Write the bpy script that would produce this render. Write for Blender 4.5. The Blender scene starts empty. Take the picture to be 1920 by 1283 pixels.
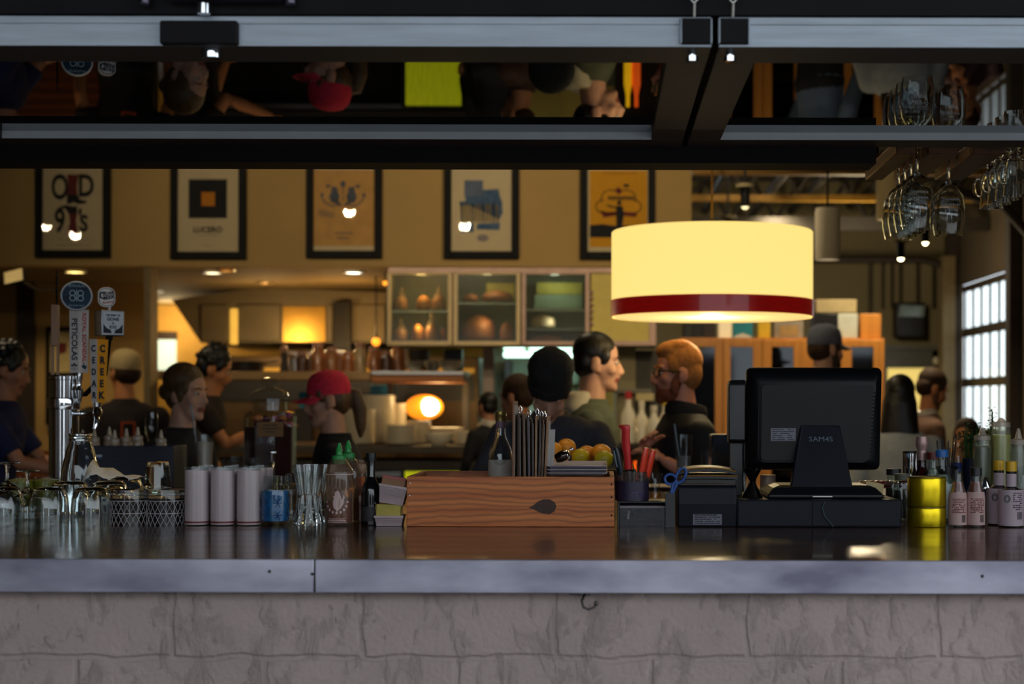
import bpy, bmesh, math, random
from math import sin, cos, pi, radians, sqrt
from mathutils import Vector, Matrix
V = Vector
random.seed(7)
sc = bpy.context.scene
COL = sc.collection

# ------------------------------------------------------------------ camera, sky, exposure
F, CX, CY, CZ, ROLL = 3000.0, 1130.0, 760.0, 1.39, radians(.12)
cam = bpy.data.cameras.new('camera')
cam.sensor_width = 36.0
cam.lens = 36.0 * F / 1920
cam.shift_x = (960 - CX) / 1920
cam.shift_y = (CY - 641.5) / 1920
cam.dof.use_dof = True
cam.dof.focus_distance = 4.4
cam.dof.aperture_fstop = 2.9
cam.clip_end = 200
camo = bpy.data.objects.new('camera', cam)
camo.location = (0, 0, CZ)
camo.rotation_euler = (pi / 2, -ROLL, 0)
COL.objects.link(camo)
sc.camera = camo

w = bpy.data.worlds.new('sky')
sc.world = w
w.use_nodes = True
bg = w.node_tree.nodes['Background']
bg.inputs[0].default_value = (.84, .93, 1.0, 1)
bg.inputs[1].default_value = 2.3
sc.view_settings.view_transform = 'Standard'
sc.view_settings.look = 'None'
sc.view_settings.exposure = 0.0
sc.view_settings.gamma = 1.0
sc.view_settings.use_curve_mapping = False
cy = sc.cycles
cy.transparent_max_bounces = 32
cy.max_bounces = 18
cy.transmission_bounces = 16
cy.diffuse_bounces = 4
cy.glossy_bounces = 5
cy.sample_clamp_indirect = 4
cy.sample_clamp_direct = 0
cy.caustics_reflective = False
cy.caustics_refractive = False
cy.use_denoising = True

def light(name, kind, loc, power, color, target=None, size=.2, spot=60, blend=.6, size_y=None):
    l = bpy.data.lights.new(name, kind)
    l.energy = power
    l.color = color
    if kind == 'AREA':
        l.size = size
        if size_y:
            l.shape = 'RECTANGLE'; l.size_y = size_y
    else:
        l.shadow_soft_size = size
    if kind == 'SPOT':
        l.spot_size = radians(spot); l.spot_blend = blend
    o = bpy.data.objects.new(name, l)
    o.location = loc
    if target is not None:
        o.rotation_euler = (V(target) - V(loc)).to_track_quat('-Z', 'Y').to_euler()
    COL.objects.link(o)
    return o

WARM = (1.0, .72, .36)
WARM2 = (1.0, .80, .50)
# daylight through the glazed garage door in the right-hand wall
# open patio side behind the camera lets sky light in (world only)
# downlights in the kitchen ceiling and over the dining room
for (x, y, z, p) in ((-4.1, 11.3, 2.28, 22), (-2.9, 11.4, 2.28, 16), (-1.9, 11.3, 2.28, 16), (-3.6, 13.0, 2.28, 55),
                     (-1.2, 13.4, 2.28, 8)):
    light('ceiling_downlight_glow', 'SPOT', (x, y, z), p, WARM, (x, y, 0), .06, 130, .7)
for (x, y, z, p) in ((2.0, 10.5, 3.0, 150), (1.4, 13.0, 3.1, 160), (-.6, 8.4, 3.2, 30), (.6, 9.2, 3.2, 40), (-3.6, 8.8, 3.2, 46)):
    light('dining_room_downlight_glow', 'SPOT', (x, y, z), p, WARM2, (x, y + .3, 0), .08, 120, .8)

light('dining_room_fill', 'POINT', (2.0, 12.6, 2.45), 38, WARM2, size=.15)  # added fill points without fixtures, brightening wall, joists and pendants
light('dining_room_fill', 'POINT', (1.2, 11.6, 3.3), 22, WARM2, size=.15)
light('dining_room_fill', 'POINT', (.5, 7.6, 3.3), 10, WARM2, size=.1)
for x, p_ in ((-1.5, 26), (-.35, 30), (.75, 26)):
    light('bar_downlight_glow', 'SPOT', (x, 5.25, 3.35), p_, WARM2, (x, 4.75, 1.07), .05, 62, .8)
light('kitchen_corner_fill', 'POINT', (-3.85, 14.2, 2.12), 12, WARM, size=.08)  # added fill for the yellow corner wall, no fixture of its own
# ------------------------------------------------------------------ projection helpers
def P(px, py, Y):
    dx, dy = px - CX, CY - py
    c, s = cos(ROLL), sin(ROLL)
    return V(((dx * c - dy * s) * Y / F, Y, CZ + (dy * c + dx * s) * Y / F))
def X(px, Y, py=760): return P(px, py, Y).x
def Z(px, py, Y): return P(px, py, Y).z
ZC = 1.07          # bar counter top

# ------------------------------------------------------------------ materials
def lin(c):
    if isinstance(c, str):
        c = [int(c[i:i + 2], 16) for i in (0, 2, 4)]
    c = [x / 255 for x in c]
    return tuple(x / 12.92 if x <= .04045 else ((x + .055) / 1.055) ** 2.4 for x in c)

MATS = {}
def M(name, rgb=(128, 128, 128), rough=.5, metal=0, var=.12, scale=12, bump=0, spec=.5, coat=0, emit=None, es=1, trans=0, stretch=None, rgb2=None, alpha=1, detail=4):
    if name in MATS:
        return MATS[name]
    m = bpy.data.materials.new(name)
    m.use_nodes = True
    nt = m.node_tree; N = nt.nodes; L = nt.links
    b = N['Principled BSDF']
    c = lin(rgb)
    b.inputs['Roughness'].default_value = rough
    b.inputs['Metallic'].default_value = metal
    b.inputs['Specular IOR Level'].default_value = spec
    b.inputs['Coat Weight'].default_value = coat
    b.inputs['Coat Roughness'].default_value = .05
    b.inputs['Transmission Weight'].default_value = trans
    b.inputs['Alpha'].default_value = alpha
    tc = N.new('ShaderNodeTexCoord'); mp = N.new('ShaderNodeMapping')
    L.new(tc.outputs['Object'], mp.inputs[0])
    if stretch:
        mp.inputs['Scale'].default_value = stretch
    nz = N.new('ShaderNodeTexNoise')
    nz.inputs['Scale'].default_value = scale; nz.inputs['Detail'].default_value = detail
    L.new(mp.outputs[0], nz.inputs['Vector'])
    rp = N.new('ShaderNodeValToRGB')
    rp.color_ramp.elements[0].position = .3; rp.color_ramp.elements[1].position = .7
    c2 = lin(rgb2) if rgb2 else tuple(min(1, x * (1 + var)) for x in c)
    c1 = c if rgb2 else tuple(x * (1 - var) for x in c)
    rp.color_ramp.elements[0].color = (*c1, 1); rp.color_ramp.elements[1].color = (*c2, 1)
    L.new(nz.outputs['Fac'], rp.inputs[0])
    L.new(rp.outputs[0], b.inputs['Base Color'])
    if bump:
        bp = N.new('ShaderNodeBump'); bp.inputs['Strength'].default_value = bump; bp.inputs['Distance'].default_value = .01
        L.new(nz.outputs['Fac'], bp.inputs['Height']); L.new(bp.outputs[0], b.inputs['Normal'])
    if emit is not None:
        b.inputs['Emission Color'].default_value = (*lin(emit), 1)
        b.inputs['Emission Strength'].default_value = es
    MATS[name] = m
    return m

def GLASS(name, tint=(235, 242, 242), rough=.02, ior=1.5, body=0.0, bodycol=(200, 205, 205), boost=1.0, bump=.06):
    """thin clear glass: see-through, with a Fresnel reflection and a little body"""
    if name in MATS:
        return MATS[name]
    m = bpy.data.materials.new(name); m.use_nodes = True
    nt = m.node_tree; N = nt.nodes; L = nt.links
    N.remove(N['Principled BSDF'])
    out = N['Material Output']
    tr = N.new('ShaderNodeBsdfTransparent'); tr.inputs[0].default_value = (*lin(tint), 1)
    gl = N.new('ShaderNodeBsdfGlossy'); gl.inputs['Roughness'].default_value = rough
    gl.inputs[0].default_value = (.95, .97, 1, 1)
    fr = N.new('ShaderNodeFresnel'); fr.inputs['IOR'].default_value = ior
    nz = N.new('ShaderNodeTexNoise'); nz.inputs['Scale'].default_value = 25
    tc = N.new('ShaderNodeTexCoord'); L.new(tc.outputs['Object'], nz.inputs['Vector'])
    bp = N.new('ShaderNodeBump'); bp.inputs['Strength'].default_value = bump; bp.inputs['Distance'].default_value = .004
    L.new(nz.outputs['Fac'], bp.inputs['Height']); L.new(bp.outputs[0], gl.inputs['Normal']); L.new(bp.outputs[0], fr.inputs['Normal'])
    mu = N.new('ShaderNodeMath'); mu.operation = 'MULTIPLY'; mu.use_clamp = True
    geo = N.new('ShaderNodeNewGeometry'); ff = N.new('ShaderNodeMath'); ff.operation = 'MULTIPLY_ADD'; ff.inputs[1].default_value = -boost; ff.inputs[2].default_value = boost
    L.new(geo.outputs['Backfacing'], ff.inputs[0]); L.new(fr.outputs[0], mu.inputs[0]); L.new(ff.outputs[0], mu.inputs[1])
    mx = N.new('ShaderNodeMixShader')
    L.new(mu.outputs[0], mx.inputs[0]); L.new(gl.outputs[0], mx.inputs[2])
    if body > 0:
        df = N.new('ShaderNodeBsdfPrincipled'); df.inputs['Base Color'].default_value = (*lin(bodycol), 1); df.inputs['Roughness'].default_value = .4
        mb = N.new('ShaderNodeMixShader'); mb.inputs[0].default_value = body
        L.new(tr.outputs[0], mb.inputs[1]); L.new(df.outputs[0], mb.inputs[2]); L.new(mb.outputs[0], mx.inputs[1])
    else:
        L.new(tr.outputs[0], mx.inputs[1])
    L.new(mx.outputs[0], out.inputs[0])
    MATS[name] = m
    return m

def CRYSTAL(name, rgb=(250, 252, 252), ior=1.5):
    """solid refracting glass for empty glassware"""
    if name in MATS:
        return MATS[name]
    m = bpy.data.materials.new(name); m.use_nodes = True
    nt = m.node_tree; N = nt.nodes; L = nt.links
    N.remove(N['Principled BSDF'])
    g = N.new('ShaderNodeBsdfGlass'); g.inputs['Roughness'].default_value = 0; g.inputs['IOR'].default_value = ior
    tc = N.new('ShaderNodeTexCoord'); nz = N.new('ShaderNodeTexNoise'); nz.inputs['Scale'].default_value = 30
    L.new(tc.outputs['Object'], nz.inputs['Vector'])
    mx = N.new('ShaderNodeMix'); mx.data_type = 'RGBA'; L.new(nz.outputs['Fac'], mx.inputs[0])
    c = lin(rgb); mx.inputs[6].default_value = (*c, 1); mx.inputs[7].default_value = (*[q * .97 for q in c], 1)
    L.new(mx.outputs[2], g.inputs['Color']); L.new(g.outputs[0], N['Material Output'].inputs[0])
    MATS[name] = m
    return m

def EMIT(name, rgb, s):
    return M(name, rgb, .6, emit=rgb, es=s)

def WOOD(name, dark, light_, rough=.45, axis='x', scale=1.0, coat=0, ring=.6):
    """grained timber: stretched noise plus wavy rings"""
    if name in MATS:
        return MATS[name]
    m = M(name, dark, rough, coat=coat)
    nt = m.node_tree; N = nt.nodes; L = nt.links
    b = N['Principled BSDF']
    for l in list(b.inputs['Base Color'].links): L.remove(l)
    tc = N.new('ShaderNodeTexCoord'); mp = N.new('ShaderNodeMapping')
    s = {'x': (1.2, 14, 14), 'y': (14, 1.2, 14), 'z': (14, 14, 1.2)}[axis]
    mp.inputs['Scale'].default_value = tuple(k * scale for k in s)
    L.new(tc.outputs['Object'], mp.inputs[0])
    n1 = N.new('ShaderNodeTexNoise'); n1.inputs['Scale'].default_value = 2.2; n1.inputs['Detail'].default_value = 8; n1.inputs['Distortion'].default_value = 1.2
    L.new(mp.outputs[0], n1.inputs['Vector'])
    wv = N.new('ShaderNodeTexWave'); wv.inputs['Scale'].default_value = .55; wv.inputs['Distortion'].default_value = 7; wv.inputs['Detail'].default_value = 3
    wv.bands_direction = 'Z' if axis != 'z' else 'X'
    L.new(mp.outputs[0], wv.inputs['Vector'])
    mx = N.new('ShaderNodeMath'); mx.operation = 'MULTIPLY_ADD'; mx.inputs[1].default_value = ring; 
    L.new(wv.outputs['Fac'], mx.inputs[0])
    m2 = N.new('ShaderNodeMath'); m2.operation = 'MULTIPLY'; m2.inputs[1].default_value = 1 - ring
    L.new(n1.outputs['Fac'], m2.inputs[0]); L.new(m2.outputs[0], mx.inputs[2])
    rp = N.new('ShaderNodeValToRGB')
    rp.color_ramp.elements[0].color = (*lin(dark), 1); rp.color_ramp.elements[1].color = (*lin(light_), 1)
    rp.color_ramp.elements[0].position = .2; rp.color_ramp.elements[1].position = .75
    L.new(mx.outputs[0], rp.inputs[0]); L.new(rp.outputs[0], b.inputs['Base Color'])
    bp = N.new('ShaderNodeBump'); bp.inputs['Strength'].default_value = .12; bp.inputs['Distance'].default_value = .004
    L.new(n1.outputs['Fac'], bp.inputs['Height']); L.new(bp.outputs[0], b.inputs['Normal'])
    return m

# ------------------------------------------------------------------ mesh builder
class MB:
    def __init__(s, mat=None):
        s.v, s.f, s.mi, s.mats, s.cur = [], [], [], [], 0
        if mat: s.mat(mat)
    def mat(s, m):
        if m not in s.mats: s.mats.append(m)
        s.cur = s.mats.index(m); return s
    def add(s, vs, fs, T=None):
        b = len(s.v)
        for p in vs:
            p = V(p)
            s.v.append(T @ p if T else p)
        for f in fs:
            s.f.append([i + b for i in f]); s.mi.append(s.cur)
        return s
    def box(s, c, d, R=None):
        x, y, z = d[0] / 2, d[1] / 2, d[2] / 2
        vs = [(-x, -y, -z), (x, -y, -z), (x, y, -z), (-x, y, -z), (-x, -y, z), (x, -y, z), (x, y, z), (-x, y, z)]
        T = Matrix.Translation(V(c))
        if R is not None: T = T @ R.to_4x4()
        return s.add(vs, [(3, 2, 1, 0), (4, 5, 6, 7), (0, 1, 5, 4), (1, 2, 6, 5), (2, 3, 7, 6), (3, 0, 4, 7)], T)
    def span(s, a, b):
        return s.box([(a[i] + b[i]) / 2 for i in range(3)], [abs(b[i] - a[i]) for i in range(3)])
    def lathe(s, prof, c=(0, 0, 0), seg=28, sx=1, sy=1, R=None, flute=0, nf=12):
        T = Matrix.Translation(V(c))
        if R is not None: T = T @ R.to_4x4()
        vs, fs, idx = [], [], []
        for r, z in prof:
            if r <= 1e-6:
                idx.append([len(vs)] * seg); vs.append((0, 0, z))
            else:
                idx.append(list(range(len(vs), len(vs) + seg)))
                for k in range(seg):
                    a = 2 * pi * k / seg
                    rr = r * (1 + flute * cos(nf * a))
                    vs.append((rr * cos(a) * sx, rr * sin(a) * sy, z))
        for i in range(len(prof) - 1):
            A, B = idx[i], idx[i + 1]
            for k in range(seg):
                q = [A[k], A[(k + 1) % seg], B[(k + 1) % seg], B[k]]
                q2 = []
                for t in q:
                    if t not in q2: q2.append(t)
                if len(q2) > 2: fs.append(q2)
        return s.add(vs, fs, T)
    def cyl(s, c, r, h, seg=24, R=None, r2=None):
        return s.lathe([(0, 0), (r, 0), (r if r2 is None else r2, h), (0, h)], c, seg, R=R)
    def ell(s, c, r, R=None, seg=20, rings=12):
        r = (r, r, r) if isinstance(r, (int, float)) else r
        prof = [(sin(pi * i / rings), -cos(pi * i / rings)) for i in range(rings + 1)]
        prof[0] = (0, -1); prof[-1] = (0, 1)
        T = Matrix.Translation(V(c))
        if R is not None: T = T @ R.to_4x4()
        T = T @ Matrix.Diagonal((r[0], r[1], r[2], 1))
        n = MB(); n.lathe(prof, seg=seg)
        return s.add(n.v, n.f, T)
    def tube(s, pts, r, seg=10, flat=1.0, closed=False):
        pts = [V(p) for p in pts]; n = len(pts)
        rs = r if isinstance(r, (list, tuple)) else [r] * n
        up = None; vs = []
        for i, p in enumerate(pts):
            if closed: d = pts[(i + 1) % n] - pts[i - 1]
            else: d = pts[min(i + 1, n - 1)] - pts[max(i - 1, 0)]
            d.normalize()
            if up is None:
                up = V((0, 0, 1)) if abs(d.z) < .9 else V((0, 1, 0))
            a = d.cross(up).normalized(); up = a.cross(d).normalized()
            for k in range(seg):
                t = 2 * pi * k / seg
                vs.append(p + a * cos(t) * rs[i] + up * sin(t) * rs[i] * flat)
        fs = []
        for i in range(n if closed else n - 1):
            j = (i + 1) % n
            for k in range(seg):
                k2 = (k + 1) % seg
                fs.append((i * seg + k, i * seg + k2, j * seg + k2, j * seg + k))
        if not closed:
            fs.append(tuple(range(seg))[::-1]); fs.append(tuple((n - 1) * seg + k for k in range(seg)))
        return s.add(vs, fs)
    def prism(s, poly, o, u, v, t):
        """polygon in the (u,v) plane through o, thickness t along u x v"""
        o, u, v = V(o), V(u).normalized(), V(v).normalized(); n = u.cross(v)
        k = len(poly)
        vs = [o + u * a + v * b for a, b in poly] + [o + u * a + v * b + n * t for a, b in poly]
        fs = [tuple(range(k))[::-1], tuple(range(k, 2 * k))]
        for i in range(k):
            j = (i + 1) % k
            fs.append((i, j, k + j, k + i))
        return s.add(vs, fs)
    def rings(s, rs, seg=24):
        """loft of horizontal ellipses (cx,cy,cz,rx,ry)"""
        vs = []
        for (x, y, z, a, b) in rs:
            for k in range(seg):
                t = 2 * pi * k / seg
                vs.append((x + a * cos(t), y + b * sin(t), z))
        fs = []
        for i in range(len(rs) - 1):
            for k in range(seg):
                k2 = (k + 1) % seg
                fs.append((i * seg + k, i * seg + k2, (i + 1) * seg + k2, (i + 1) * seg + k))
        fs.append(tuple(range(seg))[::-1]); fs.append(tuple((len(rs) - 1) * seg + k for k in range(seg)))
        return s.add(vs, fs)
    def text(s, body, size, T, ext=.0006, font=None, wrap=None, sx=1.0, bold=0):
        c = bpy.data.curves.new('t', 'FONT'); c.body = body; c.size = size
        c.align_x = 'CENTER'; c.align_y = 'CENTER'; c.extrude = ext; c.offset = bold; c.resolution_u = 3
        o = bpy.data.objects.new('t', c); COL.objects.link(o)
        dg = bpy.context.evaluated_depsgraph_get()
        me = bpy.data.meshes.new_from_object(o.evaluated_get(dg))
        vs = []
        for q in me.vertices:
            p = V((q.co.x * sx, q.co.y, q.co.z))
            if wrap:
                a = p.x / wrap
                p = V(((wrap + p.z) * sin(a), p.y, (wrap + p.z) * cos(a) - wrap))
            vs.append(p)
        s.add(vs, [tuple(f.vertices) for f in me.polygons], T)
        bpy.data.objects.remove(o); bpy.data.curves.remove(c); bpy.data.meshes.remove(me)
        return s
    def mesh(s, name, smooth=35):
        me = bpy.data.meshes.new(name)
        me.from_pydata([tuple(p) for p in s.v], [], s.f)
        for m in s.mats: me.materials.append(m)
        if s.mats: me.polygons.foreach_set('material_index', s.mi)
        bm = bmesh.new(); bm.from_mesh(me); bmesh.ops.recalc_face_normals(bm, faces=bm.faces); bm.to_mesh(me); bm.free()
        if smooth:
            me.polygons.foreach_set('use_smooth', [True] * len(me.polygons))
            me.set_sharp_from_angle(angle=radians(smooth))
        me.update()
        return me
    def build(s, name, parent=None, loc=(0, 0, 0), rot=None, smooth=35, bevel=0, label=None):
        o = bpy.data.objects.new(name, s.mesh(name, smooth))
        COL.objects.link(o)
        o.location = loc
        if rot is not None: o.rotation_euler = rot
        if parent is not None: o.parent = parent
        if bevel:
            bv = o.modifiers.new('bevel', 'BEVEL'); bv.width = bevel; bv.segments = 2; bv.limit_method = 'ANGLE'
        if label: o['label'] = label
        return o
    def remesh(s, name, parent, voxel=.006, it=3, smooth_f=.5, matfn=None, label=None):
        o = bpy.data.objects.new('tmp', s.mesh('tmp', 0)); COL.objects.link(o)
        r = o.modifiers.new('r', 'REMESH'); r.mode = 'VOXEL'; r.voxel_size = voxel
        if it:
            k = o.modifiers.new('s', 'SMOOTH'); k.factor = smooth_f; k.iterations = it
        dg = bpy.context.evaluated_depsgraph_get()
        me = bpy.data.meshes.new_from_object(o.evaluated_get(dg))
        bpy.data.objects.remove(o)
        me.name = name
        me.materials.clear()
        for m in s.mats: me.materials.append(m)
        me.polygons.foreach_set('use_smooth', [True] * len(me.polygons))
        if matfn:
            me.polygons.foreach_set('material_index', [matfn(p.center) for p in me.polygons])
        ob = bpy.data.objects.new(name, me); COL.objects.link(ob); ob.parent = parent
        if label: ob['label'] = label
        return ob

# ------------------------------------------------------------------ scene tags
def tag(o, label, cat, group=None, kind=None):
    if label: o['label'] = label
    if cat: o['category'] = cat
    if group: o['group'] = group
    if kind: o['kind'] = kind
    return o
def thing(name, label, cat, loc=(0, 0, 0), rz=0, group=None, rot=None):
    o = bpy.data.objects.new(name, None); COL.objects.link(o)
    o.location = loc; o.rotation_euler = rot if rot is not None else (0, 0, rz); o.empty_display_size = .1
    return tag(o, label, cat, group)
def struct(name, mb, bevel=0, smooth=35):
    o = mb.build(name, bevel=bevel, smooth=smooth); o['kind'] = 'structure'; return o
def dup(root, loc, rz=None, label=None, rot=None):
    r = root.copy(); COL.objects.link(r); r.location = loc
    if rz is not None: r.rotation_euler = (0, 0, rz)
    if rot is not None: r.rotation_euler = rot
    if label: r['label'] = label
    for ch in root.children:
        c = ch.copy(); COL.objects.link(c); c.parent = r
        for g in ch.children:
            d = g.copy(); COL.objects.link(d); d.parent = c
    return r
FRONT = Matrix.Rotation(pi / 2, 4, 'X')       # text that faces the camera (-Y)
# ================================================================== the setting
def block_wall_material():
    m = M('painted_block', (168, 150, 145), .75, var=.1, scale=3)
    nt = m.node_tree; N = nt.nodes; L = nt.links; b = N['Principled BSDF']
    tc = N.new('ShaderNodeTexCoord'); sp = N.new('ShaderNodeSeparateXYZ'); cb = N.new('ShaderNodeCombineXYZ')
    L.new(tc.outputs['Object'], sp.inputs[0]); L.new(sp.outputs['X'], cb.inputs['X']); L.new(sp.outputs['Z'], cb.inputs['Y'])
    nd = N.new('ShaderNodeTexNoise'); nd.inputs['Scale'].default_value = 9; nd.inputs['Detail'].default_value = 5
    L.new(tc.outputs['Object'], nd.inputs['Vector'])
    ad = N.new('ShaderNodeVectorMath'); ad.operation = 'MULTIPLY_ADD'; ad.inputs[1].default_value = (.03, .03, 0)
    L.new(nd.outputs['Color'], ad.inputs[0]); L.new(cb.outputs[0], ad.inputs[2])
    br = N.new('ShaderNodeTexBrick'); br.inputs['Scale'].default_value = 1; br.inputs['Mortar Size'].default_value = .009
    br.inputs['Mortar Smooth'].default_value = .7; br.inputs['Brick Width'].default_value = .4; br.inputs['Row Height'].default_value = .2
    br.inputs['Color1'].default_value = br.inputs['Color2'].default_value = (.5, .5, .5, 1); br.inputs['Mortar'].default_value = (.3, .3, .3, 1)
    off = N.new('ShaderNodeVectorMath'); off.operation = 'ADD'; off.inputs[1].default_value = (.085, .125, 0)
    L.new(ad.outputs[0], off.inputs[0]); L.new(off.outputs[0], br.inputs['Vector'])
    # trowel drags: vertical ridges, plus fine grain
    mp = N.new('ShaderNodeMapping'); mp.inputs['Scale'].default_value = (13, 13, 7); L.new(tc.outputs['Object'], mp.inputs[0])
    n2 = N.new('ShaderNodeTexNoise'); n2.inputs['Scale'].default_value = 1.6; n2.inputs['Detail'].default_value = 9; n2.inputs['Roughness'].default_value = .62; n2.inputs['Distortion'].default_value = .5
    L.new(mp.outputs[0], n2.inputs['Vector'])
    r2 = N.new('ShaderNodeValToRGB'); r2.color_ramp.elements[0].position = .52; r2.color_ramp.elements[1].position = .75
    L.new(n2.outputs['Fac'], r2.inputs[0])
    n3 = N.new('ShaderNodeTexNoise'); n3.inputs['Scale'].default_value = 90; n3.inputs['Detail'].default_value = 6; L.new(tc.outputs['Object'], n3.inputs['Vector'])
    a1 = N.new('ShaderNodeMath'); a1.operation = 'MULTIPLY_ADD'; a1.inputs[1].default_value = 3.2
    L.new(br.outputs['Color'], a1.inputs[0]); L.new(r2.outputs[0], a1.inputs[2])
    a2 = N.new('ShaderNodeMath'); a2.operation = 'MULTIPLY_ADD'; a2.inputs[1].default_value = .5
    L.new(n3.outputs['Fac'], a2.inputs[0]); L.new(a1.outputs[0], a2.inputs[2])
    bp = N.new('ShaderNodeBump'); bp.inputs['Strength'].default_value = 1; bp.inputs['Distance'].default_value = .006
    L.new(a2.outputs[0], bp.inputs['Height']); L.new(bp.outputs[0], b.inputs['Normal'])
    return m
m_block = block_wall_material()
m_dark = M('dark_paint', (20, 18, 20), .7, var=.2, spec=.25)
m_ceil = M('ceiling_paint', (92, 82, 58), .9, var=.15, scale=2)
m_wall = M('ochre_wall', (172, 142, 88), .85, var=.05, scale=3)
m_olive = M('olive_wall', (132, 122, 92), .85, var=.08, scale=2)
m_floor = M('concrete_floor', (70, 64, 58), .5, var=.25, scale=3)
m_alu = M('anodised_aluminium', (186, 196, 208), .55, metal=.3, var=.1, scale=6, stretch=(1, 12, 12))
m_steel = M('stainless_steel', (190, 186, 180), .28, metal=1, var=.1, scale=9, stretch=(2, 2, 10))
m_chrome = M('chrome', (225, 228, 232), .07, metal=1, var=.04)
m_black = M('black_plastic', (16, 17, 21), .42, var=.2)
m_frame = M('black_frame', (13, 13, 16), .6, var=.2, spec=.15)
m_brown = M('dark_brown', (44, 36, 30), .6, var=.2)

struct('floor', MB(m_floor).span((-8, 3.34, -.1), (5, 15.6, 0)))
struct('ground', MB(M('paving', (120, 118, 116), .85, var=.2, scale=3)).span((-40, -30, -.22), (60, 90, -.12)))
struct('wall_front', MB(m_block).span((-3.6, 3.345, 0), (3.15, 3.6, 1.0)))
struct('wall_left', MB(m_olive).span((-6.6, 3.345, 0), (-6.4, 15.2, 4.2)))
struct('wall_front_left', MB(m_block).span((-6.4, 3.345, 0), (-3.6, 3.6, 3.6)))
struct('wall_front_right', MB(m_block).span((3.15, 3.345, 0), (3.5, 3.6, 3.6)))
# right wall has the glazed garage door opening between Y 12.39 and 14.29
rw = MB(M('dark_umber_wall', (74, 62, 44), .85, var=.1, scale=2))
rw.span((3.2, 3.6, 0), (3.23, 12.34, 4.2)); rw.span((3.2, 14.33, 0), (3.23, 15.2, 4.2))
rw.span((3.2, 12.34, 2.47), (3.23, 14.33, 4.2)); rw.span((3.2, 12.34, 0), (3.23, 14.33, .25))
struct('wall_right', rw)
struct('wall_back', MB(m_olive).span((.1, 15, 0), (3.2, 15.2, 4.2)))
struct('ceiling', MB(m_ceil).span((-6.4, 3.6, 3.72), (3.2, 15, 3.9)))
struct('trim_3', MB(m_dark).span((-6.4, 3.3, 2.195), (3.5, 3.6, 3.72)))               # header over the opening
struct('trim_4', MB(m_dark).span((-7, -.9, 3.3), (3.2, 3.3, 3.4)))                     # added unseen roof, sized to shade the front wall
struct('bounce_slab_outside', MB(M('pale_bounce_slab', (196, 192, 188), .85, var=.1, scale=2)).span((-30, -9.9, -.11), (30, -3.4, -.06)))  # added pale slab, bounces sky light up to the door rails
struct('wall_left_light_blocker', MB(M('dark_light_blocker', (52, 44, 40), .8, var=.25, scale=6)).span((-4.4, -8, -.05), (-4.2, 3.3, 3.3)))  # added unseen wall, dims the left end of the front wall
fa = MB(M('dark_light_blocker', (52, 44, 40), .8, var=.25, scale=6))  # added unseen facade: darkens reflections, its gaps give streak highlights
for xa, xb in ((-30, -5.2), (-3.9, 2.6), (4.2, 30)): fa.span((xa, -10.4, -.12), (xb, -10, 2.4))
struct('facade_light_blocker', fa)
# kitchen
struct('wall_soffit', MB(m_wall).span((-6.4, 10.5, Z(0, 498.5, 10.5)), (.58, 10.72, 3.72)))
KC = Z(0, 498.5, 10.5)
struct('ceiling_kitchen', MB(M('kitchen_ceiling', (112, 96, 62), .8, var=.06)).span((-6.4, 10.72, KC), (.1, 15, KC + .1)))
struct('wall_kitchen_left', MB(m_wall).span((-6.4, 12.0, 0), (X(283, 12.0), 12.15, KC)))
struct('wall_kitchen_back', MB(M('kitchen_back_wall', (205, 160, 72), .7, var=.05)).span((X(270, 14.6), 14.6, 0), (.1, 14.8, KC)))
struct('wall_kitchen_right', MB(m_olive).span((.1, 10.72, 0), (.22, 15, KC + .1)))
struct('wall_wainscot', MB(WOOD('red_brown_planks', (84, 42, 20), (120, 64, 30), .5, 'x', .5)).span((-6.4, 11.9, 0), (X(283, 11.9), 11.95, 1.04)))
struct('column_kitchen', MB(M('olive_post', (120, 104, 72), .7)).span((X(276, 10.6), 10.52, 0), (X(288, 10.6), 10.7, KC)))
# panel wall below the soffit at the right of the kitchen, behind the seated men
struct('wall_panel', MB(M('charcoal_panel', (60, 56, 48), .7, var=.1)).span((X(1172, 10.75), 10.74, 0), (.58, 10.86, Z(0, 655, 10.75))))

# ------------------------------------------------------------------ right-hand garage door (window_1)
wf = MB(M('door_frame_olive', (58, 48, 34), .5, var=.15))
y0, y1 = 12.36, 14.31
cols = [y0 + .06 + (y1 - y0 - .12) * i / 6 for i in range(7)]
rows = [.27, .33, .68, .76, 1.12, 1.2, 1.556, 1.633, 2.0, 2.077, 2.40, 2.46]
for i in range(7):
    wf.span((3.222, cols[i] - .026, .25), (3.234, cols[i] + .026, 2.46))
for i in range(0, 12, 2):
    wf.span((3.215, y0, rows[i]), (3.232, y1, rows[i + 1]))
wn = struct('window_1', wf)
pg = MB(GLASS('window_pane', (250, 252, 250), ior=1.2, bump=0)).span((3.225, y0 + .03, .3), (3.229, y1 - .03, 2.44)).build('pane', wn)
# pale building across the street, seen through the panes
eb = MB(M('pale_render', (205, 190, 190), .8, var=.1)); eb.span((8, 8, 0), (9, 26, 1.5)); eb.mat(M('blue_car_paint', (120, 150, 175), .4)); eb.span((6.2, 17, .2), (7.4, 21, 1.35))
tag(eb.build('exterior_building'), None, None, kind='structure')

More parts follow.
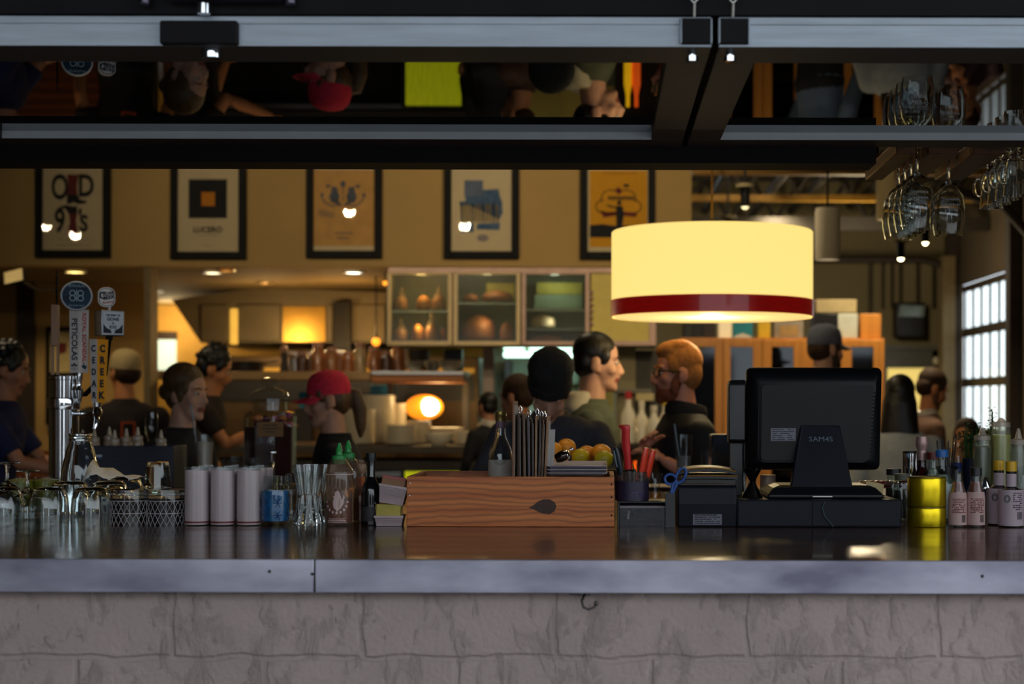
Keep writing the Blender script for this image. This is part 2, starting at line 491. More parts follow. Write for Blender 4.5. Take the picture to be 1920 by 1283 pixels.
# ------------------------------------------------------------------ raised glazed bar door overhead (two leaves)
m_stile_shade = M('dark_stile_shaded_rail', (62, 56, 54), .6, var=.1)  # dark stiles; on the rails this tone is painted underside shade
def door_leaf(n, xa, xb, label):
    z0, z1 = 2.129, 2.19
    ya, yb, yc, yd = 3.30, 3.453, 4.452, 4.57
    d = thing(n, None, None, (0, 0, 0)); d['kind'] = 'structure'
    s = .088
    MB(m_stile_shade).span((xa, ya + .002, z0), (xb, yb, z1)).build('front_rail', d, bevel=.002)
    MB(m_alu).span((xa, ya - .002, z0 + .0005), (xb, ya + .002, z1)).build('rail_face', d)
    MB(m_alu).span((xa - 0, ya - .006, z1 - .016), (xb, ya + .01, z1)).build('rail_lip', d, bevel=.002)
    MB(m_stile_shade).span((xa, yc + .002, z0), (xb, yd, z1)).build('rear_rail', d, bevel=.001)
    MB(M('lit_rail_aluminium', (226, 236, 246), .5, metal=.1, var=.04)).span((xa, yc - .001, z0 + .0005), (xb, yc + .002, z1)).build('rail_face', d)  # paler than the front face: daylight on the rail put into the colour
    MB(m_stile_shade).span((xa, yb, z0), (xa + s, yc, z1)).build('stile', d, bevel=.002)
    MB(m_stile_shade).span((xb - s, yb, z0), (xb, yc, z1)).build('stile', d, bevel=.002)
    g = MB(GLASS('tinted_door_glass', (70, 74, 76), rough=.012, ior=1.5, boost=1.2, bump=0)).span((xa + s - .01, yb - .02, 2.150), (xb - s + .01, yc + .02, 2.156)).build('glass_pane', d)
    return d
xs = X(1341, 3.3, 60)
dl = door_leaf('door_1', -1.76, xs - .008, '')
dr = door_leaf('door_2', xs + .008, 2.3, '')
for (d, xa, xb, xh) in ((dl, X(1277, 3.28, 60), X(1334, 3.28, 60), X(1300, 3.3, 10)), (dr, X(1349, 3.28, 60), X(1405, 3.28, 60), X(1372, 3.3, 10))):
    c = MB(m_dark).span((xa, 3.286, 2.134), (xb, 3.3, 2.186)); c.mat(m_alu)
    for q in (xa, xb): c.span((q - .002, 3.284, 2.134), (q + .002, 3.3, 2.186))
    c.build('end_plug', d, bevel=.002)
    h = MB(m_steel)
    zt = 2.197
    h.tube([(xh - .022, 3.27, zt + .06), (xh - .018, 3.27, zt + .035), (xh, 3.27, zt + .015), (xh + .018, 3.27, zt + .035), (xh + .022, 3.27, zt + .06)], .0035)
    h.tube([(xh, 3.27, zt + .017), (xh, 3.28, zt - .01)], .0035)
    h.build('eye_hook', d)
    b = MB(m_chrome).cyl((xh, 3.34, 2.118), .009, .012, 12); b.cyl((xh, 3.34, 2.108), .013, .011, 6); b.build('hinge_bolt', d)
lb = MB(m_dark).span((X(300, 3.28, 60), 3.275, Z(0, 82, 3.28)), (X(445, 3.28, 60), 3.3, Z(0, 38, 3.28))).build('latch_block', dl, bevel=.004)
hb = MB(M('violet_grey_steel', (118, 110, 128), .35, metal=1))
za = 2.215
hb.tube([(X(278, 3.26), 3.27, za + .1), (X(266, 3.26), 3.27, za - .008)], .012); hb.tube([(X(535, 3.26), 3.27, za + .1), (X(541, 3.26), 3.27, za - .008)], .012)
hb.span((X(310, 3.26), 3.25, za + .0), (X(525, 3.26), 3.29, za + .05))
hb.build('lift_handle', dl, bevel=.003)
kb = MB(m_chrome).cyl((X(390, 3.3), 3.33, 2.11), .022, .018, 20); kb.cyl((X(388, 3.3), 3.27, 2.188), .014, .02, 16); kb.build('latch_bolt', dl)
struct('beam_1', MB(m_dark).span((-3.2, 4.585, Z(800, 306.5, 4.6)), (X(1640, 4.6), 4.72, 2.32)))
struct('trim_5', MB(m_dark).span((-3.2, 3.6, 2.6), (3.15, 4.6, 2.68)))              # closed soffit above the raised door

# ------------------------------------------------------------------ bar counters
m_top = WOOD('dark_bar_top', (38, 24, 17), (74, 46, 28), .2, 'x', .55, coat=.25)
bc = thing('bar_counter', 'long dark wooden bar top with grey sheet metal front edge on painted block wall', 'counter', (0, 3.3, 0))
ct = MB(m_top)
yy = .004
while yy < 1.755:
    w_ = .145; ct.span((-3.5, yy, 1.012), (3.14, min(yy + w_, 1.755), ZC)); yy += w_ + .0012
ct.build('countertop', bc, bevel=.0008)
m_zinc = M('zinc_sheet', (112, 110, 128), .42, metal=.85, rgb2=(186, 184, 200), scale=3.6, stretch=(1, 1, 2.5), bump=.06)
xq = X(590, 3.3, 1080)
e1 = MB(m_zinc).span((-3.5, -.004, 1.002), (xq - .0015, .004, ZC + .0008)).build('metal_edging', bc, bevel=.0015)
e2 = MB(m_zinc).span((xq + .0015, -.004, 1.002), (3.14, .004, ZC + .0008)).build('metal_edging', bc, bevel=.0015)
for px, py, e in ((585, 1077, e1), (1842, 1081, e2), (505, 1072, e1)):
    p = P(px, py, 3.295)
    MB(m_dark if px != 505 else m_brown).ell((p.x, -.004, p.z), (.0035, .002, .0035)).build('screw', e)

b2 = thing('service_counter', 'dark far counter of the bar carrying jars, taps and drinks', 'counter', (0, 5.08, 0))
MB(m_top).span((-3.5, 0, 1.02), (2.6, 1.38, ZC)).build('countertop', b2, bevel=.003)
MB(m_dark).span((-3.4, .08, 0.0), (2.5, 1.3, 1.02)).build('body', b2)
# hook under the edge
hk = thing('coat_hook', 'double-pronged steel coat hook screwed below the metal edge', 'hook', P(1100, 1114, 3.34))
s_ = 3.34 / F
m_hook = M('dark_steel', (92, 90, 88), .3, metal=1)
h = MB(m_hook)
def c2(px, py): return ((px - 1100) * s_, 0, (1114 - py) * s_)
h.tube([(*c2(1098, 1112)[:1], .004, c2(1098, 1112)[2]), (c2(1091, 1124)[0], -.03, c2(1091, 1124)[2]), (c2(1094, 1135)[0], -.035, c2(1094, 1135)[2]), (c2(1104, 1139)[0], -.037, c2(1104, 1139)[2]), (c2(1114, 1135)[0], -.037, c2(1114, 1135)[2]), (c2(1118, 1129)[0], -.036, c2(1118, 1129)[2])], .0026, 10)
h.ell((c2(1118, 1128)[0], -.036, c2(1118, 1128)[2]), .0052)
h.build('prong', hk)
h = MB(m_hook); h.tube([(c2(1090, 1108)[0], .004, .006), (c2(1078, 1112)[0], -.012, .001), (c2(1070, 1112)[0], -.014, .002), (c2(1066, 1108)[0], -.014, .006)], .0026); h.build('prong', hk)
MB(m_hook).span((-.02, -.002, -.004), (.008, .005, .03)).build('mounting_plate', hk, bevel=.002)
# ================================================================== framed posters on the soffit wall
S105 = 10.5 / F
m_paper = M('poster_paper', (214, 196, 160), .8, var=.03)
m_ink = M('black_ink', (22, 24, 30), .8, var=.1)
m_pglass = GLASS('picture_glass', (250, 250, 250), rough=.01, ior=1.45, bump=0)
def poster(x0, x1, y1, inner, label, paper, draw):
    y0 = y1 - 190
    c = P((x0 + x1) / 2, (y0 + y1) / 2, 10.5)
    w, h = (x1 - x0) * S105, (y1 - y0) * S105
    t = thing('framed_poster', label, 'poster', (c.x, 10.497, c.z), 0, 'framed posters above the kitchen')
    b = 14 * S105
    f = MB(m_frame)
    f.span((-w / 2, -.035, -h / 2), (-w / 2 + b, 0, h / 2)); f.span((w / 2 - b, -.035, -h / 2), (w / 2, 0, h / 2))
    f.span((-w / 2 + b, -.035, -h / 2), (w / 2 - b, 0, -h / 2 + b)); f.span((-w / 2 + b, -.035, h / 2 - b), (w / 2 - b, 0, h / 2))
    f.build('frame', t, bevel=.003)
    MB(paper).span((-w / 2 + b, -.016, -h / 2 + b), (w / 2 - b, -.004, h / 2 - b)).build('paper', t)
    k = [0]
    pr = MB()
    def U(px, py): return ((px - (x0 + x1) / 2) * S105, ((y0 + y1) / 2 - py) * S105)
    def poly(m, pts, lay=1):
        pr.mat(m); pr.prism([U(*p) for p in pts], (0, -.016 - .0005 * (lay - 1), 0), (1, 0, 0), (0, 0, 1), .0006)
    def disc(m, cx, cy_, rx, ry=None, lay=1, n=20, a0=0, a1=2 * pi):
        ry = ry or rx
        poly(m, [(cx + rx * cos(a0 + (a1 - a0) * i / n), cy_ + ry * sin(a0 + (a1 - a0) * i / n)) for i in range(n)], lay)
    def word(m, s, cx, cy_, size, sx=1, lay=1, bold=0):
        u = U(cx, cy_)
        pr.mat(m); pr.text(s, size * S105, Matrix.Translation((u[0], -.0166 - .0005 * lay, u[1])) @ FRONT, .0004, sx=sx, bold=bold * S105)
    def line(m, pts, wd, lay=1):
        for i in range(len(pts) - 1):
            (ax, ay), (bx, by) = pts[i], pts[i + 1]
            d = V((bx - ax, by - ay)).normalized() * wd / 2
            poly(m, [(ax - d.y, ay + d.x), (bx - d.y, by + d.x), (bx + d.y, by - d.x), (ax + d.y, ay - d.x)], lay)
    draw(poly, disc, word, line)
    if pr.v: pr.build('print', t, smooth=0)
    MB(m_pglass).span((-w / 2 + b * .8, -.026, -h / 2 + b * .8), (w / 2 - b * .8, -.0235, h / 2 - b * .8)).build('glass_pane', t)
    return t
m_red = M('oxblood_ink', (110, 38, 38), .8)
def d1(poly, disc, word, line):
    word(m_ink, 'O', 114, 354, 66, .62, bold=1.6); word(m_ink, 'D', 163, 351, 58, .72, bold=1.6)
    poly(m_red, [(127, 328), (149, 328), (146, 350), (147, 366), (127, 366), (130, 348)])
    poly(m_ink, [(127, 366), (147, 366), (152, 375), (165, 378), (163, 382), (150, 384), (138, 380), (136, 383), (127, 383)])
    poly(m_ink, [(111, 390), (125, 385), (140, 388), (146, 386), (147, 400), (131, 402), (124, 392), (112, 393)], 2)
    poly(m_red, [(131, 400), (147, 400), (144, 415), (149, 440), (127, 440), (133, 418)])
    word(m_ink, '9', 114, 417, 62, .66, bold=1.6); word(m_ink, "'", 152, 412, 46, 1, bold=1); word(m_ink, 'S', 159, 421, 42, .8, bold=1.6)
    for y in (450, 460): line(M('faint_ink', (170, 155, 125), .8), [(108, y), (170, y)], 1.5)
def d2(poly, disc, word, line):
    poly(m_ink, [(355, 337), (427, 337), (427, 410), (355, 410)])
    poly(M('orange_ink', (206, 130, 28), .8), [(379, 361), (404, 361), (404, 387), (379, 387)], 2)
    word(m_ink, 'LUCERO', 391, 432, 15, .95, bold=.5)
    line(M('faint_ink', (170, 155, 125), .8), [(370, 442), (412, 442)], 2); line(M('faint_ink', (170, 155, 125), .8), [(383, 461), (400, 461)], 1.5)
m_bluegrey = M('slate_ink', (84, 92, 108), .8)
def d3(poly, disc, word, line):
    m_or = M('peach_ink', (206, 158, 92), .8)
    poly(m_or, [(588, 320), (703, 320), (703, 462), (588, 462)])
    for s in (-1, 1):
        x = 644 + s * 16
        disc(m_bluegrey, x, 357, 6.5, 6, 3); disc(m_bluegrey, x, 370, 9.5, 12, 2)
        poly(m_bluegrey, [(x - s * 0, 378), (x - s * 6, 386), (x - s * 16, 388), (x - s * 4, 374)], 2)
        line(m_bluegrey, [(644 + s * 4, 382), (644 + s * 20, 388), (644 + s * 34, 380), (644 + s * 41, 368)], 2.5, 2)
        disc(m_bluegrey, 644 + s * 39, 366, 3.5, 3, 2); disc(m_bluegrey, 644 + s * 28, 350, 4, 3, 2)
        line(m_bluegrey, [(x, 352), (644 + s * 28, 349)], 1.5, 2)
    disc(m_bluegrey, 644, 346, 5, 6, 2); line(m_bluegrey, [(644, 350), (644, 380)], 1.5, 2)
    for y in (395, 399, 403): line(m_bluegrey, [(598, y), (628, y + 6)], 1.6, 2)
    line(m_bluegrey, [(628, 438), (662, 438)], 2, 2); line(m_bluegrey, [(632, 447), (656, 447)], 2, 2)
m_blue = M('cobalt_ink', (44, 86, 130), .8, rgb2=(90, 112, 140), scale=30)
def d4(poly, disc, word, line):
    poly(M('washed_blue_ink', (98, 112, 138), .8), [(871, 339), (906, 339), (906, 368), (871, 372)])
    poly(m_blue, [(906, 357), (935, 355), (938, 370), (905, 372)], 2)
    poly(m_blue, [(874, 370), (936, 364), (942, 380), (943, 400), (937, 412), (872, 382)], 3)
    poly(m_blue, [(862, 379), (884, 378), (884, 386), (862, 386)], 4)
    m_br = M('olive_ink', (104, 84, 44), .8)
    for i in range(11):
        x = 864 + i * 6.6
        poly(m_br if i % 3 else m_ink, [(x, 384), (x + 4.4, 384 - (i % 2) * 3), (x + 5, 417), (x + 1.5, 418)], 5)
    poly(m_blue, [(866, 419), (889, 419), (889, 436), (864, 437)], 2); poly(m_blue, [(895, 420), (938, 418), (937, 432), (894, 431)], 2)
    disc(M('faint_ink2', (150, 140, 140), .8), 906, 447, 11, 7)
def d5(poly, disc, word, line):
    m_y = M('marigold_ink', (222, 158, 22), .8, var=.05)
    poly(m_y, [(1106, 321), (1213, 321), (1213, 464), (1106, 464)])
    line(M('amber_ink', (196, 128, 20), .8), [(1130, 326), (1194, 326)], 3, 2)
    for (x, y, rx, ry, a, b) in ((1145, 374, 18, 17, pi * .9, pi * 1.7), (1174, 374, 18, 17, pi * 1.3, pi * 2.1), (1132, 388, 15, 12, pi * .5, pi * 1.5), (1187, 388, 15, 12, -pi * .5, pi * .5)):
        line(m_ink, [(x + rx * cos(a + (b - a) * i / 9), y + ry * sin(a + (b - a) * i / 9)) for i in range(10)], 2, 2)
    poly(m_red, [(1159, 351), (1168, 359), (1160, 366), (1153, 358)], 3)
    disc(m_ink, 1174, 349, 6, 3, 2)
    for i, x in enumerate(range(1140, 1186, 5)): poly(m_ink, [(x, 369 + i % 2), (x + 3.5, 368), (x + 4, 375), (x, 375 + i % 3)], 3)
    poly(m_red, [(1127, 400), (1160, 397), (1194, 400), (1197, 396), (1192, 408), (1160, 404), (1132, 409), (1125, 396)], 3)
    poly(m_ink, [(1155, 387), (1167, 387), (1170, 402), (1166, 430), (1156, 430), (1155, 402)], 4); disc(m_ink, 1161, 381, 4, 5, 4)
    line(m_ink, [(1157, 391), (1138, 386)], 3, 4)
    poly(m_ink, [(1106, 423), (1130, 421), (1150, 424), (1190, 424), (1213, 422), (1213, 446), (1106, 446)], 3)
poster(68, 209, 484, 0, 'black-framed poster of two dark red boots and big black lettering, leftmost on wall', m_paper, d1)
poster(321, 463, 487, 0, 'black-framed poster with orange square inside a black square', m_paper, d2)
poster(575, 717, 485, 0, 'black-framed peach poster with two grey birds and a lamp reflection', m_paper, d3)
poster(833, 974, 486, 0, 'black-framed cream poster with blue and brown block print', m_paper, d4)
poster(1088, 1229, 487, 0, 'black-framed yellow poster with dark standing figure, partly behind the drum lamp', m_paper, d5)
# small bulbs of the track lamps that light the posters (they mirror in the picture glass)
def track(px, py, label, r, es, power, tx):
    Yl = 6.2
    k = (2 * 10.47 - Yl) / 10.47
    q = P(px, py, 10.47)
    loc = V((q.x * k, Yl, CZ + (q.z - CZ) * k))
    t = thing('track_spotlight', label, 'spotlight', loc, 0, 'track spotlights above the bar')
    can = MB(m_frame).lathe([(0, .11), (.035, .11), (.04, .02), (.042, -.03), (.036, -.03), (.034, .02), (0, .03)], R=Matrix.Rotation(radians(-62), 3, 'X'))
    can.cyl((0, -.09, .04), .008, max(.05, 3.72 - loc.z - .04), 10)
    can.build('housing', t)
    MB(EMIT('track_bulb_%d' % es, (255, 224, 160), es)).ell((0, .012, -.003), r).build('bulb', t)
    if power: light('track_lamp_glow', 'SPOT', (loc.x, loc.y + .06, loc.z), power, WARM2, (tx, 10.5, 2.55), .04, 48, .9)
track(657, 398, 'black track spotlight above the bar aimed at the bird poster', .03, 160, 190, X(657, 10.5))
track(873, 424, 'black track spotlight above the bar aimed at the block print poster', .016, 90, 140, X(900, 10.5))
track(145, 441, 'black track spotlight above the bar aimed at the boot poster', .016, 50, 45, X(150, 10.5))
track(91, 425, 'black track spotlight above the bar, leftmost of all', .013, 50, 18, X(60, 10.5))
light('track_lamp_glow', 'SPOT', (.9, 6.6, 3.4), 185, WARM2, (X(1120, 10.5), 10.5, 2.6), .04, 46, .9)
light('track_lamp_glow', 'SPOT', (-3.1, 6.6, 3.4), 62, WARM2, (X(420, 10.5), 10.5, 2.6), .04, 46, .9)

# ================================================================== kitchen behind the opening
def pb(mb, x0, x1, y0, y1, Y, d):
    """box whose front face at depth Y spans the given place"""
    a = P(x0, y1, Y); b = P(x1, y0, Y)
    return mb.span((a.x, Y, a.z), (b.x, Y + d, b.z))
# recessed lights
def recessed(px, py, label, s, col=(255, 236, 190), es=9):
    Yr = (KC - CZ) * F / (760 - py)
    if py > 520: Yr = min(Yr, 14.2)
    p = P(px, py, Yr)
    t = thing('recessed_light', label, 'light', (p.x, p.y, KC - .002), 0, 'recessed kitchen ceiling lights')
    r = s * Yr / F
    MB(m_steel).lathe([(r * 1.18, 0), (r * 1.18, -.008), (r, -.012), (r * .98, 0)], seg=24).build('ring', t)
    MB(EMIT('recessed_glow_%d_%d' % (es, col[2]), col, es)).lathe([(0, -.006), (r * .97, -.006), (r * .97, -.002), (0, -.002)]).build('lens', t)
recessed(141, 510, 'round recessed ceiling light above the tap handles', 19, es=7, col=(255, 220, 130))
recessed(399, 511, 'brightest-lit recessed ceiling light left of the kitchen hood', 17, es=9)
recessed(424, 507, 'dim recessed ceiling light just beside a brighter one', 16, (255, 170, 60), 2)
recessed(497, 530, 'amber recessed ceiling light over the kitchen hood', 14, (255, 180, 70), 3)
recessed(663, 510, 'white recessed ceiling light beside the bread cabinet', 18, (255, 250, 225), 10)
recessed(296, 547, 'small white recessed ceiling light near the steel column', 11, (255, 250, 225), 10)

# left back wall: dark door, picture, tilted sign
tag(pb(MB(m_brown), 30, 64, 520, 860, 11.96, .03).build('cupboard_panel'), 'tall dark brown panel on the wall at far left', 'panel')
sg = thing('tilted_sign', 'small cream sign tilted forward high at far left', 'sign', P(25, 518, 9.5), rot=(radians(-25), radians(-14), 0))
MB(m_frame).span((-.06, .006, -.045), (.06, .02, .045)).build('backing', sg)
MB(M('cream_card', (196, 178, 128), .8)).span((-.055, .0, -.04), (.055, .006, .04)).build('card', sg)
MB(m_frame).tube([(0, .02, 0), (0, .35, .1), (0, 1.0, .45)], .012).build('bracket', sg)
pf = thing('picture_frame', 'black frame with two stacked cream pictures on left wall behind taps', 'picture', P(116, 705, 11.97))
s_ = 11.97 / F
f = MB(m_frame)
for (a, b, c_, d_) in ((-29, -22, -92, 92), (22, 29, -92, 92), (-22, 22, 84, 92), (-22, 22, -4, 6), (-22, 22, -92, -86)):
    f.span((a * s_, -.02, c_ * s_), (b * s_, .02, d_ * s_))
f.build('frame', pf)
pp = MB(M('cream_card', (196, 178, 128))).span((-22 * s_, 0, -86 * s_), (22 * s_, .01, -4 * s_)); pp.span((-22 * s_, 0, 6 * s_), (22 * s_, .01, 84 * s_))
pp.mat(m_red).prism([(-6 * s_, 40 * s_), (8 * s_, 44 * s_), (9 * s_, 62 * s_), (-8 * s_, 62 * s_)], (0, 0, 0), (1, 0, 0), (0, 0, 1), .002)
pp.build('print', pf)

# extractor hood and cook line
m_hood = M('hood_steel', (120, 112, 92), .5, metal=.35, var=.15, scale=4)
hd = thing('extractor_hood', 'wide dark steel kitchen extractor hood with sloping left end', 'hood', (0, 12.6, 1.9))
pts = [P(x, y, 12.6) for x, y in ((322, 562), (376, 643), (724, 643), (724, 548), (480, 540))]
MB(m_hood).prism([(p.x, p.z - 1.9) for p in pts], (0, 0, 0), (1, 0, 0), (0, 0, 1), -1.7).build('canopy', hd)
pb(MB(m_hood), 322, 724, 540, 560, 12.55, .1)
for x0, x1 in ((378, 427), (447, 526), (612, 624), (660, 722)):
    a, b = P(x0, 640, 12.58), P(x1, 572, 12.58)
    MB(m_hood).span((a.x, -.03, a.z - 1.9), (b.x, 0, b.z - 1.9)).build('filter_panel', hd, bevel=.004)
rg = thing('cooking_range', 'dark steel cooking range under the extractor hood', 'cooker', (X(640, 12.3), 12.3, 0))
ox = rg.location.x; zr = Z(640, 668, 12.3)
MB(M('range_steel', (84, 68, 46), .4, metal=.6, var=.3, scale=4)).span((X(385, 12.3) - ox, 0, 0), (X(898, 12.3) - ox, 1.4, zr)).build('body', rg, bevel=.01)
MB(m_black).span((X(392, 12.3) - ox, -.02, zr - .34), (X(890, 12.3) - ox, .0, zr - .16)).build('oven_shelf', rg)
MB(M('gold_glow_on_steel', (214, 170, 80), .35, metal=.8, var=.3, scale=2)).span((X(392, 12.3) - ox, -.015, zr - .13), (X(890, 12.3) - ox, .0, zr - .09)).build('rail', rg)
gp = MB(M('gold_glow_on_steel', (214, 170, 80), .35, metal=.8, var=.3, scale=2)); a, b = P(530, 641, 12.58), P(610, 575, 12.58); gp.span((a.x, -.02, a.z - 1.9), (b.x, 0, b.z - 1.9)); gp.build('filter_panel', hd, label='steel filter panel with painted golden lamp glow')  # heat-lamp glow on stainless put into the gold colour
seam_glint = MB(EMIT('seam_reflection_glow', (255, 205, 90), .5)); a, b = P(429, 646, 12.56), P(445, 578, 12.56); seam_glint.span((a.x, -.02, a.z - 1.9), (b.x, 0, b.z - 1.9)); seam_glint.build('painted_seam_glint', hd, bevel=.01, label='yellow vertical light reflection painted on the hood')  # warm reflection on the steel seam, put in as emission
kp = MB(m_black); a, b = P(625, 660, 12.52), P(657, 566, 12.52); kp.span((a.x, -.08, a.z - 1.9), (b.x, 0, b.z - 1.9)); kp.build('post', hd)
# window in the yellow wall
wk = MB(M('window_dark_trim', (50, 34, 26), .6)); pb(wk, 286, 330, 622, 636, 14.55, .04)
wk.mat(EMIT('bright_window', (215, 240, 225), .75)); pb(wk, 288, 330, 637, 694, 14.57, .02)
struct('window_2', wk)
def simple(name, label, cat, m, rect, Y, d, bevel=.004, group=None):
    mb = MB(m); pb(mb, *rect, Y, d)
    c = V([sum(q) / len(mb.v) for q in zip(*mb.v)]); z0 = min(q.z for q in mb.v)
    o_ = V((c.x, Y + d / 2, z0))
    mb.v = [q - o_ for q in mb.v]
    o = mb.build(name, loc=o_, bevel=bevel)
    return tag(o, label, cat, group)

# ---- pass shelf on posts
m_passw = WOOD('orange_shelf_wood', (120, 66, 26), (176, 104, 44), .5, 'x')
ps = thing('pass_shelf', 'long kitchen pass shelf with steel left half and orange wood right half', 'shelf', (X(640, 10.9), 10.9, 0))
def rel(o, mb): mb.v = [q - o.location for q in mb.v]; return mb
rel(ps, pb(MB(M('brown_steel_shelf', (142, 112, 72), .45, metal=.5, var=.2, scale=5)), 286, 695, 697, 712, 10.9, .5)).build('steel_shelf', ps, bevel=.004)
rel(ps, pb(MB(m_passw), 696, 868, 704, 717, 10.9, .5)).build('wooden_shelf', ps, bevel=.004)
rel(ps, pb(MB(m_steel), 696, 870, 696, 703, 10.9, .5)).build('steel_shelf', ps, bevel=.003)
for x0, x1 in ((858, 871), (712, 722), (292, 300)):
    a, b = P(x0, 717, 10.95), P(x1, 717, 10.95)
    rel(ps, MB(m_brown).span((a.x, 11.34, Z(800, 836, 10.7) + .001), (b.x, 11.39, a.z))).build('post', ps)
ZP = Z(640, 697, 10.9); ZPW = Z(780, 696, 10.9)
# ---- things on the pass shelf
m_amber = M('amber_jar', (150, 92, 50), .3, var=.35, scale=20, coat=.4)
m_lid = M('rose_lid', (168, 120, 96), .4)
m_amb = (m_amber, M('cream_jar_glass', (176, 146, 104), .3, var=.3, scale=20, coat=.4), M('dark_jar_glass', (84, 52, 36), .3, var=.3, scale=20, coat=.4))
jk = [0]
def jar(loc, label, h=.13, r=.05, grp='amber jars on the kitchen pass'):
    jk[0] += 1
    t = thing('spice_jar', label, 'jar', loc, 0, grp)
    MB(m_amb[(jk[0] * 2) % 3 if jk[0] % 2 else 0]).lathe([(0, 0), (r, 0), (r * 1.02, h * .7), (r * .7, h * .85), (r * .7, h * .9), (0, h * .9)], seg=20).build('body', t)
    MB(m_lid).lathe([(0, h * .88), (r * .78, h * .88), (r * .78, h * 1.06), (0, h * 1.06)], seg=20).build('lid', t)
    return t
jn = ['tall amber jar on the pass right of the pepper mill', 'squat amber jar second from the pepper mill', 'amber jar above the red cap', 'amber jar just right of the red cap', 'amber jar below the glowing heat bulb', 'amber jar left of the white bowls', 'shorter amber jar beside the white bowls']
for i, px in enumerate((566, 594, 622, 650, 676, 700, 724)):
    jar((X(px, 11.02), 11.02 + .05 * (i % 2), ZP + .002 if px < 690 else ZPW + .002), jn[i], .13 + .03 * ((i * 5) % 3), .045)
jar((X(746, 11.1), 11.1, ZPW + .002), 'tallest amber jar leaning at the bread cabinet corner', .2, .045)
pm = thing('pepper_mill', 'dark wooden pepper mill standing on the kitchen pass', 'mill', (X(533, 11.0), 11.0, ZP + .002))
MB(m_brown).lathe([(0, 0), (.032, 0), (.03, .03), (.02, .07), (.028, .11), (.02, .13), (0, .13)], seg=18).build('body', pm)
MB(m_lid).lathe([(0, .13), (.024, .132), (.028, .16), (.012, .18), (0, .185)], seg=18).build('head', pm)
def pan(loc, label, r, h, m, name='steel_pan', cat='pan'):
    t = thing(name, label, cat, loc, 0)
    MB(m).lathe([(0, 0), (r * .9, 0), (r, h), (r * .97, h), (r * .88, .006), (0, .006)], seg=28).build('bowl', t)
    MB(m).tube([(r * .96, 0, h * .8), (r * 1.3, 0, h), (r * 1.7, 0, h * 1.1)], .01, flat=.6).build('handle', t)
    return t
pan((X(462, 11.15), 11.15, ZP + .002), 'black frying pan pile on the pass behind dark-haired cook', .13, .07, m_black)
tr = thing('warming_tray', 'long gold-lit steel warming tray at back of the pass', 'tray', (X(595, 11.22), 11.22, ZP + .002))
MB(m_steel).span((-.19, -.06, 0), (.19, .06, .1)).build('pan', tr, bevel=.01); MB(m_steel).span((-.2, -.07, .1), (.2, .07, .15)).build('lid', tr, bevel=.012)
m_white = M('white_porcelain', (226, 216, 192), .3, var=.03, coat=.3)
def bowl(loc, label, r, h, grp='white bowls in the kitchen', flip=False):
    o = MB(m_white).lathe([(0, .004), (r * .45, .004), (r * .45, 0), (r * .5, 0), (r * .85, h * .45), (r, h), (r * .97, h), (r * .8, h * .45), (r * .42, .012), (0, .012)], seg=32).build('bowl', loc=loc)
    return tag(o, label, 'bowl', grp)
bowl((X(778, 11.0), 11.0, ZPW + .001), 'white bowl on the pass, leftmost of the shelf bowls', .07, .07)
bowl((X(811, 11.1), 11.1, ZPW + .001), 'white bowl on the pass between two others', .06, .075)
bowl((X(844, 11.0), 11.0, ZPW + .001), 'white bowl on the pass nearest the wooden post', .085, .075)
simple('dark_tin', 'dark tin behind the white bowls on the pass', 'tin', m_brown, (768, 802, 655, 694.5), 11.2, .12)
simple('dark_basket', 'black basket behind the rightmost pass bowl', 'basket', m_black, (832, 866, 655, 694.5), 11.22, .12)
simple('white_carton', 'small white carton at left end of pass bowls', 'carton', m_white, (753, 764, 655, 694.5), 11.2, .06)
def heat(px, py, Y, r, label):
    p = P(px, py, Y)
    t = thing('heat_bulb', label, 'lamp', p, 0, 'glowing heat bulbs')
    MB(EMIT('heat_glow', (255, 150, 40), 2.2)).ell((0, 0, 0), r).build('bulb', t)
    MB(m_black).lathe([(0, r * .7), (r * .55, r * .7), (r * .3, r * 2), (0, r * 2)], seg=14).build('socket', t)
    MB(m_black).tube([(0, 0, r * 1.9), (0, 0, KC - p.z)], .005).build('cord', t)
heat(705, 641, 11.3, .03, 'round orange heat bulb hanging over the amber jars')
heat(722, 531, 10.9, .016, 'tiny orange heat bulb beside the bread cabinet top')
light('heat_lamp_glow', 'POINT', (X(640, 11.6), 11.7, ZP + .3), 12, (1, .55, .18), size=.05)
light('heat_lamp_glow', 'POINT', (X(480, 11.6), 11.9, ZP + .3), 9, (1, .62, .25), size=.05)

# ---- kitchen counter with plates
ZK = Z(800, 836, 10.7)
kc = thing('kitchen_counter', 'dark kitchen counter carrying the stacks of white plates', 'counter', (X(790, 10.6), 10.6, 0))
a, b = X(300, 10.6), X(935, 10.6)
ox = kc.location.x
MB(M('worn_counter_edge', (66, 56, 42), .5)).span((a - ox, 0, ZK - .05), (b - ox, 1.12, ZK)).build('worktop', kc, bevel=.004)
MB(m_brown).span((a - ox, .04, ZK - .16), (b - ox, .8, ZK - .1)).build('drawer_rail', kc)
MB(m_steel).span((a - ox, .02, ZK - .205), (b - ox, .8, ZK - .17)).build('undershelf', kc)
MB(m_dark).span((a - ox, .1, 0), (b - ox, .8, ZK - .21)).build('body', kc)
pl = MB(m_white).lathe([(0, .003), (.07, .003), (.07, 0), (.078, 0), (.12, .014), (.12, .018), (.07, .008), (0, .008)], seg=28)
pl0 = None
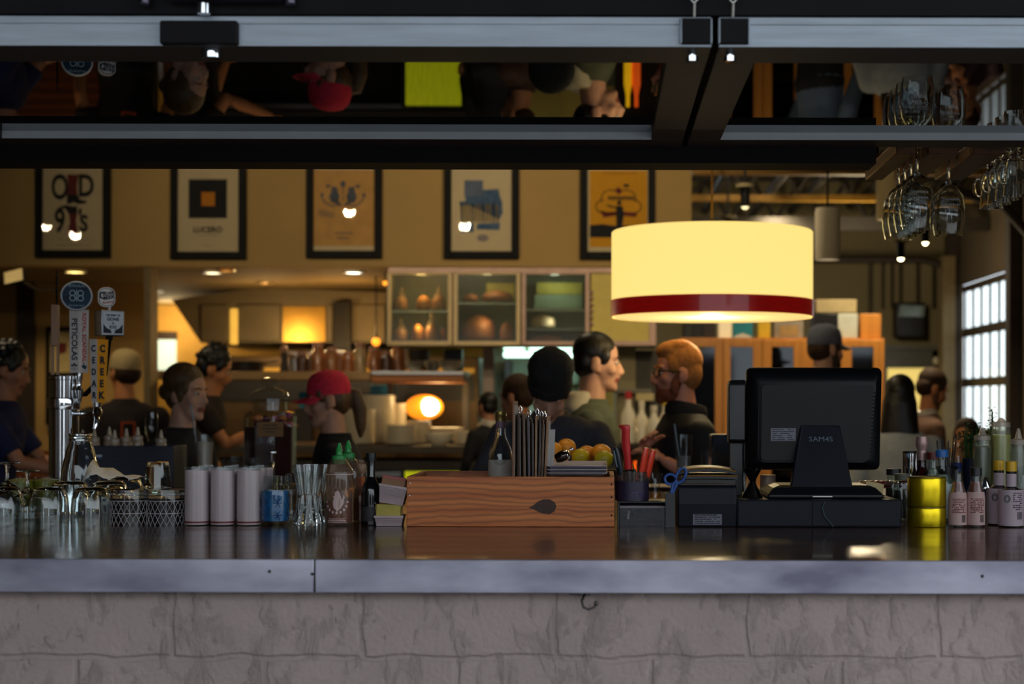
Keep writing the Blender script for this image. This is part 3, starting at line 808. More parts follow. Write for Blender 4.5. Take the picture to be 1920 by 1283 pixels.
def stack(px, Y, n, r, label, grp, tilt=0, step=.011, z0=None):
    global pl0
    for i in range(n):
        loc = (X(px, Y) + random.uniform(-.003, .003), Y + random.uniform(-.003, .003), (ZK if z0 is None else z0) + .001 + i * step)
        if pl0 is None:
            o = pl0 = pl.build('plate')
        else:
            o = pl0.copy(); COL.objects.link(o)
        o.location = loc; o.scale = (r / .12, r / .12, 1)
        tag(o, label, 'plate', grp)
stack(672, 10.86, 21, .115, 'white plate in the stack right behind the ponytail', 'plates behind the ponytail')
stack(709, 11.12, 30, .12, 'white plate in the tallest stack under the blue box', 'plates in the tallest stack')
stack(744, 11.3, 25, .07, 'pale saucer in the narrow stack left of the glowing orange lamp', 'saucers beside the orange lamp')
stack(752, 10.82, 12, .11, 'white plate in the low stack in front of the orange lamp', 'plates before the orange lamp')
stack(784, 11.06, 14, .09, 'white side plate in the stack half hidden behind the low stack', 'side plates behind the low stack')
stack(866, 10.88, 8, .055, 'white saucer in the short stack right of the white bowl', 'saucers beside the bowl')
stack(912, 10.84, 13, .06, 'white saucer in the stack nearest the steel door post', 'saucers near the door post')
bowl((X(823, 10.76), 10.76, ZK + .001), 'big white bowl at counter front before the trays', .1, .085)
trs = []
for i in range(3):
    o = MB(m_white).lathe([(0, 0), (.11, 0), (.135, .02), (.13, .022), (.108, .006), (0, .006)], seg=28, sy=.6).build('serving_dish', loc=(X(836, 11.1), 11.1, ZK + .03 + .032 * i))
    tag(o, ['lowest white oval dish in the tray stack right of the lamp', 'middle white oval dish in the tray stack right of the lamp', 'topmost white oval dish in the tray stack right of the lamp'][i], 'dish', 'oval dishes right of the lamp')
simple('dark_riser', 'dark wooden riser under the oval dishes', 'riser', m_brown, (802, 872, 827, 832), 11.0, .2)
gl = thing('dome_lamp', 'glowing orange dome lamp shining among the plates', 'lamp', P(796, 764, 11.35))
k = 11.35 / F
MB(EMIT('amber_shade', (255, 150, 30), 1.0)).ell((0, 0, 0), (36 * k, .1, 24 * k)).build('shade', gl)
MB(EMIT('white_hot', (255, 246, 215), 5)).ell((10 * k, -.062, 1 * k), (19 * k, .05, 17 * k)).build('bulb', gl)
MB(m_frame).lathe([(0, ZK - gl.location.z), (.06, ZK - gl.location.z), (.06, ZK - gl.location.z + .02), (.015, ZK - gl.location.z + .03), (.015, -.06), (0, -.06)]).build('stand', gl)
light('dome_lamp_glow', 'POINT', (gl.location.x + .12, 11.18, gl.location.z + .05), 6, (1, .72, .3), size=.05)
simple('blue_carton', 'bright blue carton above the tallest plate stack', 'carton', M('blue_carton', (20, 92, 130), .6), (694, 735, 722, 748), 11.45, .2)
simple('carton_riser', 'dark crate under the bright blue carton', 'crate', m_brown, (690, 738, 749, 827.5), 11.44, .22)
simple('teal_carton', 'small teal carton beside the red-capped face', 'carton', M('teal_carton', (18, 120, 150), .6), (560, 577, 735, 765), 11.3, .1)
simple('carton_riser', 'dark crate under the small teal carton', 'crate', m_brown, (552, 584, 766, 829), 11.28, .14)

# ---- glazed bread cabinet
Yc = 10.52
cab = thing('bread_cabinet', 'glass-fronted metal cabinet of bread under the posters', 'cabinet', (X(915, Yc), Yc, Z(915, 648, Yc)))
m_rose = M('rose_metal', (176, 146, 132), .45, metal=.4, var=.08)
m_cream = M('cream_metal', (214, 190, 146), .5, var=.06)
def rc(mb, x0, x1, y0, y1, dy0, dy1):
    a = P(x0, y1, Yc) - cab.location; b = P(x1, y0, Yc) - cab.location
    return mb.span((a.x, dy0, a.z), (b.x, dy1, b.z))
car = MB(M('cabinet_inside', (98, 98, 78), .7, var=.15))
rc(car, 726, 1229, 503, 505, .02, .36); rc(car, 726, 1229, 640, 648, .02, .36); rc(car, 726, 1229, 505, 640, .35, .36); rc(car, 726, 729, 505, 640, .02, .35); rc(car, 1226, 1229, 505, 640, .02, .35)
rc(car, 846, 850, 505, 640, .03, .35); rc(car, 974, 978, 505, 640, .03, .35); rc(car, 1098, 1102, 505, 640, .03, .35)
car.build('carcass', cab)
sh = MB(m_steel); rc(sh, 731, 845, 582, 584.5, .04, .34); rc(sh, 852, 973, 567, 569.5, .04, .34); rc(sh, 980, 1097, 579, 582, .04, .34); rc(sh, 980, 1097, 616, 618, .04, .34)
sh.build('shelf', cab)
rc(MB(m_rose), 728, 1228, 503, 511, -.015, .02).build('top_rail', cab)
m_cglass = GLASS('cabinet_glass', (225, 232, 225), rough=.15, body=.08, bodycol=(150, 150, 130), bump=0)
for i, (x0, x1, w0, w1, mm) in enumerate(((726, 848, 7, 8, m_cream), (850, 976, 8, 8, m_cream), (978, 1106, 8, 9, m_rose))):
    dm = MB(mm)
    rc(dm, x0, x0 + w0, 511, 648, -.012, .02); rc(dm, x1 - w1, x1, 511, 648, -.012, .02); rc(dm, x0 + w0, x1 - w1, 640, 648, -.012, .02); rc(dm, x0 + w0, x1 - w1, 511, 515, -.012, .02)
    d = dm.build('door', cab, bevel=.003)
    g = rc(MB(m_cglass), x0 + w0, x1 - w1, 515, 640, 0, .006).build('glass_pane', d)
fm = MB(m_rose); rc(fm, 1217, 1230, 511, 648, -.012, .02); rc(fm, 1108, 1217, 640, 648, -.012, .02)
d = fm.build('door', cab, label='fourth door with painted yellow backlight'); rc(MB(M('painted_yellow_backlight', (206, 186, 96), .6, var=.06)), 1108, 1217, 512, 640, .002, .014).build('panel', d)  # backlight of the fourth pane put into its yellow colour
kn = MB(m_rose)
for j in range(6):
    p = P(1110, 548 + j * 12, Yc) - cab.location; kn.ell((p.x, -.016, p.z), .012)
kn.build('hinge_knuckles', d)
m_crust = M('bread_crust', (190, 108, 40), .6, rgb2=(226, 158, 66), scale=18, bump=.2)
m_crust2 = M('brown_crust', (150, 84, 44), .6, rgb2=(178, 106, 58), scale=14, bump=.2)
m_bag = GLASS('clear_bag', (235, 230, 220), rough=.2, body=.25, bodycol=(210, 180, 140))
def bread(px, py1, w, h, Yd, label, m=m_crust, name='bread_loaf', bag=False, cat='bread'):
    p = P(px, py1, Yc + Yd)
    k = (Yc + Yd) / F
    t = thing(name, label, cat, p, 0, 'bread in the cabinet')
    mb = MB(m)
    W, H = w * k / 2, h * k
    mb.rings([(0, 0, .0, W * .75, .05), (0, 0, H * .12, W * .97, .075), (0, 0, H * .45, W, .08), (W * .06, 0, H * .75, W * .82, .065), (W * .04, 0, H * .95, W * .4, .035), (W * .04, 0, H, W * .1, .01)], 24)
    mb.build('crust', t)
    if bag:
        mg = MB(m_bag); mg.rings([(0, 0, 0, W * 1.05, .085), (0, 0, H * .7, W * 1.06, .09), (W * .1, 0, H * 1.1, W * .6, .05), (W * .1, 0, H * 1.35, W * .18, .02), (W * .12, 0, H * 1.6, W * .35, .03)], 20)
        mg.build('clear_bag', t)
    return t
bread(752, 582, 24, 26, .14, 'bagged orange roll on upper shelf, left end of first compartment', bag=True)
bread(794, 582, 26, 28, .12, 'bagged orange roll on upper shelf, middle of first compartment')
bread(822, 582, 26, 28, .14, 'bagged orange roll on upper shelf, right end of first compartment', bag=True)
bread(750, 640, 28, 26, .14, 'pale orange roll on bottom shelf, left end of first compartment', bag=True)
bread(783, 640, 22, 32, .12, 'bright orange roll at bottom shelf centre of first compartment')
bread(808, 640, 22, 32, .14, 'bright orange roll at bottom shelf, right of the middle one', bag=True)
bread(832, 640, 16, 26, .18, 'dull brown roll in bottom corner of first compartment', m_crust2)
bread(882, 567, 30, 16, .14, 'small crusty roll on upper shelf of second compartment', m_crust2)
bread(932, 567, 60, 22, .16, 'long brown loaf on upper shelf of second compartment', m_crust2)
bread(897, 640, 64, 50, .16, 'big domed brown loaf at bottom of second compartment', m_crust2)
bread(950, 640, 26, 36, .12, 'smaller brown loaf beside the big domed one', m_crust2)
bread(1018, 616, 48, 26, .14, 'white-bagged bun on middle shelf of third compartment', M('pale_bun', (190, 150, 116), .6))
bread(1024, 640, 60, 10, .14, 'flat brown loaf at bottom of third compartment', m_crust2)
def inside(name, label, cat, m, rect, dy, d): return simple(name, label, cat, m, rect, Yc + dy, d, .003)
for px, pw, cc in ((788, 2.6, (1, .6, .22)), (912, .9, (1, .8, .5)), (1040, .9, (.85, 1, .85))):  # added fill points without fixtures, so the bread shows
    p = P(px, 520, Yc); light('cabinet_fill', 'POINT', (p.x, Yc + .06, p.z), pw, cc, size=.03)
    p2 = P(px, 600, Yc); light('cabinet_fill', 'POINT', (p2.x, Yc + .05, p2.z), pw * .6, cc, size=.03)
inside('yellow_box', 'yellow box on a shelf top in the third compartment', 'box', M('yellow_card', (190, 168, 70), .7), (1006, 1092, 530, 552), .2, .1)
inside('white_tray', 'pale green tray under the yellow box', 'tray', M('pale_tray', (150, 164, 140), .6), (1002, 1092, 553, 579), .18, .12)
inside('yellow_bag', 'yellow paper bag behind the long brown loaf', 'bag', M('yellow_card', (190, 168, 70), .7), (912, 966, 531, 566), .26, .06)

# ---- steel door post and bright back kitchen
struct('column_steel', pb(MB(M('grey_rose_post', (150, 132, 120), .5, var=.1)), 905, 926, 650, 930, 11.0, .1))
struct('wall_alcove', pb(MB(M('pale_green_wall', (168, 184, 164), .7, var=.08)), 925, 1120, 640, 900, 14.5, .05))
ft = thing('fluorescent_fixture', 'bright greenish fluorescent tube light in the back kitchen doorway', 'light', P(1012, 660, 13.6))
k = 13.6 / F
MB(m_white).span((-69 * k, 0, 6 * k), (64 * k, .15, 14 * k)).build('housing', ft)
mt = EMIT('fluorescent_tube', (205, 255, 232), 3)
MB(mt).span((-68 * k, .0, -10 * k), (63 * k, .1, 0)).build('tube', ft, bevel=.01)
MB(mt).span((-67 * k, -.02, 3 * k), (-28 * k, .0, 13 * k)).build('tube', ft, bevel=.01)
MB(mt).span((-20 * k, -.02, 3 * k), (62 * k, .0, 13 * k)).build('tube', ft, bevel=.01)
MB(m_white).span((-2 * k, .05, 14 * k), (2 * k, .08, KC - ft.location.z)).build('stem', ft)
light('fluorescent_glow', 'AREA', (ft.location.x, 13.5, ft.location.z - .06), 9, (.8, 1, .92), (ft.location.x, 13.7, 0), .6)
simple('dark_fridge', 'tall dark fridge edge inside the back kitchen doorway', 'fridge', m_black, (944, 958, 676, 1052), 14.1, .3)
simple('steel_rack', 'green-grey steel rack at back of the bright doorway', 'rack', M('green_steel', (96, 116, 100), .4, metal=.5), (1000, 1085, 688, 720), 14.28, .22)

# ---- side shelf with bottles between the two standing men
ss = thing('side_shelf', 'dark side table of white bottles behind the two talking men', 'table', (X(1212, 10.1), 10.1, 0))
zS = Z(1212, 832, 10.1); ox = ss.location.x
MB(m_brown).span((X(1150, 10.1) - ox, 0, zS - .03), (X(1276, 10.1) - ox, .35, zS)).build('top', ss)
MB(m_dark).span((X(1152, 10.1) - ox, .05, 0), (X(1274, 10.1) - ox, .33, zS - .03)).build('body', ss)
def jug(px, Y, z, r, h, label, cap, m=m_white, name='white_bottle', grp='white bottles on the side table'):
    t = thing(name, label, 'bottle', (X(px, Y), Y, z + .001), 0, grp)
    MB(m).lathe([(0, 0), (r, 0), (r, h * .55), (r * .45, h * .72), (r * .42, h * .86), (0, h * .86)], seg=20).build('body', t)
    MB(cap).lathe([(0, h * .85), (r * .5, h * .85), (r * .5, h), (0, h)], seg=16).build('cap', t)
m_redcap = M('red_cap', (176, 42, 40), .45)
jug(1178, 10.2, zS, .045, .33, 'white bottle with red cap on side table behind hooded man', m_redcap)
jug(1203, 10.25, zS, .04, .27, 'white bottle with white cap on side table, second from hooded man', m_white)
jug(1226, 10.2, zS, .045, .24, 'squat white bottle on the side table left of red-haired man', m_white)
jug(1247, 10.22, zS, .04, .28, 'white bottle with yellow cap on the side table behind red-haired man', M('yellow_cap', (196, 160, 36), .45))
simple('notice_board_ledge', 'pale ledge across the dark panel between the two talking men', 'ledge', M('ledge_grey', (104, 100, 88), .6), (1150, 1222, 730, 737), 10.66, .08)
simple('menu_card', 'small cream menu card below the dark panel', 'card', M('cream_card', (196, 178, 128)), (1192, 1226, 738, 752), 10.6, .06)

# ================================================================== dining room at right
m_oak = WOOD('orange_oak', (176, 112, 44), (204, 138, 60), .42, 'z', .6, ring=.15)
Yk = 11.0
ck = thing('wine_cabinet', 'orange wooden cabinet with four dark glass doors behind red-haired man', 'cabinet', (X(1466, Yk), Yk, 0))
def rk(mb, x0, x1, y0, y1, d0, d1, bottom=None):
    a = P(x0, y1, Yk); b = P(x1, y0, Yk); o_ = ck.location
    return mb.span((a.x - o_.x, d0, a.z if bottom is None else bottom), (b.x - o_.x, d1, b.z))
ZT = Z(1466, 634, Yk)
b_ = MB(m_oak); rk(b_, 1275, 1658, 634, 638, 0, .42); rk(b_, 1275, 1282, 638, 700, .0, .42, 0); rk(b_, 1651, 1658, 638, 700, .0, .42, 0); b_.mat(m_black); rk(b_, 1282, 1651, 638, 700, .40, .42, 0); b_.build('carcass', ck)
m_dglass = GLASS('dark_cabinet_glass', (60, 66, 66), rough=.04, bump=0)
for (x0, x1, g0, g1) in ((1276, 1355, 1298, 1340), (1355, 1428, 1369, 1411), (1428, 1540, 1446, 1487), (1540, 1657, 1596, 1637)):
    dm = MB(m_oak); rk(dm, x0 + .5, g0, 638, 700, -.02, 0, .1); rk(dm, g1, x1 - .5, 638, 700, -.02, 0, .1); rk(dm, g0, g1, 638, 651, -.02, 0)
    a = P(g0, 0, Yk).x - ck.location.x; b = P(g1, 0, Yk).x - ck.location.x
    dm.span((a, -.02, .1), (b, 0, .2))
    d = dm.build('door', ck, bevel=.003)
    rk(MB(m_dglass), g0, g1, 651, 700, -.012, -.006, .2).build('glass_pane', d)
    p = P(g1 + 6, 760, Yk) - ck.location
    MB(m_brown).ell((p.x, -.03, CZ - .2), .012).build('knob', d)
p = P(1326, 676, Yk) - ck.location
MB(EMIT('blue_led', (40, 110, 255), 4)).ell((p.x, .05, p.z), .013).build('blue_led', ck, label='glowing blue indicator light')
m_teal = M('teal_bottle', (92, 140, 140), .25, var=.2)
for i in range(4):
    px = 1601 + i * 10
    t = thing('wine_bottle', 'pale-topped bottle behind the rightmost cabinet door glass', 'bottle', (X(px, 11.1), 11.1 - .0, ZT - .33), 0, 'bottles in the rightmost cabinet')
    MB(m_black).lathe([(0, 0), (.03, 0), (.03, .15), (.014, .2), (0, .2)], seg=14).build('body', t)
    MB(m_teal).lathe([(0, .2), (.016, .2), (.016, .28), (0, .28)], seg=14).build('foil', t)
tag(rk(MB(m_oak), 1594, 1640, 722, 726, .05, .36).build('cabinet_shelf', ck), None, None)
def ontop(name, label, cat, m, x0, x1, y0, d0, d, y1=634):
    a = P(x0, y1, Yk + d0); b = P(x1, y0, Yk + d0)
    h = b.z - a.z; W = b.x - a.x
    z0 = ZT if y1 == 634 else a.z
    return tag(MB(m).span((-W / 2, 0, 0), (W / 2, d, h)).build(name, loc=((a.x + b.x) / 2, Yk + d0, z0 + .001), bevel=.004), label, cat)
for i, (x0, x1, c) in enumerate(((1282, 1299, (40, 40, 44)), (1299, 1318, (26, 28, 34)), (1318, 1341, (52, 40, 40)))):
    ontop('book', ['dark grey book on cabinet top under the lamp, leftmost', 'black book on cabinet top between two others', 'dark brown book on cabinet top beside the glowing white lamp box'][i], 'book', M('book_%d' % i, c, .6), x0, x1, 606, .05, .2)
ontop('white_lamp_box', 'glowing cream lamp box on the cabinet top beside teal box', 'jar', M('cream_lamp_glow', (250, 232, 196), .4, emit=(255, 220, 160), es=.35), 1348, 1373, 604, .05, .12)  # lamp box whose glow is put in as emission
tb = ontop('teal_box', 'teal box with white curved band on the cabinet top', 'box', M('teal_card', (26, 140, 158), .55), 1374, 1411, 604, .04, .14)
k = 11.04 / F
MB(M('white_card', (220, 220, 210), .6)).prism([(-17 * k, 0), (17 * k, 0), (14 * k, 4 * k), (0, 9 * k), (-14 * k, 4 * k)], (0, -.001, 0.001), (1, 0, 0), (0, 0, 1), .001).build('white_band', tb)
ontop('yellow_box', 'bright yellow box on the cabinet top beside the framed card', 'box', M('yellow_card2', (232, 188, 40), .55), 1421, 1444, 604, .05, .12)
fc = ontop('framed_card', 'grey framed card standing on the cabinet top below lamp', 'frame', M('grey_frame', (150, 140, 128), .5), 1452, 1506, 602, .06, .03)
MB(M('tan_card', (168, 136, 84), .7)).span((-18 * k, -.002, 5 * k), (18 * k, .0, 24 * k)).build('card', fc)
ontop('black_speaker', 'black box on the cabinet top left of white box', 'box', m_black, 1526, 1569, 588, .05, .2)
ontop('beige_carton', 'flat beige carton lying on top of the black and white boxes', 'box', M('beige_carton', (168, 152, 112), .7), 1530, 1606, 562, .06, .22, 587)
ontop('white_box', 'pale grey-white box on cabinet top behind the grey cap', 'box', M('offwhite_card', (186, 192, 182), .6), 1571, 1608, 588, .05, .2)
ontop('wooden_box', 'square orange wooden box at right end of cabinet top', 'box', m_oak, 1613, 1652, 588, .05, .22)

# back wall items
tv = thing('paper_towel_dispenser', 'dark wall-mounted box with painted pale blue reflection high on the back wall', 'dispenser', P(1708, 600, 14.8))
k = 14.8 / F
MB(m_black).span((-28 * k, 0, -32 * k), (27 * k, .19, 33 * k)).build('body', tv, bevel=.015)
MB(M('pale_blue_reflection', (126, 146, 150), .2, coat=.5)).prism([(-24 * k, 6 * k), (24 * k, 6 * k), (26 * k, 26 * k), (-20 * k, 28 * k)], (0, -.004, 0), (1, 0, 0), (0, 0, 1), .003).build('cover', tv)  # bright reflection on the dark box painted as a pale patch
db = MB(M('grey_door_frame', (94, 96, 92), .5)); pb(db, 1664, 1764, 657, 690, 14.9, .08)
for x0, x1 in ((1654, 1664), (1748, 1768)):
    a, b = P(x0, 900, 14.9), P(x1, 650, 14.9); db.span((a.x, 14.9, 0), (b.x, 14.98, b.z))
pb(db, 1654, 1768, 648, 657, 14.88, .1)
d3_ = struct('door_3', db)
pb(MB(EMIT('lit_yellow_doorway', (240, 212, 118), .8)), 1664, 1748, 688, 900, 14.95, .02).build('lit_pane', d3_)
struct('column_right', pb(MB(M('olive_post', (120, 104, 72), .7)), 1767, 1792, 480, 1000, 14.3, .2))
tag(MB(m_white).ell((0, 0, 0), (.03, .02, .04)).build('wall_bell', loc=P(1755, 677, 14.87)), 'small round white bell above the lit doorway', 'bell')
# conduit and pipes
cn = MB(M('conduit', (70, 62, 48), .5, metal=.4))
cn.tube([(X(1632, 14.95), 14.95, 1.9), (X(1632, 14.95), 14.95, 2.74)], .02)
for x in (1655, 1672, 1688, 1720, 1750, 1776): cn.tube([(X(x, 14.95), 14.95, 2.3), (X(x, 14.95), 14.95, 2.74)], .015)
struct('trim_6', cn)
pp = MB(m_brown); q = Z(1600, 487, 14.4); pp.tube([(X(1300, 14.4), 14.4, q), (X(1730, 14.4), 14.4, q), (X(1775, 14.4), 14.4, q - .06), (X(1785, 14.4), 14.4, q - .25), (X(1785, 14.4), 14.4, .9)], .035)
struct('trim_7', pp)
# roof joists: yellow bottom chords with dark webs
m_yj = M('yellow_joist_paint', (150, 110, 20), .6, var=.2); m_web = M('joist_web', (48, 44, 38), .6)
for i, (Yj, py) in enumerate(((11.15, 322), (12.6, 372), (14.2, 420))):
    z = Z(1450, py, Yj)
    xa, xb = .62 if i == 0 else .3, 3.18
    j = MB(m_yj if i < 2 else m_web); j.span((xa, Yj - .04, z - .024), (xb, Yj + .04, z + .024))
    j.mat(m_web); j.span((xa, Yj - .035, z + .38), (xb, Yj + .035, z + .43))
    n = 7
    for q in range(n):
        u0 = xa + (xb - xa) * q / n; u1 = xa + (xb - xa) * (q + 1) / n
        j.tube([(u0, Yj, z + .03), ((u0 + u1) / 2, Yj, z + .38)], .022, 6); j.tube([((u0 + u1) / 2, Yj, z + .38), (u1, Yj, z + .03)], .022, 6)
    struct('beam_%d' % (i + 2), j)
pv = MB(m_web)
for x, z in ((.95, 3.2), (1.35, 3.12), (1.75, 3.2), (2.3, 3.25)): pv.tube([(x, 10.9, z), (x, 14.9, z)], .035, 8)
pv.span((.4, 13.2, 2.84), (3.19, 13.3, 2.95))
struct('trim_8', pv)
br_ = MB(m_brown); br_.tube([(3.17, 11.6, 2.2), (3.12, 11.6, 2.6), (2.9, 11.6, 2.85), (2.55, 11.6, 2.95)], .04); br_.span((3.12, 11.55, 0), (3.19, 11.65, 3.6)); br_.span((3.1, 12.2, 0), (3.19, 12.34, 3.6)); br_.span((3.1, 14.33, 0), (3.19, 14.46, 3.6))
struct('trim_9', br_)
# ceiling spots and cylinder pendants
def canlight(px, py0, py1, Y, r, label, es=14):
    a = P(px, py0, Y); b = P(px, py1, Y); h = a.z - b.z; kk = Y / F; R_ = r * kk
    t = thing('ceiling_spotlight', label, 'spotlight', b, 0, 'black ceiling spotlights')
    MB(m_frame).lathe([(0, h), (R_, h), (R_, .01), (R_ * .85, .0), (R_ * .8, .03), (0, .03)], seg=20).build('can', t)
    MB(m_ceil).lathe([(0, h + .03), (R_ * 2, h + .02), (R_ * 2, h), (0, h)], seg=20).build('canopy', t)
    MB(m_frame).tube([(0, 0, h + .02), (0, 0, 3.72 - b.z)], .008, 8).build('stem', t)
    MB(EMIT('spot_lens_%d' % es, (255, 238, 180), es)).ell((0, 0, .004), (R_ * .8, R_ * .8, .02)).build('lens', t)
canlight(1397, 352, 388, 9.6, 9, 'black ceiling spotlight hanging just right of the lamp cord', 1.6)
canlight(1365, 410, 424, 11.8, 8, 'black ceiling spotlight just above the drum lamp', 1.2)
canlight(1735, 425, 455, 9.2, 7, 'lit ceiling spotlight seen through the hanging wine glasses', 14)
canlight(1689, 455, 485, 10.4, 7, 'lit ceiling spotlight below the hanging wine glasses', 14)
def cylp(x0, x1, y0, y1, Y, label, m):
    a = P((x0 + x1) / 2, y0, Y); b = P((x0 + x1) / 2, y1, Y); R_ = (x1 - x0) / 2 * Y / F; h = a.z - b.z
    t = thing('cylinder_pendant', label, 'lamp', b, 0, 'pale cylinder pendants')
    MB(m).lathe([(0, h), (R_ * .92, h), (R_, h - .02), (R_, 0), (R_ * .96, 0), (R_ * .96, h - .03), (0, h - .03)], seg=32).build('shade', t)
    MB(M('pendant_diffuser', (230, 214, 190), .6, emit=(255, 230, 190), es=.5)).lathe([(0, .006), (R_ * .95, .006), (R_ * .95, .012), (0, .012)], seg=32).build('diffuser', t)
    MB(m_frame).tube([(0, 0, h), (0, 0, 3.72 - b.z)], .006, 8).build('cord', t)
cylp(1528, 1575, 391, 488, 9.0, 'pale grey cylinder pendant lamp right of the drum lamp', M('pale_shade', (206, 196, 178), .8, var=.06, scale=60))
cylp(1643, 1691, 316, 413, 9.0, 'cream cylinder pendant lamp behind the hanging wine glasses', M('cream_shade', (206, 186, 140), .8, var=.04))

# lit drinks cooler and lit bottles, which the overhead glass mirrors
cw = thing('drinks_cooler', 'yellow-green lit drinks cooler below the kitchen counter', 'cooler', (X(812, 10.45), 10.42, 0))
m_lime = M('lime_lit', (90, 96, 10), .4, emit=(200, 205, 20), es=.55, scale=8, rgb2=(180, 176, 20), stretch=(8, 1, 1))
MB(m_black).span((-.21, .03, 0), (.21, .07, .965)).build('carcass', cw)
MB(m_lime).span((-.18, .0, .62), (.18, .03, .955)).build('lit_door', cw)
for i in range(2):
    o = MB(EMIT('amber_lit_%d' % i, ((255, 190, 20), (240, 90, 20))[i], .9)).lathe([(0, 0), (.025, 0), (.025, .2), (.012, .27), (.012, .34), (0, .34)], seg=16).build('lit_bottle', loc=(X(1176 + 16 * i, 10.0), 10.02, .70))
    tag(o, ['yellow lit bottle on the low ledge under the side table', 'orange lit bottle on the low ledge under the side table'][i], 'bottle', 'lit bottles under the side table')
tag(MB(m_brown).span((-.12, -.06, 0), (.12, .06, .70)).build('low_ledge', loc=(X(1184, 10.0), 10.02, 0)), 'low dark ledge under the side table', 'ledge')
# ================================================================== people
def RX(a): return Matrix.Rotation(radians(a), 4, 'X')
def RZ(a): return Matrix.Rotation(radians(a), 4, 'Z')
def RY(a): return Matrix.Rotation(radians(a), 4, 'Y')
def T_(x, y, z): return Matrix.Translation((x, y, z))
class Sub(MB):
    """mesh builder whose shapes pass through a matrix"""
    def __init__(s, T, mat=None):
        super().__init__(mat); s.T = T
    def add(s, vs, fs, T=None):
        return super().add(vs, fs, s.T @ T if T is not None else s.T)
def skin(name, rgb): return M('skin_' + name, rgb, .55, var=.06, scale=30)
m_lip = M('lips', (150, 84, 76), .5)
m_eyew = M('eye_white', (205, 200, 192), .3); m_eyed = M('iris_dark', (38, 26, 20), .2)

def hand(mb, w, d, n, side, curl=.5, k=1.0):
    """palm and five fingers from wrist w along d; n = back of the hand; side +1 thumb along d x n"""
    w, d, n = V(w), V(d).normalized(), V(n)
    n = (n - d * n.dot(d)).normalized(); t = d.cross(n) * side
    for i in range(4):
        u = (1.5 - i) * .0205 * k
        b = w + d * .03 * k + t * u * .75
        e = w + d * .092 * k + t * u
        mb.tube([b, b.lerp(e, .5) + n * .002, e], [.0135 * k, .0135 * k, .0108 * k], 8)
        L_ = (.072, .083, .078, .060)[i] * k
        a = 0; p = e; pts = [p]; rs = [.0098 * k]
        for j, fr in enumerate((.42, .33, .25)):
            a += curl * (.55, .85, .6)[j]
            p = p + (d * cos(a) - n * sin(a)) * L_ * fr
            pts.append(p); rs.append((.0092, .0086, .0066)[j] * k)
        mb.tube(pts, rs, 8); mb.ell(pts[-1], .0066 * k, seg=8, rings=6)
    mb.ell(w + d * .058 * k, (.03 * k,) * 3 if False else (.028 * k, .028 * k, .028 * k), seg=10, rings=8)
    b = w + d * .026 * k + t * .024 * k
    pts = [b, b + (d * .55 + t * .75 - n * .2).normalized() * .036 * k, b + (d * .75 + t * .75 - n * .35).normalized() * .062 * k, b + (d * .95 + t * .6 - n * .5).normalized() * .088 * k]
    mb.tube(pts, [.0145 * k, .0125 * k, .0105 * k, .0078 * k], 8); mb.ell(pts[-1], .0078 * k, seg=8, rings=6)

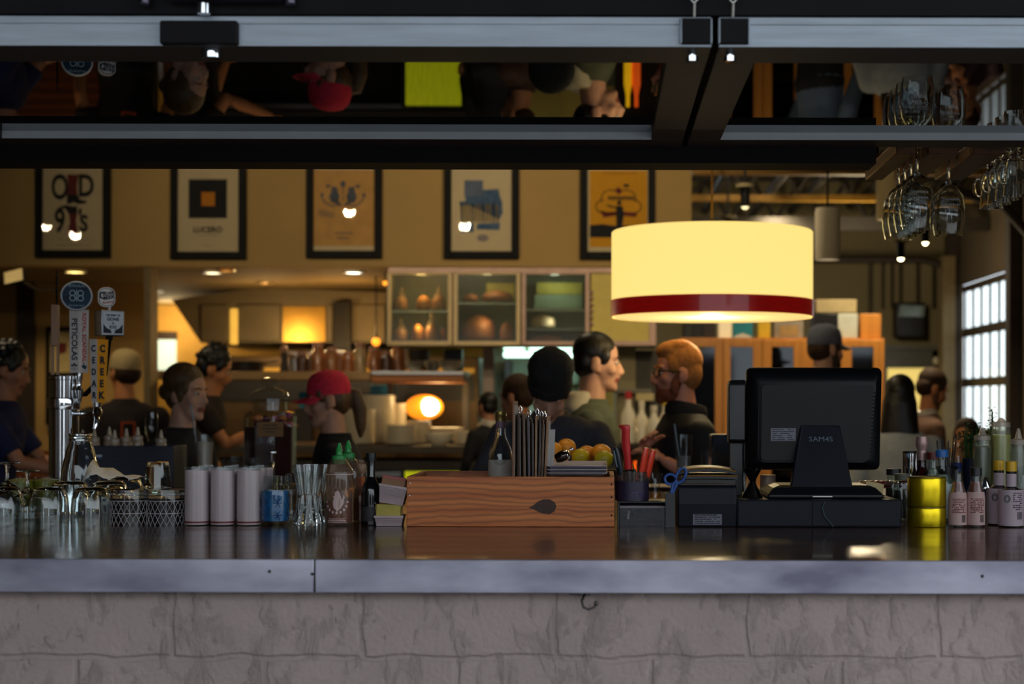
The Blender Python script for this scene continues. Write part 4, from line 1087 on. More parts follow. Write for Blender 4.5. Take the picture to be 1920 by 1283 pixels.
def person(label, hx, htop, Y, rz, skin_m, shirt_m, hair_m=None, hair='short', k=1.0, lean=4, hyaw=0, hpitch=0, hroll=0, neck=(0, .035, .165), arms=None, voxel=.007,
           beard=None, cap=None, cap_m=None, glasses=None, shoulders=.19, bulk=1.0, extra=None, trousers=None, sleeve=1.0, eyes=True, collar=None, group=None):
    lr = radians(lean)
    sp = V((0, sin(lr), cos(lr)))
    L = .50 * k
    nb = sp * L                                  # base of the neck, from the hips
    hc = nb + V((neck[0], neck[1], neck[2])) * k # head centre
    top = P(hx, htop, Y)
    HR = RZ(hyaw) @ RX(-hpitch) @ RY(hroll)
    R = RZ(rz)
    # highest point of the head along z
    hz = top.z - .128 * k * max(.86, cos(radians(hpitch))) - (.0 if not cap else .012)
    hipz = hz - hc.z
    off = R @ V((hc.x, hc.y, 0))
    root = thing('person', label, 'person', (top.x - off.x, Y - off.y, 0), radians(rz), group)
    O = V((0, 0, hipz))
    HT = T_(*(O + hc)) @ HR @ Matrix.Scale(k, 4)
    HI = HT.inverted()
    # ---- body
    b = MB(skin_m); b.mat(skin_m)
    if m_lip not in b.mats: b.mats.append(m_lip)
    def torso(mb, g, top_=1.0, low=-.06):
        rs = []
        for (u, rx, ry) in ((low, .165, .115), (.12, .155, .11), (.3, .142, .105), (.55, .162, .118), (.75, .178 , .118), (.87, shoulders * .93, .1), (.93, shoulders * .72, .085), (.985, shoulders * .5, .075), (1.06, .072, .062)):
            if u > top_: break
            c = O + sp * (u * L)
            rs.append((c.x, c.y, c.z, rx * k * bulk + g, ry * k * bulk + g))
        mb.rings(rs, 24)
    torso(b, -.012)
    NB = O + nb
    b.tube([NB + V((0, 0, -.05 * k)), NB.lerp(O + hc, .55) + V((0, -.008 * k, 0)), O + hc + V((0, -.02 * k, -.04 * k))], [.066 * k, .056 * k, .055 * k], 16)
    h = Sub(HT)
    h.ell((0, -.014, .042), (.076, .097, .088), seg=24, rings=16)
    h.ell((0, .026, -.016), (.062, .066, .088), seg=20, rings=14)
    h.ell((0, .03, -.072), (.05, .054, .044)); h.ell((0, .074, -.099), (.022, .017, .019)); h.ell((0, .05, -.09), (.036, .036, .026))
    h.tube([(0, .082, .018), (0, .096, -.006), (0, .107, -.029), (0, .097, -.040)], [.008, .010, .0125, .010], 10)
    for s in (-1, 1):
        h.ell((s * .012, .094, -.035), (.009, .011, .008), seg=10, rings=8)
        h.ell((s * .028, .072, .030), (.026, .014, .009), seg=12, rings=8)
        h.ell((s * .043, .056, -.025), (.023, .024, .022), seg=12, rings=8)
        h.ell((s * .0775, -.012, -.008), (.010, .023, .033), RX(-8).to_3x3(), seg=12, rings=10)
        h.ell((s * .074, .0, -.03), (.008, .012, .014), seg=10, rings=8)
    h.ell((0, .0875, -.0575), (.024, .010, .0055), seg=12, rings=8); h.ell((0, .0855, -.070), (.021, .010, .0065), seg=12, rings=8)
    b.v += h.v if False else []
    base = len(b.v)
    b.v += h.v; b.f += [[i + base for i in f] for f in h.f]; b.mi += h.mi
    # ---- arms
    sh = O + sp * (L * .88)
    A = {-1: ((-.255, .0, -.27), (-.25, .09, -.50)), 1: ((.255, .0, -.27), (.25, .09, -.50))}
    if arms: A.update(arms)
    shirt = MB(shirt_m)
    torso(shirt, .006)
    shirt.tube([NB + V((0, -.005, -.06 * k)), NB + V((0, -.004, .015 * k))], [.09 * k, .075 * k], 18)
    for s in (-1, 1):
        e, w_ = [V(q) for q in A[s][:2]]
        S = sh + V((s * shoulders * .92 * k, 0, -.03 * k)); E = sh + e * k; W = sh + w_ * k
        n = V(A[s][2]) if len(A[s]) > 2 else V((s, 0, .0)); cu = A[s][3] if len(A[s]) > 3 else .55
        b.tube([S, S.lerp(E, .5), E, E.lerp(W, .35), W], [.046 * k, .042 * k, .036 * k, .037 * k, .024 * k], 14)
        b.ell(E, .036 * k, seg=12, rings=8); b.ell(W, (.027 * k, .024 * k, .022 * k), seg=10, rings=8)
        hand(b, W, W - E, n, -s if len(A[s]) < 5 else A[s][4], cu, k)
        shirt.ell(S, (.066 * k, .062 * k, .06 * k), seg=14, rings=10)
        if sleeve >= 1: shirt.tube([S, S.lerp(E, .5), E, E.lerp(W, .5), E.lerp(W, .97)], [.064 * k, .057 * k, .050 * k, .045 * k, .036 * k], 14); shirt.ell(E, .05 * k, seg=12, rings=8)
        else: shirt.tube([S, S.lerp(E, .4), S.lerp(E, sleeve * 1.3)], [.066 * k, .060 * k, .060 * k], 14)
    def lips(c):
        q = HI @ c
        return 1 if (q.y > .078 and abs(q.x) < .024 and -.076 < q.z < -.053) else 0
    b.remesh('body', root, voxel, 3, .5, lips)
    shirt.remesh('shirt', root, voxel * 1.3, 4, .5)
    tm = trousers or M('dark_denim', (32, 34, 44), .8)
    tr = MB(tm)
    tr.rings([(O.x, O.y, O.z - .13 * k, .15, .105), (O.x, O.y, O.z, .172 * k * bulk, .125 * k * bulk), (O.x, O.y, O.z + .06 * k, .16 * k * bulk, .115 * k * bulk)], 20)
    for s in (-1, 1):
        tr.tube([(s * .085, 0, hipz - .04), (s * .095, .015, hipz * .55), (s * .1, .0, .09)], [.088 * k, .066 * k, .05 * k], 14)
    tr.remesh('trousers', root, .014, 2)
    sm = M('dark_shoe', (22, 20, 20), .5)
    for s in (-1, 1): MB(sm).rings([(s * .1, .06, 0.0, .045, .135), (s * .1, .06, .04, .045, .135), (s * .1, .03, .075, .042, .09), (s * .1, -.01, .115, .04, .05)], 18).build('shoe', root)
    # ---- face details
    if eyes:
        for s in (-1, 1):
            ey = Sub(HT, m_eyew); ey.ell((s * .031, .0765, .008), (.0125, .0095, .0085), seg=12, rings=8); ey.mat(m_eyed); ey.ell((s * .031, .0835, .008), (.0062, .0042, .0064), seg=10, rings=8)
            ey.build('eye', root)
            eb_ = Sub(HT, hair_m or m_brown); eb_.tube([(s * .014, .0905, .030), (s * .03, .089, .036), (s * .047, .075, .031)], [.003, .0042, .0025], 8, flat=1.0); eb_.build('eyebrow', root)
    # ---- hair
    if hair_m and hair:
        q = Sub(HT, hair_m)
        if hair in ('short', 'tied', 'pony', 'long', 'messy', 'quiff'):
            q.ell((0, -.022, .056), (.0825, .098, .087), seg=24, rings=16)
            q.ell((0, -.052, .004), (.078, .063, .085 if hair != 'short' else .072), seg=20, rings=12)
            for s in (-1, 1): q.ell((s * .064, .022, .035), (.016, .03, .04), seg=12, rings=8)
        if hair == 'quiff':
            q.ell((0, .038, .105), (.062, .05, .036), RX(-18).to_3x3()); q.ell((0, -.01, .118), (.066, .07, .032))
        if hair == 'messy':
            for i in range(26):
                a = i * 2.4; zz_ = .02 + .11 * (i / 26)
                q.ell((.078 * cos(a) * (1 - i / 46), -.025 + .088 * sin(a) * (1 - i / 40), zz_ + .015), (.026, .026, .022), seg=10, rings=6)
        if hair == 'tied':
            q.ell((0, -.125, .01), (.04, .038, .042)); q.ell((0, -.03, .066), (.09, .1, .09))
            for s in (-1, 1): q.ell((s * .068, .0, .01), (.018, .036, .05), seg=12, rings=8)
        if hair == 'pony': q.tube([(0, -.1, .03), (.0, -.135, .015), (.0, -.145, -.06), (.0, -.135, -.15), (0, -.125, -.2)], [.022, .034, .036, .026, .008], 12)
        if hair == 'long':
            q.ell((0, -.045, -.03), (.088, .072, .12)); q.rings([(0, -.06, -.40, .05, .02), (0, -.075, -.33, .1, .04), (0, -.07, -.18, .108, .055), (0, -.055, -.02, .095, .075), (0, -.04, .06, .075, .07)], 24)
        if hair == 'nape':
            q.ell((0, -.05, .0), (.08, .066, .075))
            for s in (-1, 1): q.ell((s * .066, .015, .02), (.015, .026, .035), seg=12, rings=8)
        q.remesh('hair', root, .006, 2)
    if beard:
        q = Sub(HT, beard)
        q.ell((0, .034, -.084), (.056, .060, .040), seg=20, rings=12); q.ell((0, .072, -.104), (.028, .024, .024))
        q.ell((0, .0905, -.046), (.025, .008, .0055), seg=12, rings=8)
        for s in (-1, 1): q.ell((s * .061, .018, -.045), (.012, .024, .045), RX(14).to_3x3())
        q.remesh('beard', root, .005, 1)
    if cap == 'beanie':
        q = Sub(HT, cap_m); prof = [(0.096, .022), (.1, .03), (.1, .062), (.097, .066), (.098, .09), (.103, .125), (.096, .145), (.07, .17), (.03, .18), (0, .181)]
        q.lathe([(.086, .022)] + prof, (0, -.012, -.0), 40, .93, 1.07, RX(7).to_3x3(), flute=.012, nf=20)
        q.build('beanie', root)
    if cap in ('ball', 'flat'):
        q = Sub(HT, cap_m); zc = .038
        prof = [(.093, zc - .012), (.095, zc), (.094, zc + .03), (.086, zc + .065), (.066, zc + .09), (.035, zc + .103), (0, zc + .106)]
        q.lathe([(.088, zc - .012)] + prof, (0, -.014, 0), 32, .92, 1.1, RX(5).to_3x3())
        q.ell((0, -.014, zc + .106), (.008, .008, .005), seg=10, rings=6)
        q.build('cap_crown', root)
        q = Sub(HT, cap_m); n_ = 12; top_v, bot = [], []
        Lb = .078 if cap == 'ball' else .05
        ring = []
        for i in range(n_ + 1):
            a = pi * (.12 + .76 * i / n_)
            ring.append(((.086 * cos(a), -.014 + .098 * sin(a), zc - .004 - .010 * abs(cos(a)) ** 2), (.080 * cos(a), -.014 + .098 * sin(a) + Lb * sin(a) ** .6, zc - .014 - .028 * abs(cos(a)) ** 2)))
        vs = []; fs = []
        for dz in (0, -.004):
            for a_, c_ in ring: vs.append((a_[0], a_[1], a_[2] + dz)); vs.append((c_[0], c_[1], c_[2] + dz))
        m_ = 2 * (n_ + 1)
        for i in range(n_):
            j = 2 * i
            fs.append((j, j + 1, j + 3, j + 2)); fs.append((m_ + j, m_ + j + 2, m_ + j + 3, m_ + j + 1)); fs.append((j + 1, m_ + j + 1, m_ + j + 3, j + 3)); fs.append((j, j + 2, m_ + j + 2, m_ + j))
        fs.append((0, m_, m_ + 1, 1)); fs.append((2 * n_, 2 * n_ + 1, m_ + 2 * n_ + 1, m_ + 2 * n_))
        q.add(vs, fs); q.build('cap_brim', root)
    if glasses:
        q = Sub(HT, glasses)
        for s in (-1, 1):
            q.tube([(s * .034 + .024 * cos(t * pi / 8), .100 - .012 * abs(cos(t * pi / 8)) ** 2 * (1 if s * cos(t * pi / 8) > 0 else .2), .004 + .019 * sin(t * pi / 8)) for t in range(16)], .0028, 8, closed=True)
            q.tube([(s * .058, .088, .012), (s * .075, .07, .014), (s * .082, .0, .008), (s * .08, -.03, -.008)], .003, 8)
        q.tube([(-.010, .101, .008), (0, .104, .012), (.010, .101, .008)], .0026, 8)
        g_ = q.build('glasses', root)
        q = Sub(HT, GLASS('spectacle_lens', (240, 240, 240), rough=.02))
        for s in (-1, 1): q.lathe([(0, 0), (.023, 0), (.023, .001), (0, .001)], (s * .034, .099, .004), 18, 1, .8, RX(-90).to_3x3())
        q.build('lens', g_)
    if collar:
        q = MB(collar[0]); r = collar[1] * k
        q.lathe([(r * .8, 0), (r * 1.08, -.03), (r * 1.12, .0), (r * .98, .028), (r * .86, .03)], NB + V((0, -.012 + (collar[2] if len(collar) > 2 else 0), .008 * k)), 24, 1.05, 1.0, RX(12).to_3x3())
        q.build('collar', root)
    if extra: extra(root, O, sp, L, k, HT)
    return root

sk_fair = skin('fair', (206, 158, 134)); sk_rosy = skin('rosy', (206, 140, 116)); sk_tan = skin('tan', (186, 128, 96)); sk_warm = skin('warm', (214, 140, 88))
h_black = M('black_hair', (20, 17, 17), .45, var=.3, scale=40, stretch=(1, 1, .3), bump=.3)
h_brown = M('brown_hair', (58, 40, 28), .7, spec=.25, var=.3, scale=40, bump=.3)
h_dblond = M('dark_blond_hair', (92, 68, 42), .5, var=.3, scale=40, bump=.3)
h_red = M('red_blond_hair', (172, 116, 66), .8, spec=.15, var=.25, scale=60, bump=.3)
h_beard = M('ginger_beard', (128, 66, 36), .7, var=.3, scale=80, bump=.4)
c_black = M('black_cotton', (20, 21, 27), .85, var=.25, scale=20)
c_navy = M('navy_cotton', (28, 36, 78), .85, var=.2, scale=20)
c_charcoal = M('charcoal_jersey', (58, 58, 66), .9, var=.15, scale=30)
c_olive = M('olive_jersey', (70, 78, 66), .9, var=.15, scale=12)
c_grey = M('pale_grey_knit', (158, 164, 168), .9, var=.1, scale=30)
c_brownj = M('brown_jacket', (88, 60, 44), .85, var=.15, scale=12)
c_hood = M('pale_hood', (176, 170, 152), .9, var=.1, scale=20)

# red-haired man with glasses, talking with his hands, at the far side of the bar
person('red-haired bearded man with dark glasses in black polo shirt, hands raised', 1268, 646, 6.95, 108, sk_rosy, c_black, h_red, 'quiff', 1.0, lean=6, hyaw=-6, hpitch=2, beard=h_beard, glasses=m_black, shoulders=.2, bulk=1.06,
       arms={1: ((.2, .12, -.22), (.0, .18, -.10), (0, .6, 1), .35), -1: ((-.28, -.02, -.26), (-.17, .15, -.15), (0, .3, 1), .55)}, sleeve=.5, voxel=.006, collar=(c_black, .085))
# tall dark-haired man in a hooded top
def hood_(root, O, sp, L, k, HT):
    q = MB(c_hood); c = O + sp * (L * .98)
    q.rings([(c.x, c.y - .06, c.z - .08, .11, .075), (c.x, c.y - .07, c.z - .02, .125, .09), (c.x, c.y - .055, c.z + .045, .10, .075), (c.x, c.y - .04, c.z + .06, .08, .05)], 22)
    q.remesh('hood', root, .01, 3)
person('dark-haired man in olive hooded top with pale hood, standing in profile', 1122, 628, 7.4, -90, sk_fair, c_olive, h_black, 'short', 1.06, lean=2, hpitch=4, extra=hood_, voxel=.007, bulk=1.05)
# man in the charcoal beanie, bent over
person('man in black knit beanie and charcoal sweater, looking down with bowed head', 1030, 680, 6.6, 180, sk_fair, c_charcoal, h_brown, 'nape', 1.0, lean=20, hpitch=48, hroll=-4, neck=(0, .13, .09), eyes=False, cap='beanie', cap_m=M('black_wool', (38, 38, 40), .95, var=.2, scale=60, bump=.4), shoulders=.21, bulk=1.1,
       arms={1: ((.28, .1, -.2), (.10, .27, -.19), (0, 0, 1), .4), -1: ((-.28, .1, -.2), (-.10, .27, -.19), (0, 0, 1), .4)}, voxel=.006)
# woman in the red cap
person('woman in red baseball cap and black top, fair ponytail, facing left', 613, 697, 7.4, 98, skin('pale', (196, 146, 122)), c_black, h_dblond, 'pony', .98, lean=8, hyaw=6, hpitch=10, cap='ball', cap_m=M('red_cap_cloth', (226, 48, 76), .85, var=.15, scale=40), shoulders=.18, voxel=.007)
# smiling woman at left
person('smiling woman with tied-back hair in black top, facing right', 352, 690, 7.3, -112, sk_fair, c_black, h_dblond, 'tied', .97, lean=5, hyaw=-2, hpitch=3, shoulders=.18, voxel=.007)
# cook behind her
person('dark-haired cook in brown-black shirt reaching right across the kitchen', 402, 655, 9.3, -80, sk_warm, M('brown_black_cotton', (44, 34, 28), .85), h_black, 'messy', 1.0, lean=8, hpitch=22, arms={1: ((.2, .12, -.2), (.16, .36, -.12), (0, 0, 1), .4)}, sleeve=.5, voxel=.009)
# man in cream flat cap seen from behind
def logo_(root, O, sp, L, k, HT):
    q = MB(M('orange_print', (196, 78, 36), .8)); c = O + sp * (L * .66)
    for a, b_, c_, d_ in ((-.04, -.03, -.05, .05), (.03, .04, -.05, .05), (-.03, .03, .04, .05), (-.03, .03, -.05, -.04)):
        q.span((c.x + a, c.y - .14, c.z + c_), (c.x + b_, c.y - .128, c.z + d_))
    q.build('shirt_print', root)
person('man in cream cap and dark tee with orange square on its back', 233, 655, 9.6, 24, sk_warm, M('maroon_black', (38, 28, 28), .85), h_brown, 'nape', 1.02, lean=2, hyaw=20, cap='flat', cap_m=M('cream_cap', (196, 172, 122), .85), extra=logo_, sleeve=.5, voxel=.009, shoulders=.21)
# man at the far left
person('dark-haired person in navy at the left edge, arm stretched out', 18, 650, 8.2, -85, sk_tan, c_navy, h_black, 'messy', 1.0, lean=10, hpitch=15, voxel=.009, bulk=1.15, arms={1: ((.2, .15, -.24), (.16, .42, -.3), (0, 0, 1), .4), -1: ((-.2, .15, -.24), (-.16, .40, -.32), (0, 0, 1), .4)}, sleeve=.6)
# man in grey cap by the cabinet
person('man in blue-grey cap and pale shirt standing before the orange cabinet', 1550, 609, 9.4, -62, sk_fair, M('blue_shirt', (108, 128, 160), .8), h_brown, 'nape', 1.05, lean=2, hpitch=4, cap='ball', cap_m=M('slate_cap', (92, 98, 116), .85, var=.2), beard=M('dark_beard', (60, 46, 38), .8), voxel=.009)
# woman with long dark hair
person('woman with long dark hair and pale grey sweater seen from behind', 1688, 706, 8.6, -8, sk_fair, c_grey, h_black, 'long', .97, lean=4, hyaw=-6, voxel=.009, shoulders=.185, eyes=False, bulk=1.05)
# man in brown jacket
person('man in brown jacket with short dark hair looking down to the right', 1748, 697, 10.4, -80, sk_warm, c_brownj, h_brown, 'short', 1.0, lean=10, hpitch=24, voxel=.009, beard=M('stubble', (120, 80, 58), .8), collar=(m_white, .07))
# seated person by the window
person('seated person with orange-toned face by the window, with hand at mouth', 1812, 787, 9.2, 150, sk_warm, M('plum_top', (74, 46, 52), .85), h_brown, 'short', .85, lean=10, hpitch=6, arms={-1: ((-.2, .2, -.2), (-.03, .19, .06), (0, 1, 0), .7), 1: ((.2, .2, -.2), (.05, .2, -.05), (0, 1, 0), .7)}, voxel=.009)
# half-hidden people behind the beanie
person('person with dark hair half hidden behind the bowed man in the beanie', 968, 706, 8.3, 60, sk_tan, M('maroon_top', (60, 34, 32), .85), h_brown, 'short', .9, lean=12, hpitch=10, voxel=.01)
person('small dark-haired person in black beside the steel door post', 913, 737, 9.9, 40, sk_tan, c_black, h_black, 'short', .68, lean=6, voxel=.01, collar=(m_white, .07))
# ================================================================== things on the far service counter
m_glass = GLASS('clear_glass', (247, 249, 249), rough=.015, ior=1.5, boost=1.05, bump=.03)
m_cry = CRYSTAL('clear_crystal')
m_glassg = GLASS('greenish_glass', (243, 248, 246), rough=.02, ior=1.5, boost=1.1, bump=.03)
m_frost = GLASS('cloudy_plastic', (232, 230, 222), rough=.25, body=.45, bodycol=(206, 200, 190))
def shell(r0, r1, h, wall=.0025, base=.006):
    """straight or tapered drinking glass: foot at z=0"""
    return [(0, 0), (r0, 0), (r1, h), (r1 - wall, h), (r0 - wall, base), (0, base)]
def LIQ(name, rgb, alpha=.85):
    return GLASS(name, rgb, rough=.02, ior=1.33, body=alpha, bodycol=rgb)
# ---- beer tower
Yt = 5.42
kt = Yt / F
tw = thing('beer_tower', 'chrome column beer tower with faucet and tall tap handles', 'beer tap', (X(120, Yt), Yt, ZC))
tz = lambda y: Z(120, y, Yt) - ZC
tx = lambda x: (x - 120) * kt
mc = MB(m_chrome)
mc.lathe([(0, 0), (.07, 0), (.07, .012), (.049, .02), (.049, tz(768)), (.053, tz(767)), (.055, tz(757)), (.053, tz(748)), (.047, tz(746)), (.047, tz(713)), (.05, tz(712)), (.05, tz(706)), (.045, tz(704)), (0, tz(704))], seg=40)
mc.build('column', tw)
sh_ = MB(m_chrome)
sh_.tube([(.04, -.0, tz(776)), (tx(172), -.03, tz(776))], .009, 14); sh_.ell((tx(158), -.018, tz(776)), (.012, .016, .016))
sh_.build('shank', tw)
fc_ = MB(m_chrome)
fc_.lathe([(0, -.014), (.012, -.013), (.017, 0), (.013, .014), (.009, .02), (.012, .026), (.012, .034), (0, .034)], (tx(190), -.04, tz(774)), 20)
fc_.tube([(tx(172), -.03, tz(776)), (tx(188), -.04, tz(776)), (tx(191), -.05, tz(787)), (tx(188), -.055, tz(804))], [.009, .011, .009, .007], 12)
fc_.build('faucet', tw)
m_hw = M('white_tap_handle', (206, 200, 196), .4, coat=.3, var=.05)
m_hy = M('amber_tap_handle', (222, 150, 24), .4, coat=.3, var=.05)
m_ink2 = M('navy_ink', (22, 26, 44), .6); m_inkr = M('red_ink', (190, 60, 62), .6)
def handle2(x, ytop, ybot, yfr, wt, wb, mL, mR, mB_, name, label, rz, front_words, side):
    """two-faced tapering tap handle: faces meet at an edge towards the viewer"""
    h = thing(name, label, 'tap handle', (tx(x) + tw.location.x, Yt + yfr, ZC + tz(ybot)), 0, 'tap handles on the beer tower')
    H = (ybot - ytop) * kt
    return h, H
# white handle with round badge
h1 = thing('tap_handle', 'white tap handle lettered in black and red with round teal badge on top', 'tap handle', (tw.location.x + tx(152), Yt - .02, ZC + tz(699)), radians(18), 'tap handles on the beer tower')
H = (699 - 581) * kt; wl, wr = 17 * kt, 17 * kt
def vprism(mats, xl, xm, xr, dy, z0, z1, s0=1.0, s1=1.0, back=.05):
    mb = MB(mats[0])
    def ring(z, s): return [((xl - xm) * s, dy * s, z), (0, 0, z), ((xr - xm) * s, dy * s, z), ((xr - xm) * s * .6, (dy + back) * s, z), ((xl - xm) * s * .6, (dy + back) * s, z)]
    a, b = ring(z0, s0), ring(z1, s1)
    vs = a + b
    mb.add(vs, [(0, 1, 6, 5), (4, 3, 2, 1, 0), (5, 6, 7, 8, 9), (2, 3, 8, 7), (3, 4, 9, 8), (4, 0, 5, 9)])
    mb.mat(mats[1]); mb.add(vs, [(1, 2, 7, 6)])
    return mb
vprism((m_hw, m_hw), -18 * kt, 0, 17 * kt, .022, 0, H, .94, 1.0).build('grip', h1, smooth=0, bevel=.001)
def face_frame(xe, dy, z, flip):
    """matrix for text lying on the left (-1) or right (+1) face"""
    a = math.atan2(dy, abs(xe))
    return T_(xe * .5, dy * .5 - .0008, z) @ Matrix.Rotation(a if flip > 0 else -a, 4, 'Z') @ FRONT
q = MB(m_ink2); q.text('PETICOLAS', .030, face_frame(-18 * kt, .022, H * .53, -1) @ Matrix.Rotation(-pi / 2, 4, 'Z'), bold=.0005, sx=.95)
fr_ = face_frame(-18 * kt, .022, H * .10, -1); q.text('*', .05, fr_ @ T_(0, -.012, 0), bold=.002)
q.mat(m_inkr); q.text('ROYAL SCANDAL', .021, face_frame(17 * kt, .022, H * .56, 1) @ Matrix.Rotation(-pi / 2, 4, 'Z'), bold=.0004)
q.mat(M('teal_ink', (24, 60, 74), .6)); fr_ = face_frame(17 * kt, .022, H * .1, 1)
q.prism([(-.010, .004), (-.004, .004), (-.004, .012), (.001, .012), (.001, .004), (.010, .002), (.010, -.004), (.003, -.012), (-.002, -.006), (-.006, -.007)], (0, 0, 0), (1, 0, 0), (0, 1, 0), .0008, ) if False else q.add([fr_ @ V(p) for p in ((-.010, .004, 0), (-.004, .004, 0), (-.004, .012, 0), (.001, .012, 0), (.001, .004, 0), (.010, .002, 0), (.010, -.004, 0), (.003, -.012, 0), (-.002, -.006, 0), (-.006, -.007, 0))], [(0, 1, 2, 3, 4, 5, 6, 7, 8, 9)])
q.build('lettering', h1, smooth=0)
zb = H + 25 * kt
R90 = RX(90).to_3x3()
MB(M('pale_badge_rim', (170, 176, 184), .4)).lathe([(0, -.012), (.048, -.012), (.05, -.008), (.05, .008), (.047, .011), (.045, .011), (.045, .008), (0, .008)], (-5 * kt, 0, zb), 40, 1.04, 1, R90).build('badge', h1)
bd = MB(M('teal_badge', (24, 58, 82), .5, spec=.2, rgb2=(16, 30, 50), scale=30)).lathe([(0, .008), (.0445, .008), (.0445, .0095), (0, .0095)], (-5 * kt, 0, zb), 40, 1.04, 1, R90)
bd.mat(M('badge_line', (150, 180, 196), .5))
for s in (-1, 1):
    for dz in (-.008, .009):
        bd.tube([(-5 * kt + s * (.004 + .009 + .009 * cos(t * pi / 6)), -.0105, zb + dz + .009 * sin(t * pi / 6)) for t in range(12)], .0015, 6, closed=True)
bd.tube([(-5 * kt, -.0105, zb - .018), (-5 * kt, -.0105, zb + .02)], .0015, 6); bd.text('PETICOLAS', .011, T_(-5 * kt, -.0102, zb + .033) @ FRONT); bd.text('B R E W I N G', .008, T_(-5 * kt, -.0102, zb - .033) @ FRONT)
bd.build('badge_face', h1)
MB(m_chrome).lathe([(0, 0), (.012, 0), (.012, -.02), (.008, -.03), (.008, -.05), (.014, -.06), (.01, -.085), (.004, -.11), (0, -.11)]).build('ferrule', h1)
MB(m_chrome).tube([(0, .0, -.1), (-.03, .02, -.12)], .007).build('stem', h1)
# amber and white two-sided handle under a silver box
h2 = thing('tap_handle', 'amber and white tap handle lettered down both sides', 'tap handle', (tw.location.x + tx(189), Yt - .04, ZC + tz(755)), radians(18), 'tap handles on the beer tower')
H = (755 - 637) * kt
vprism((m_hw, m_hy), -14 * kt, 0, 20 * kt, .024, 0, H, .72, 1.0).build('grip', h2, smooth=0, bevel=.001)
q = MB(m_ink2)
for i, c in enumerate('CREEK'):
    z = H * (.85 - .185 * i); s = .72 + .28 * z / H
    q.text(c, .033, face_frame(20 * kt * s, .024 * s, z, 1), bold=.0016, sx=.9)
for i, c in enumerate('CEDAR'):
    z = H * (.85 - .185 * i); s = .72 + .28 * z / H
    q.text(c, .030, face_frame(-14 * kt * s, .024 * s, z, -1), bold=.0011, sx=.9)
q.build('lettering', h2, smooth=0)
MB(m_chrome).lathe([(0, 0), (.014, 0), (.014, -.014), (.009, -.02), (.011, -.034), (0, -.034)]).build('ferrule', h2)
# silver box handle with oval sign on top (behind the amber one)
h3 = thing('tap_handle', 'silver box-topped tap handle carrying a small white rounded sign', 'tap handle', (tw.location.x + tx(196), Yt + .03, ZC + tz(634)), 0, 'tap handles on the beer tower')
zc_ = (634 - 605) * kt
bx = MB(M('brushed_silver', (150, 152, 158), .35, metal=.9)).box((.0, .02, zc_), (.082, .06, .086), RZ(40).to_3x3()); bx.build('box', h3, bevel=.003)
Tb = T_(0, .02, zc_) @ RZ(40)
fp = Sub(Tb, M('box_face', (196, 206, 216), .5)); fp.box((0, -.0305, 0), (.072, .002, .074)); fp.build('face_plate', h3)
tq = Sub(Tb, m_ink2)
for i, (wd, sz) in enumerate((('THE SPIRIT OF', .008), ('GONE', .015), ('A', .011), ('RYE', .015))): tq.text(wd, sz, T_(0, -.032, .026 - i * .0135) @ FRONT, bold=.0003)
for s in (-1, 1): tq.prism([(s * .034, -.035), (s * .034, -.004), (s * .022, -.018), (s * .008, -.024), (s * .004, -.035)] if s < 0 else [(.004, -.035), (.008, -.024), (.022, -.018), (.034, -.004), (.034, -.035)], (0, -.0316, 0), (1, 0, 0), (0, 0, 1), .0006)
tq.build('print', h3, smooth=0)
MB(m_hw).tube([(0, .02, zc_ + .04), (0, .02, zc_ + .075)], .005).build('sign_stem', h3)
zo = (634 - 556) * kt
def rrect(w, h, r, n=8):
    o_ = []
    for cx, cz, a in ((w - r, h - r, 0), (-w + r, h - r, pi / 2), (-w + r, -h + r, pi), (w - r, -h + r, 1.5 * pi)):
        for i in range(n + 1): o_.append((cx + r * cos(a + pi / 2 * i / n), cz + r * sin(a + pi / 2 * i / n)))
    return o_
Ts = T_(-.004, .005, zo) @ RZ(30)
sg_ = Sub(Ts, m_hw); sg_.prism(rrect(.029, .034, .024), (0, 0, 0), (1, 0, 0), (0, 0, 1), -.016); sg_.build('sign', h3, bevel=.001)
tq = Sub(Ts, m_ink2)
ro = rrect(.0255, .0305, .021); ri = rrect(.0235, .0285, .019)
n_ = len(ro); tq.add([(a, -.0006, b) for a, b in ro] + [(a, -.0006, b) for a, b in ri], [(i, (i + 1) % n_, n_ + (i + 1) % n_, n_ + i) for i in range(n_)])
tq.text('C', .034, T_(-.014, -.0012, .004) @ RY(-8) @ FRONT, bold=.001); tq.text('EDAR', .0155, T_(.006, -.0012, .013) @ RY(-14) @ FRONT, bold=.0006); tq.text('REEK', .017, T_(.007, -.0012, -.001) @ RY(-14) @ FRONT, bold=.0006)
tq.mat(m_inkr); tq.text('Brewery', .0105, T_(.004, -.0012, -.017) @ RY(-10) @ FRONT, bold=.0002)
tq.build('lettering', h3, smooth=0)
MB(m_frame).lathe([(0, -.005), (.012, -.005), (.012, zc_ - .04), (0, zc_ - .04)], (0, .02, 0)).build('neck', h3)
MB(m_frame).tube([(0, .02, 0), (-.02, .04, -.12), (-.09, .05, -.19), (-.13, .03, -.19)], .009).build('stem', h3)
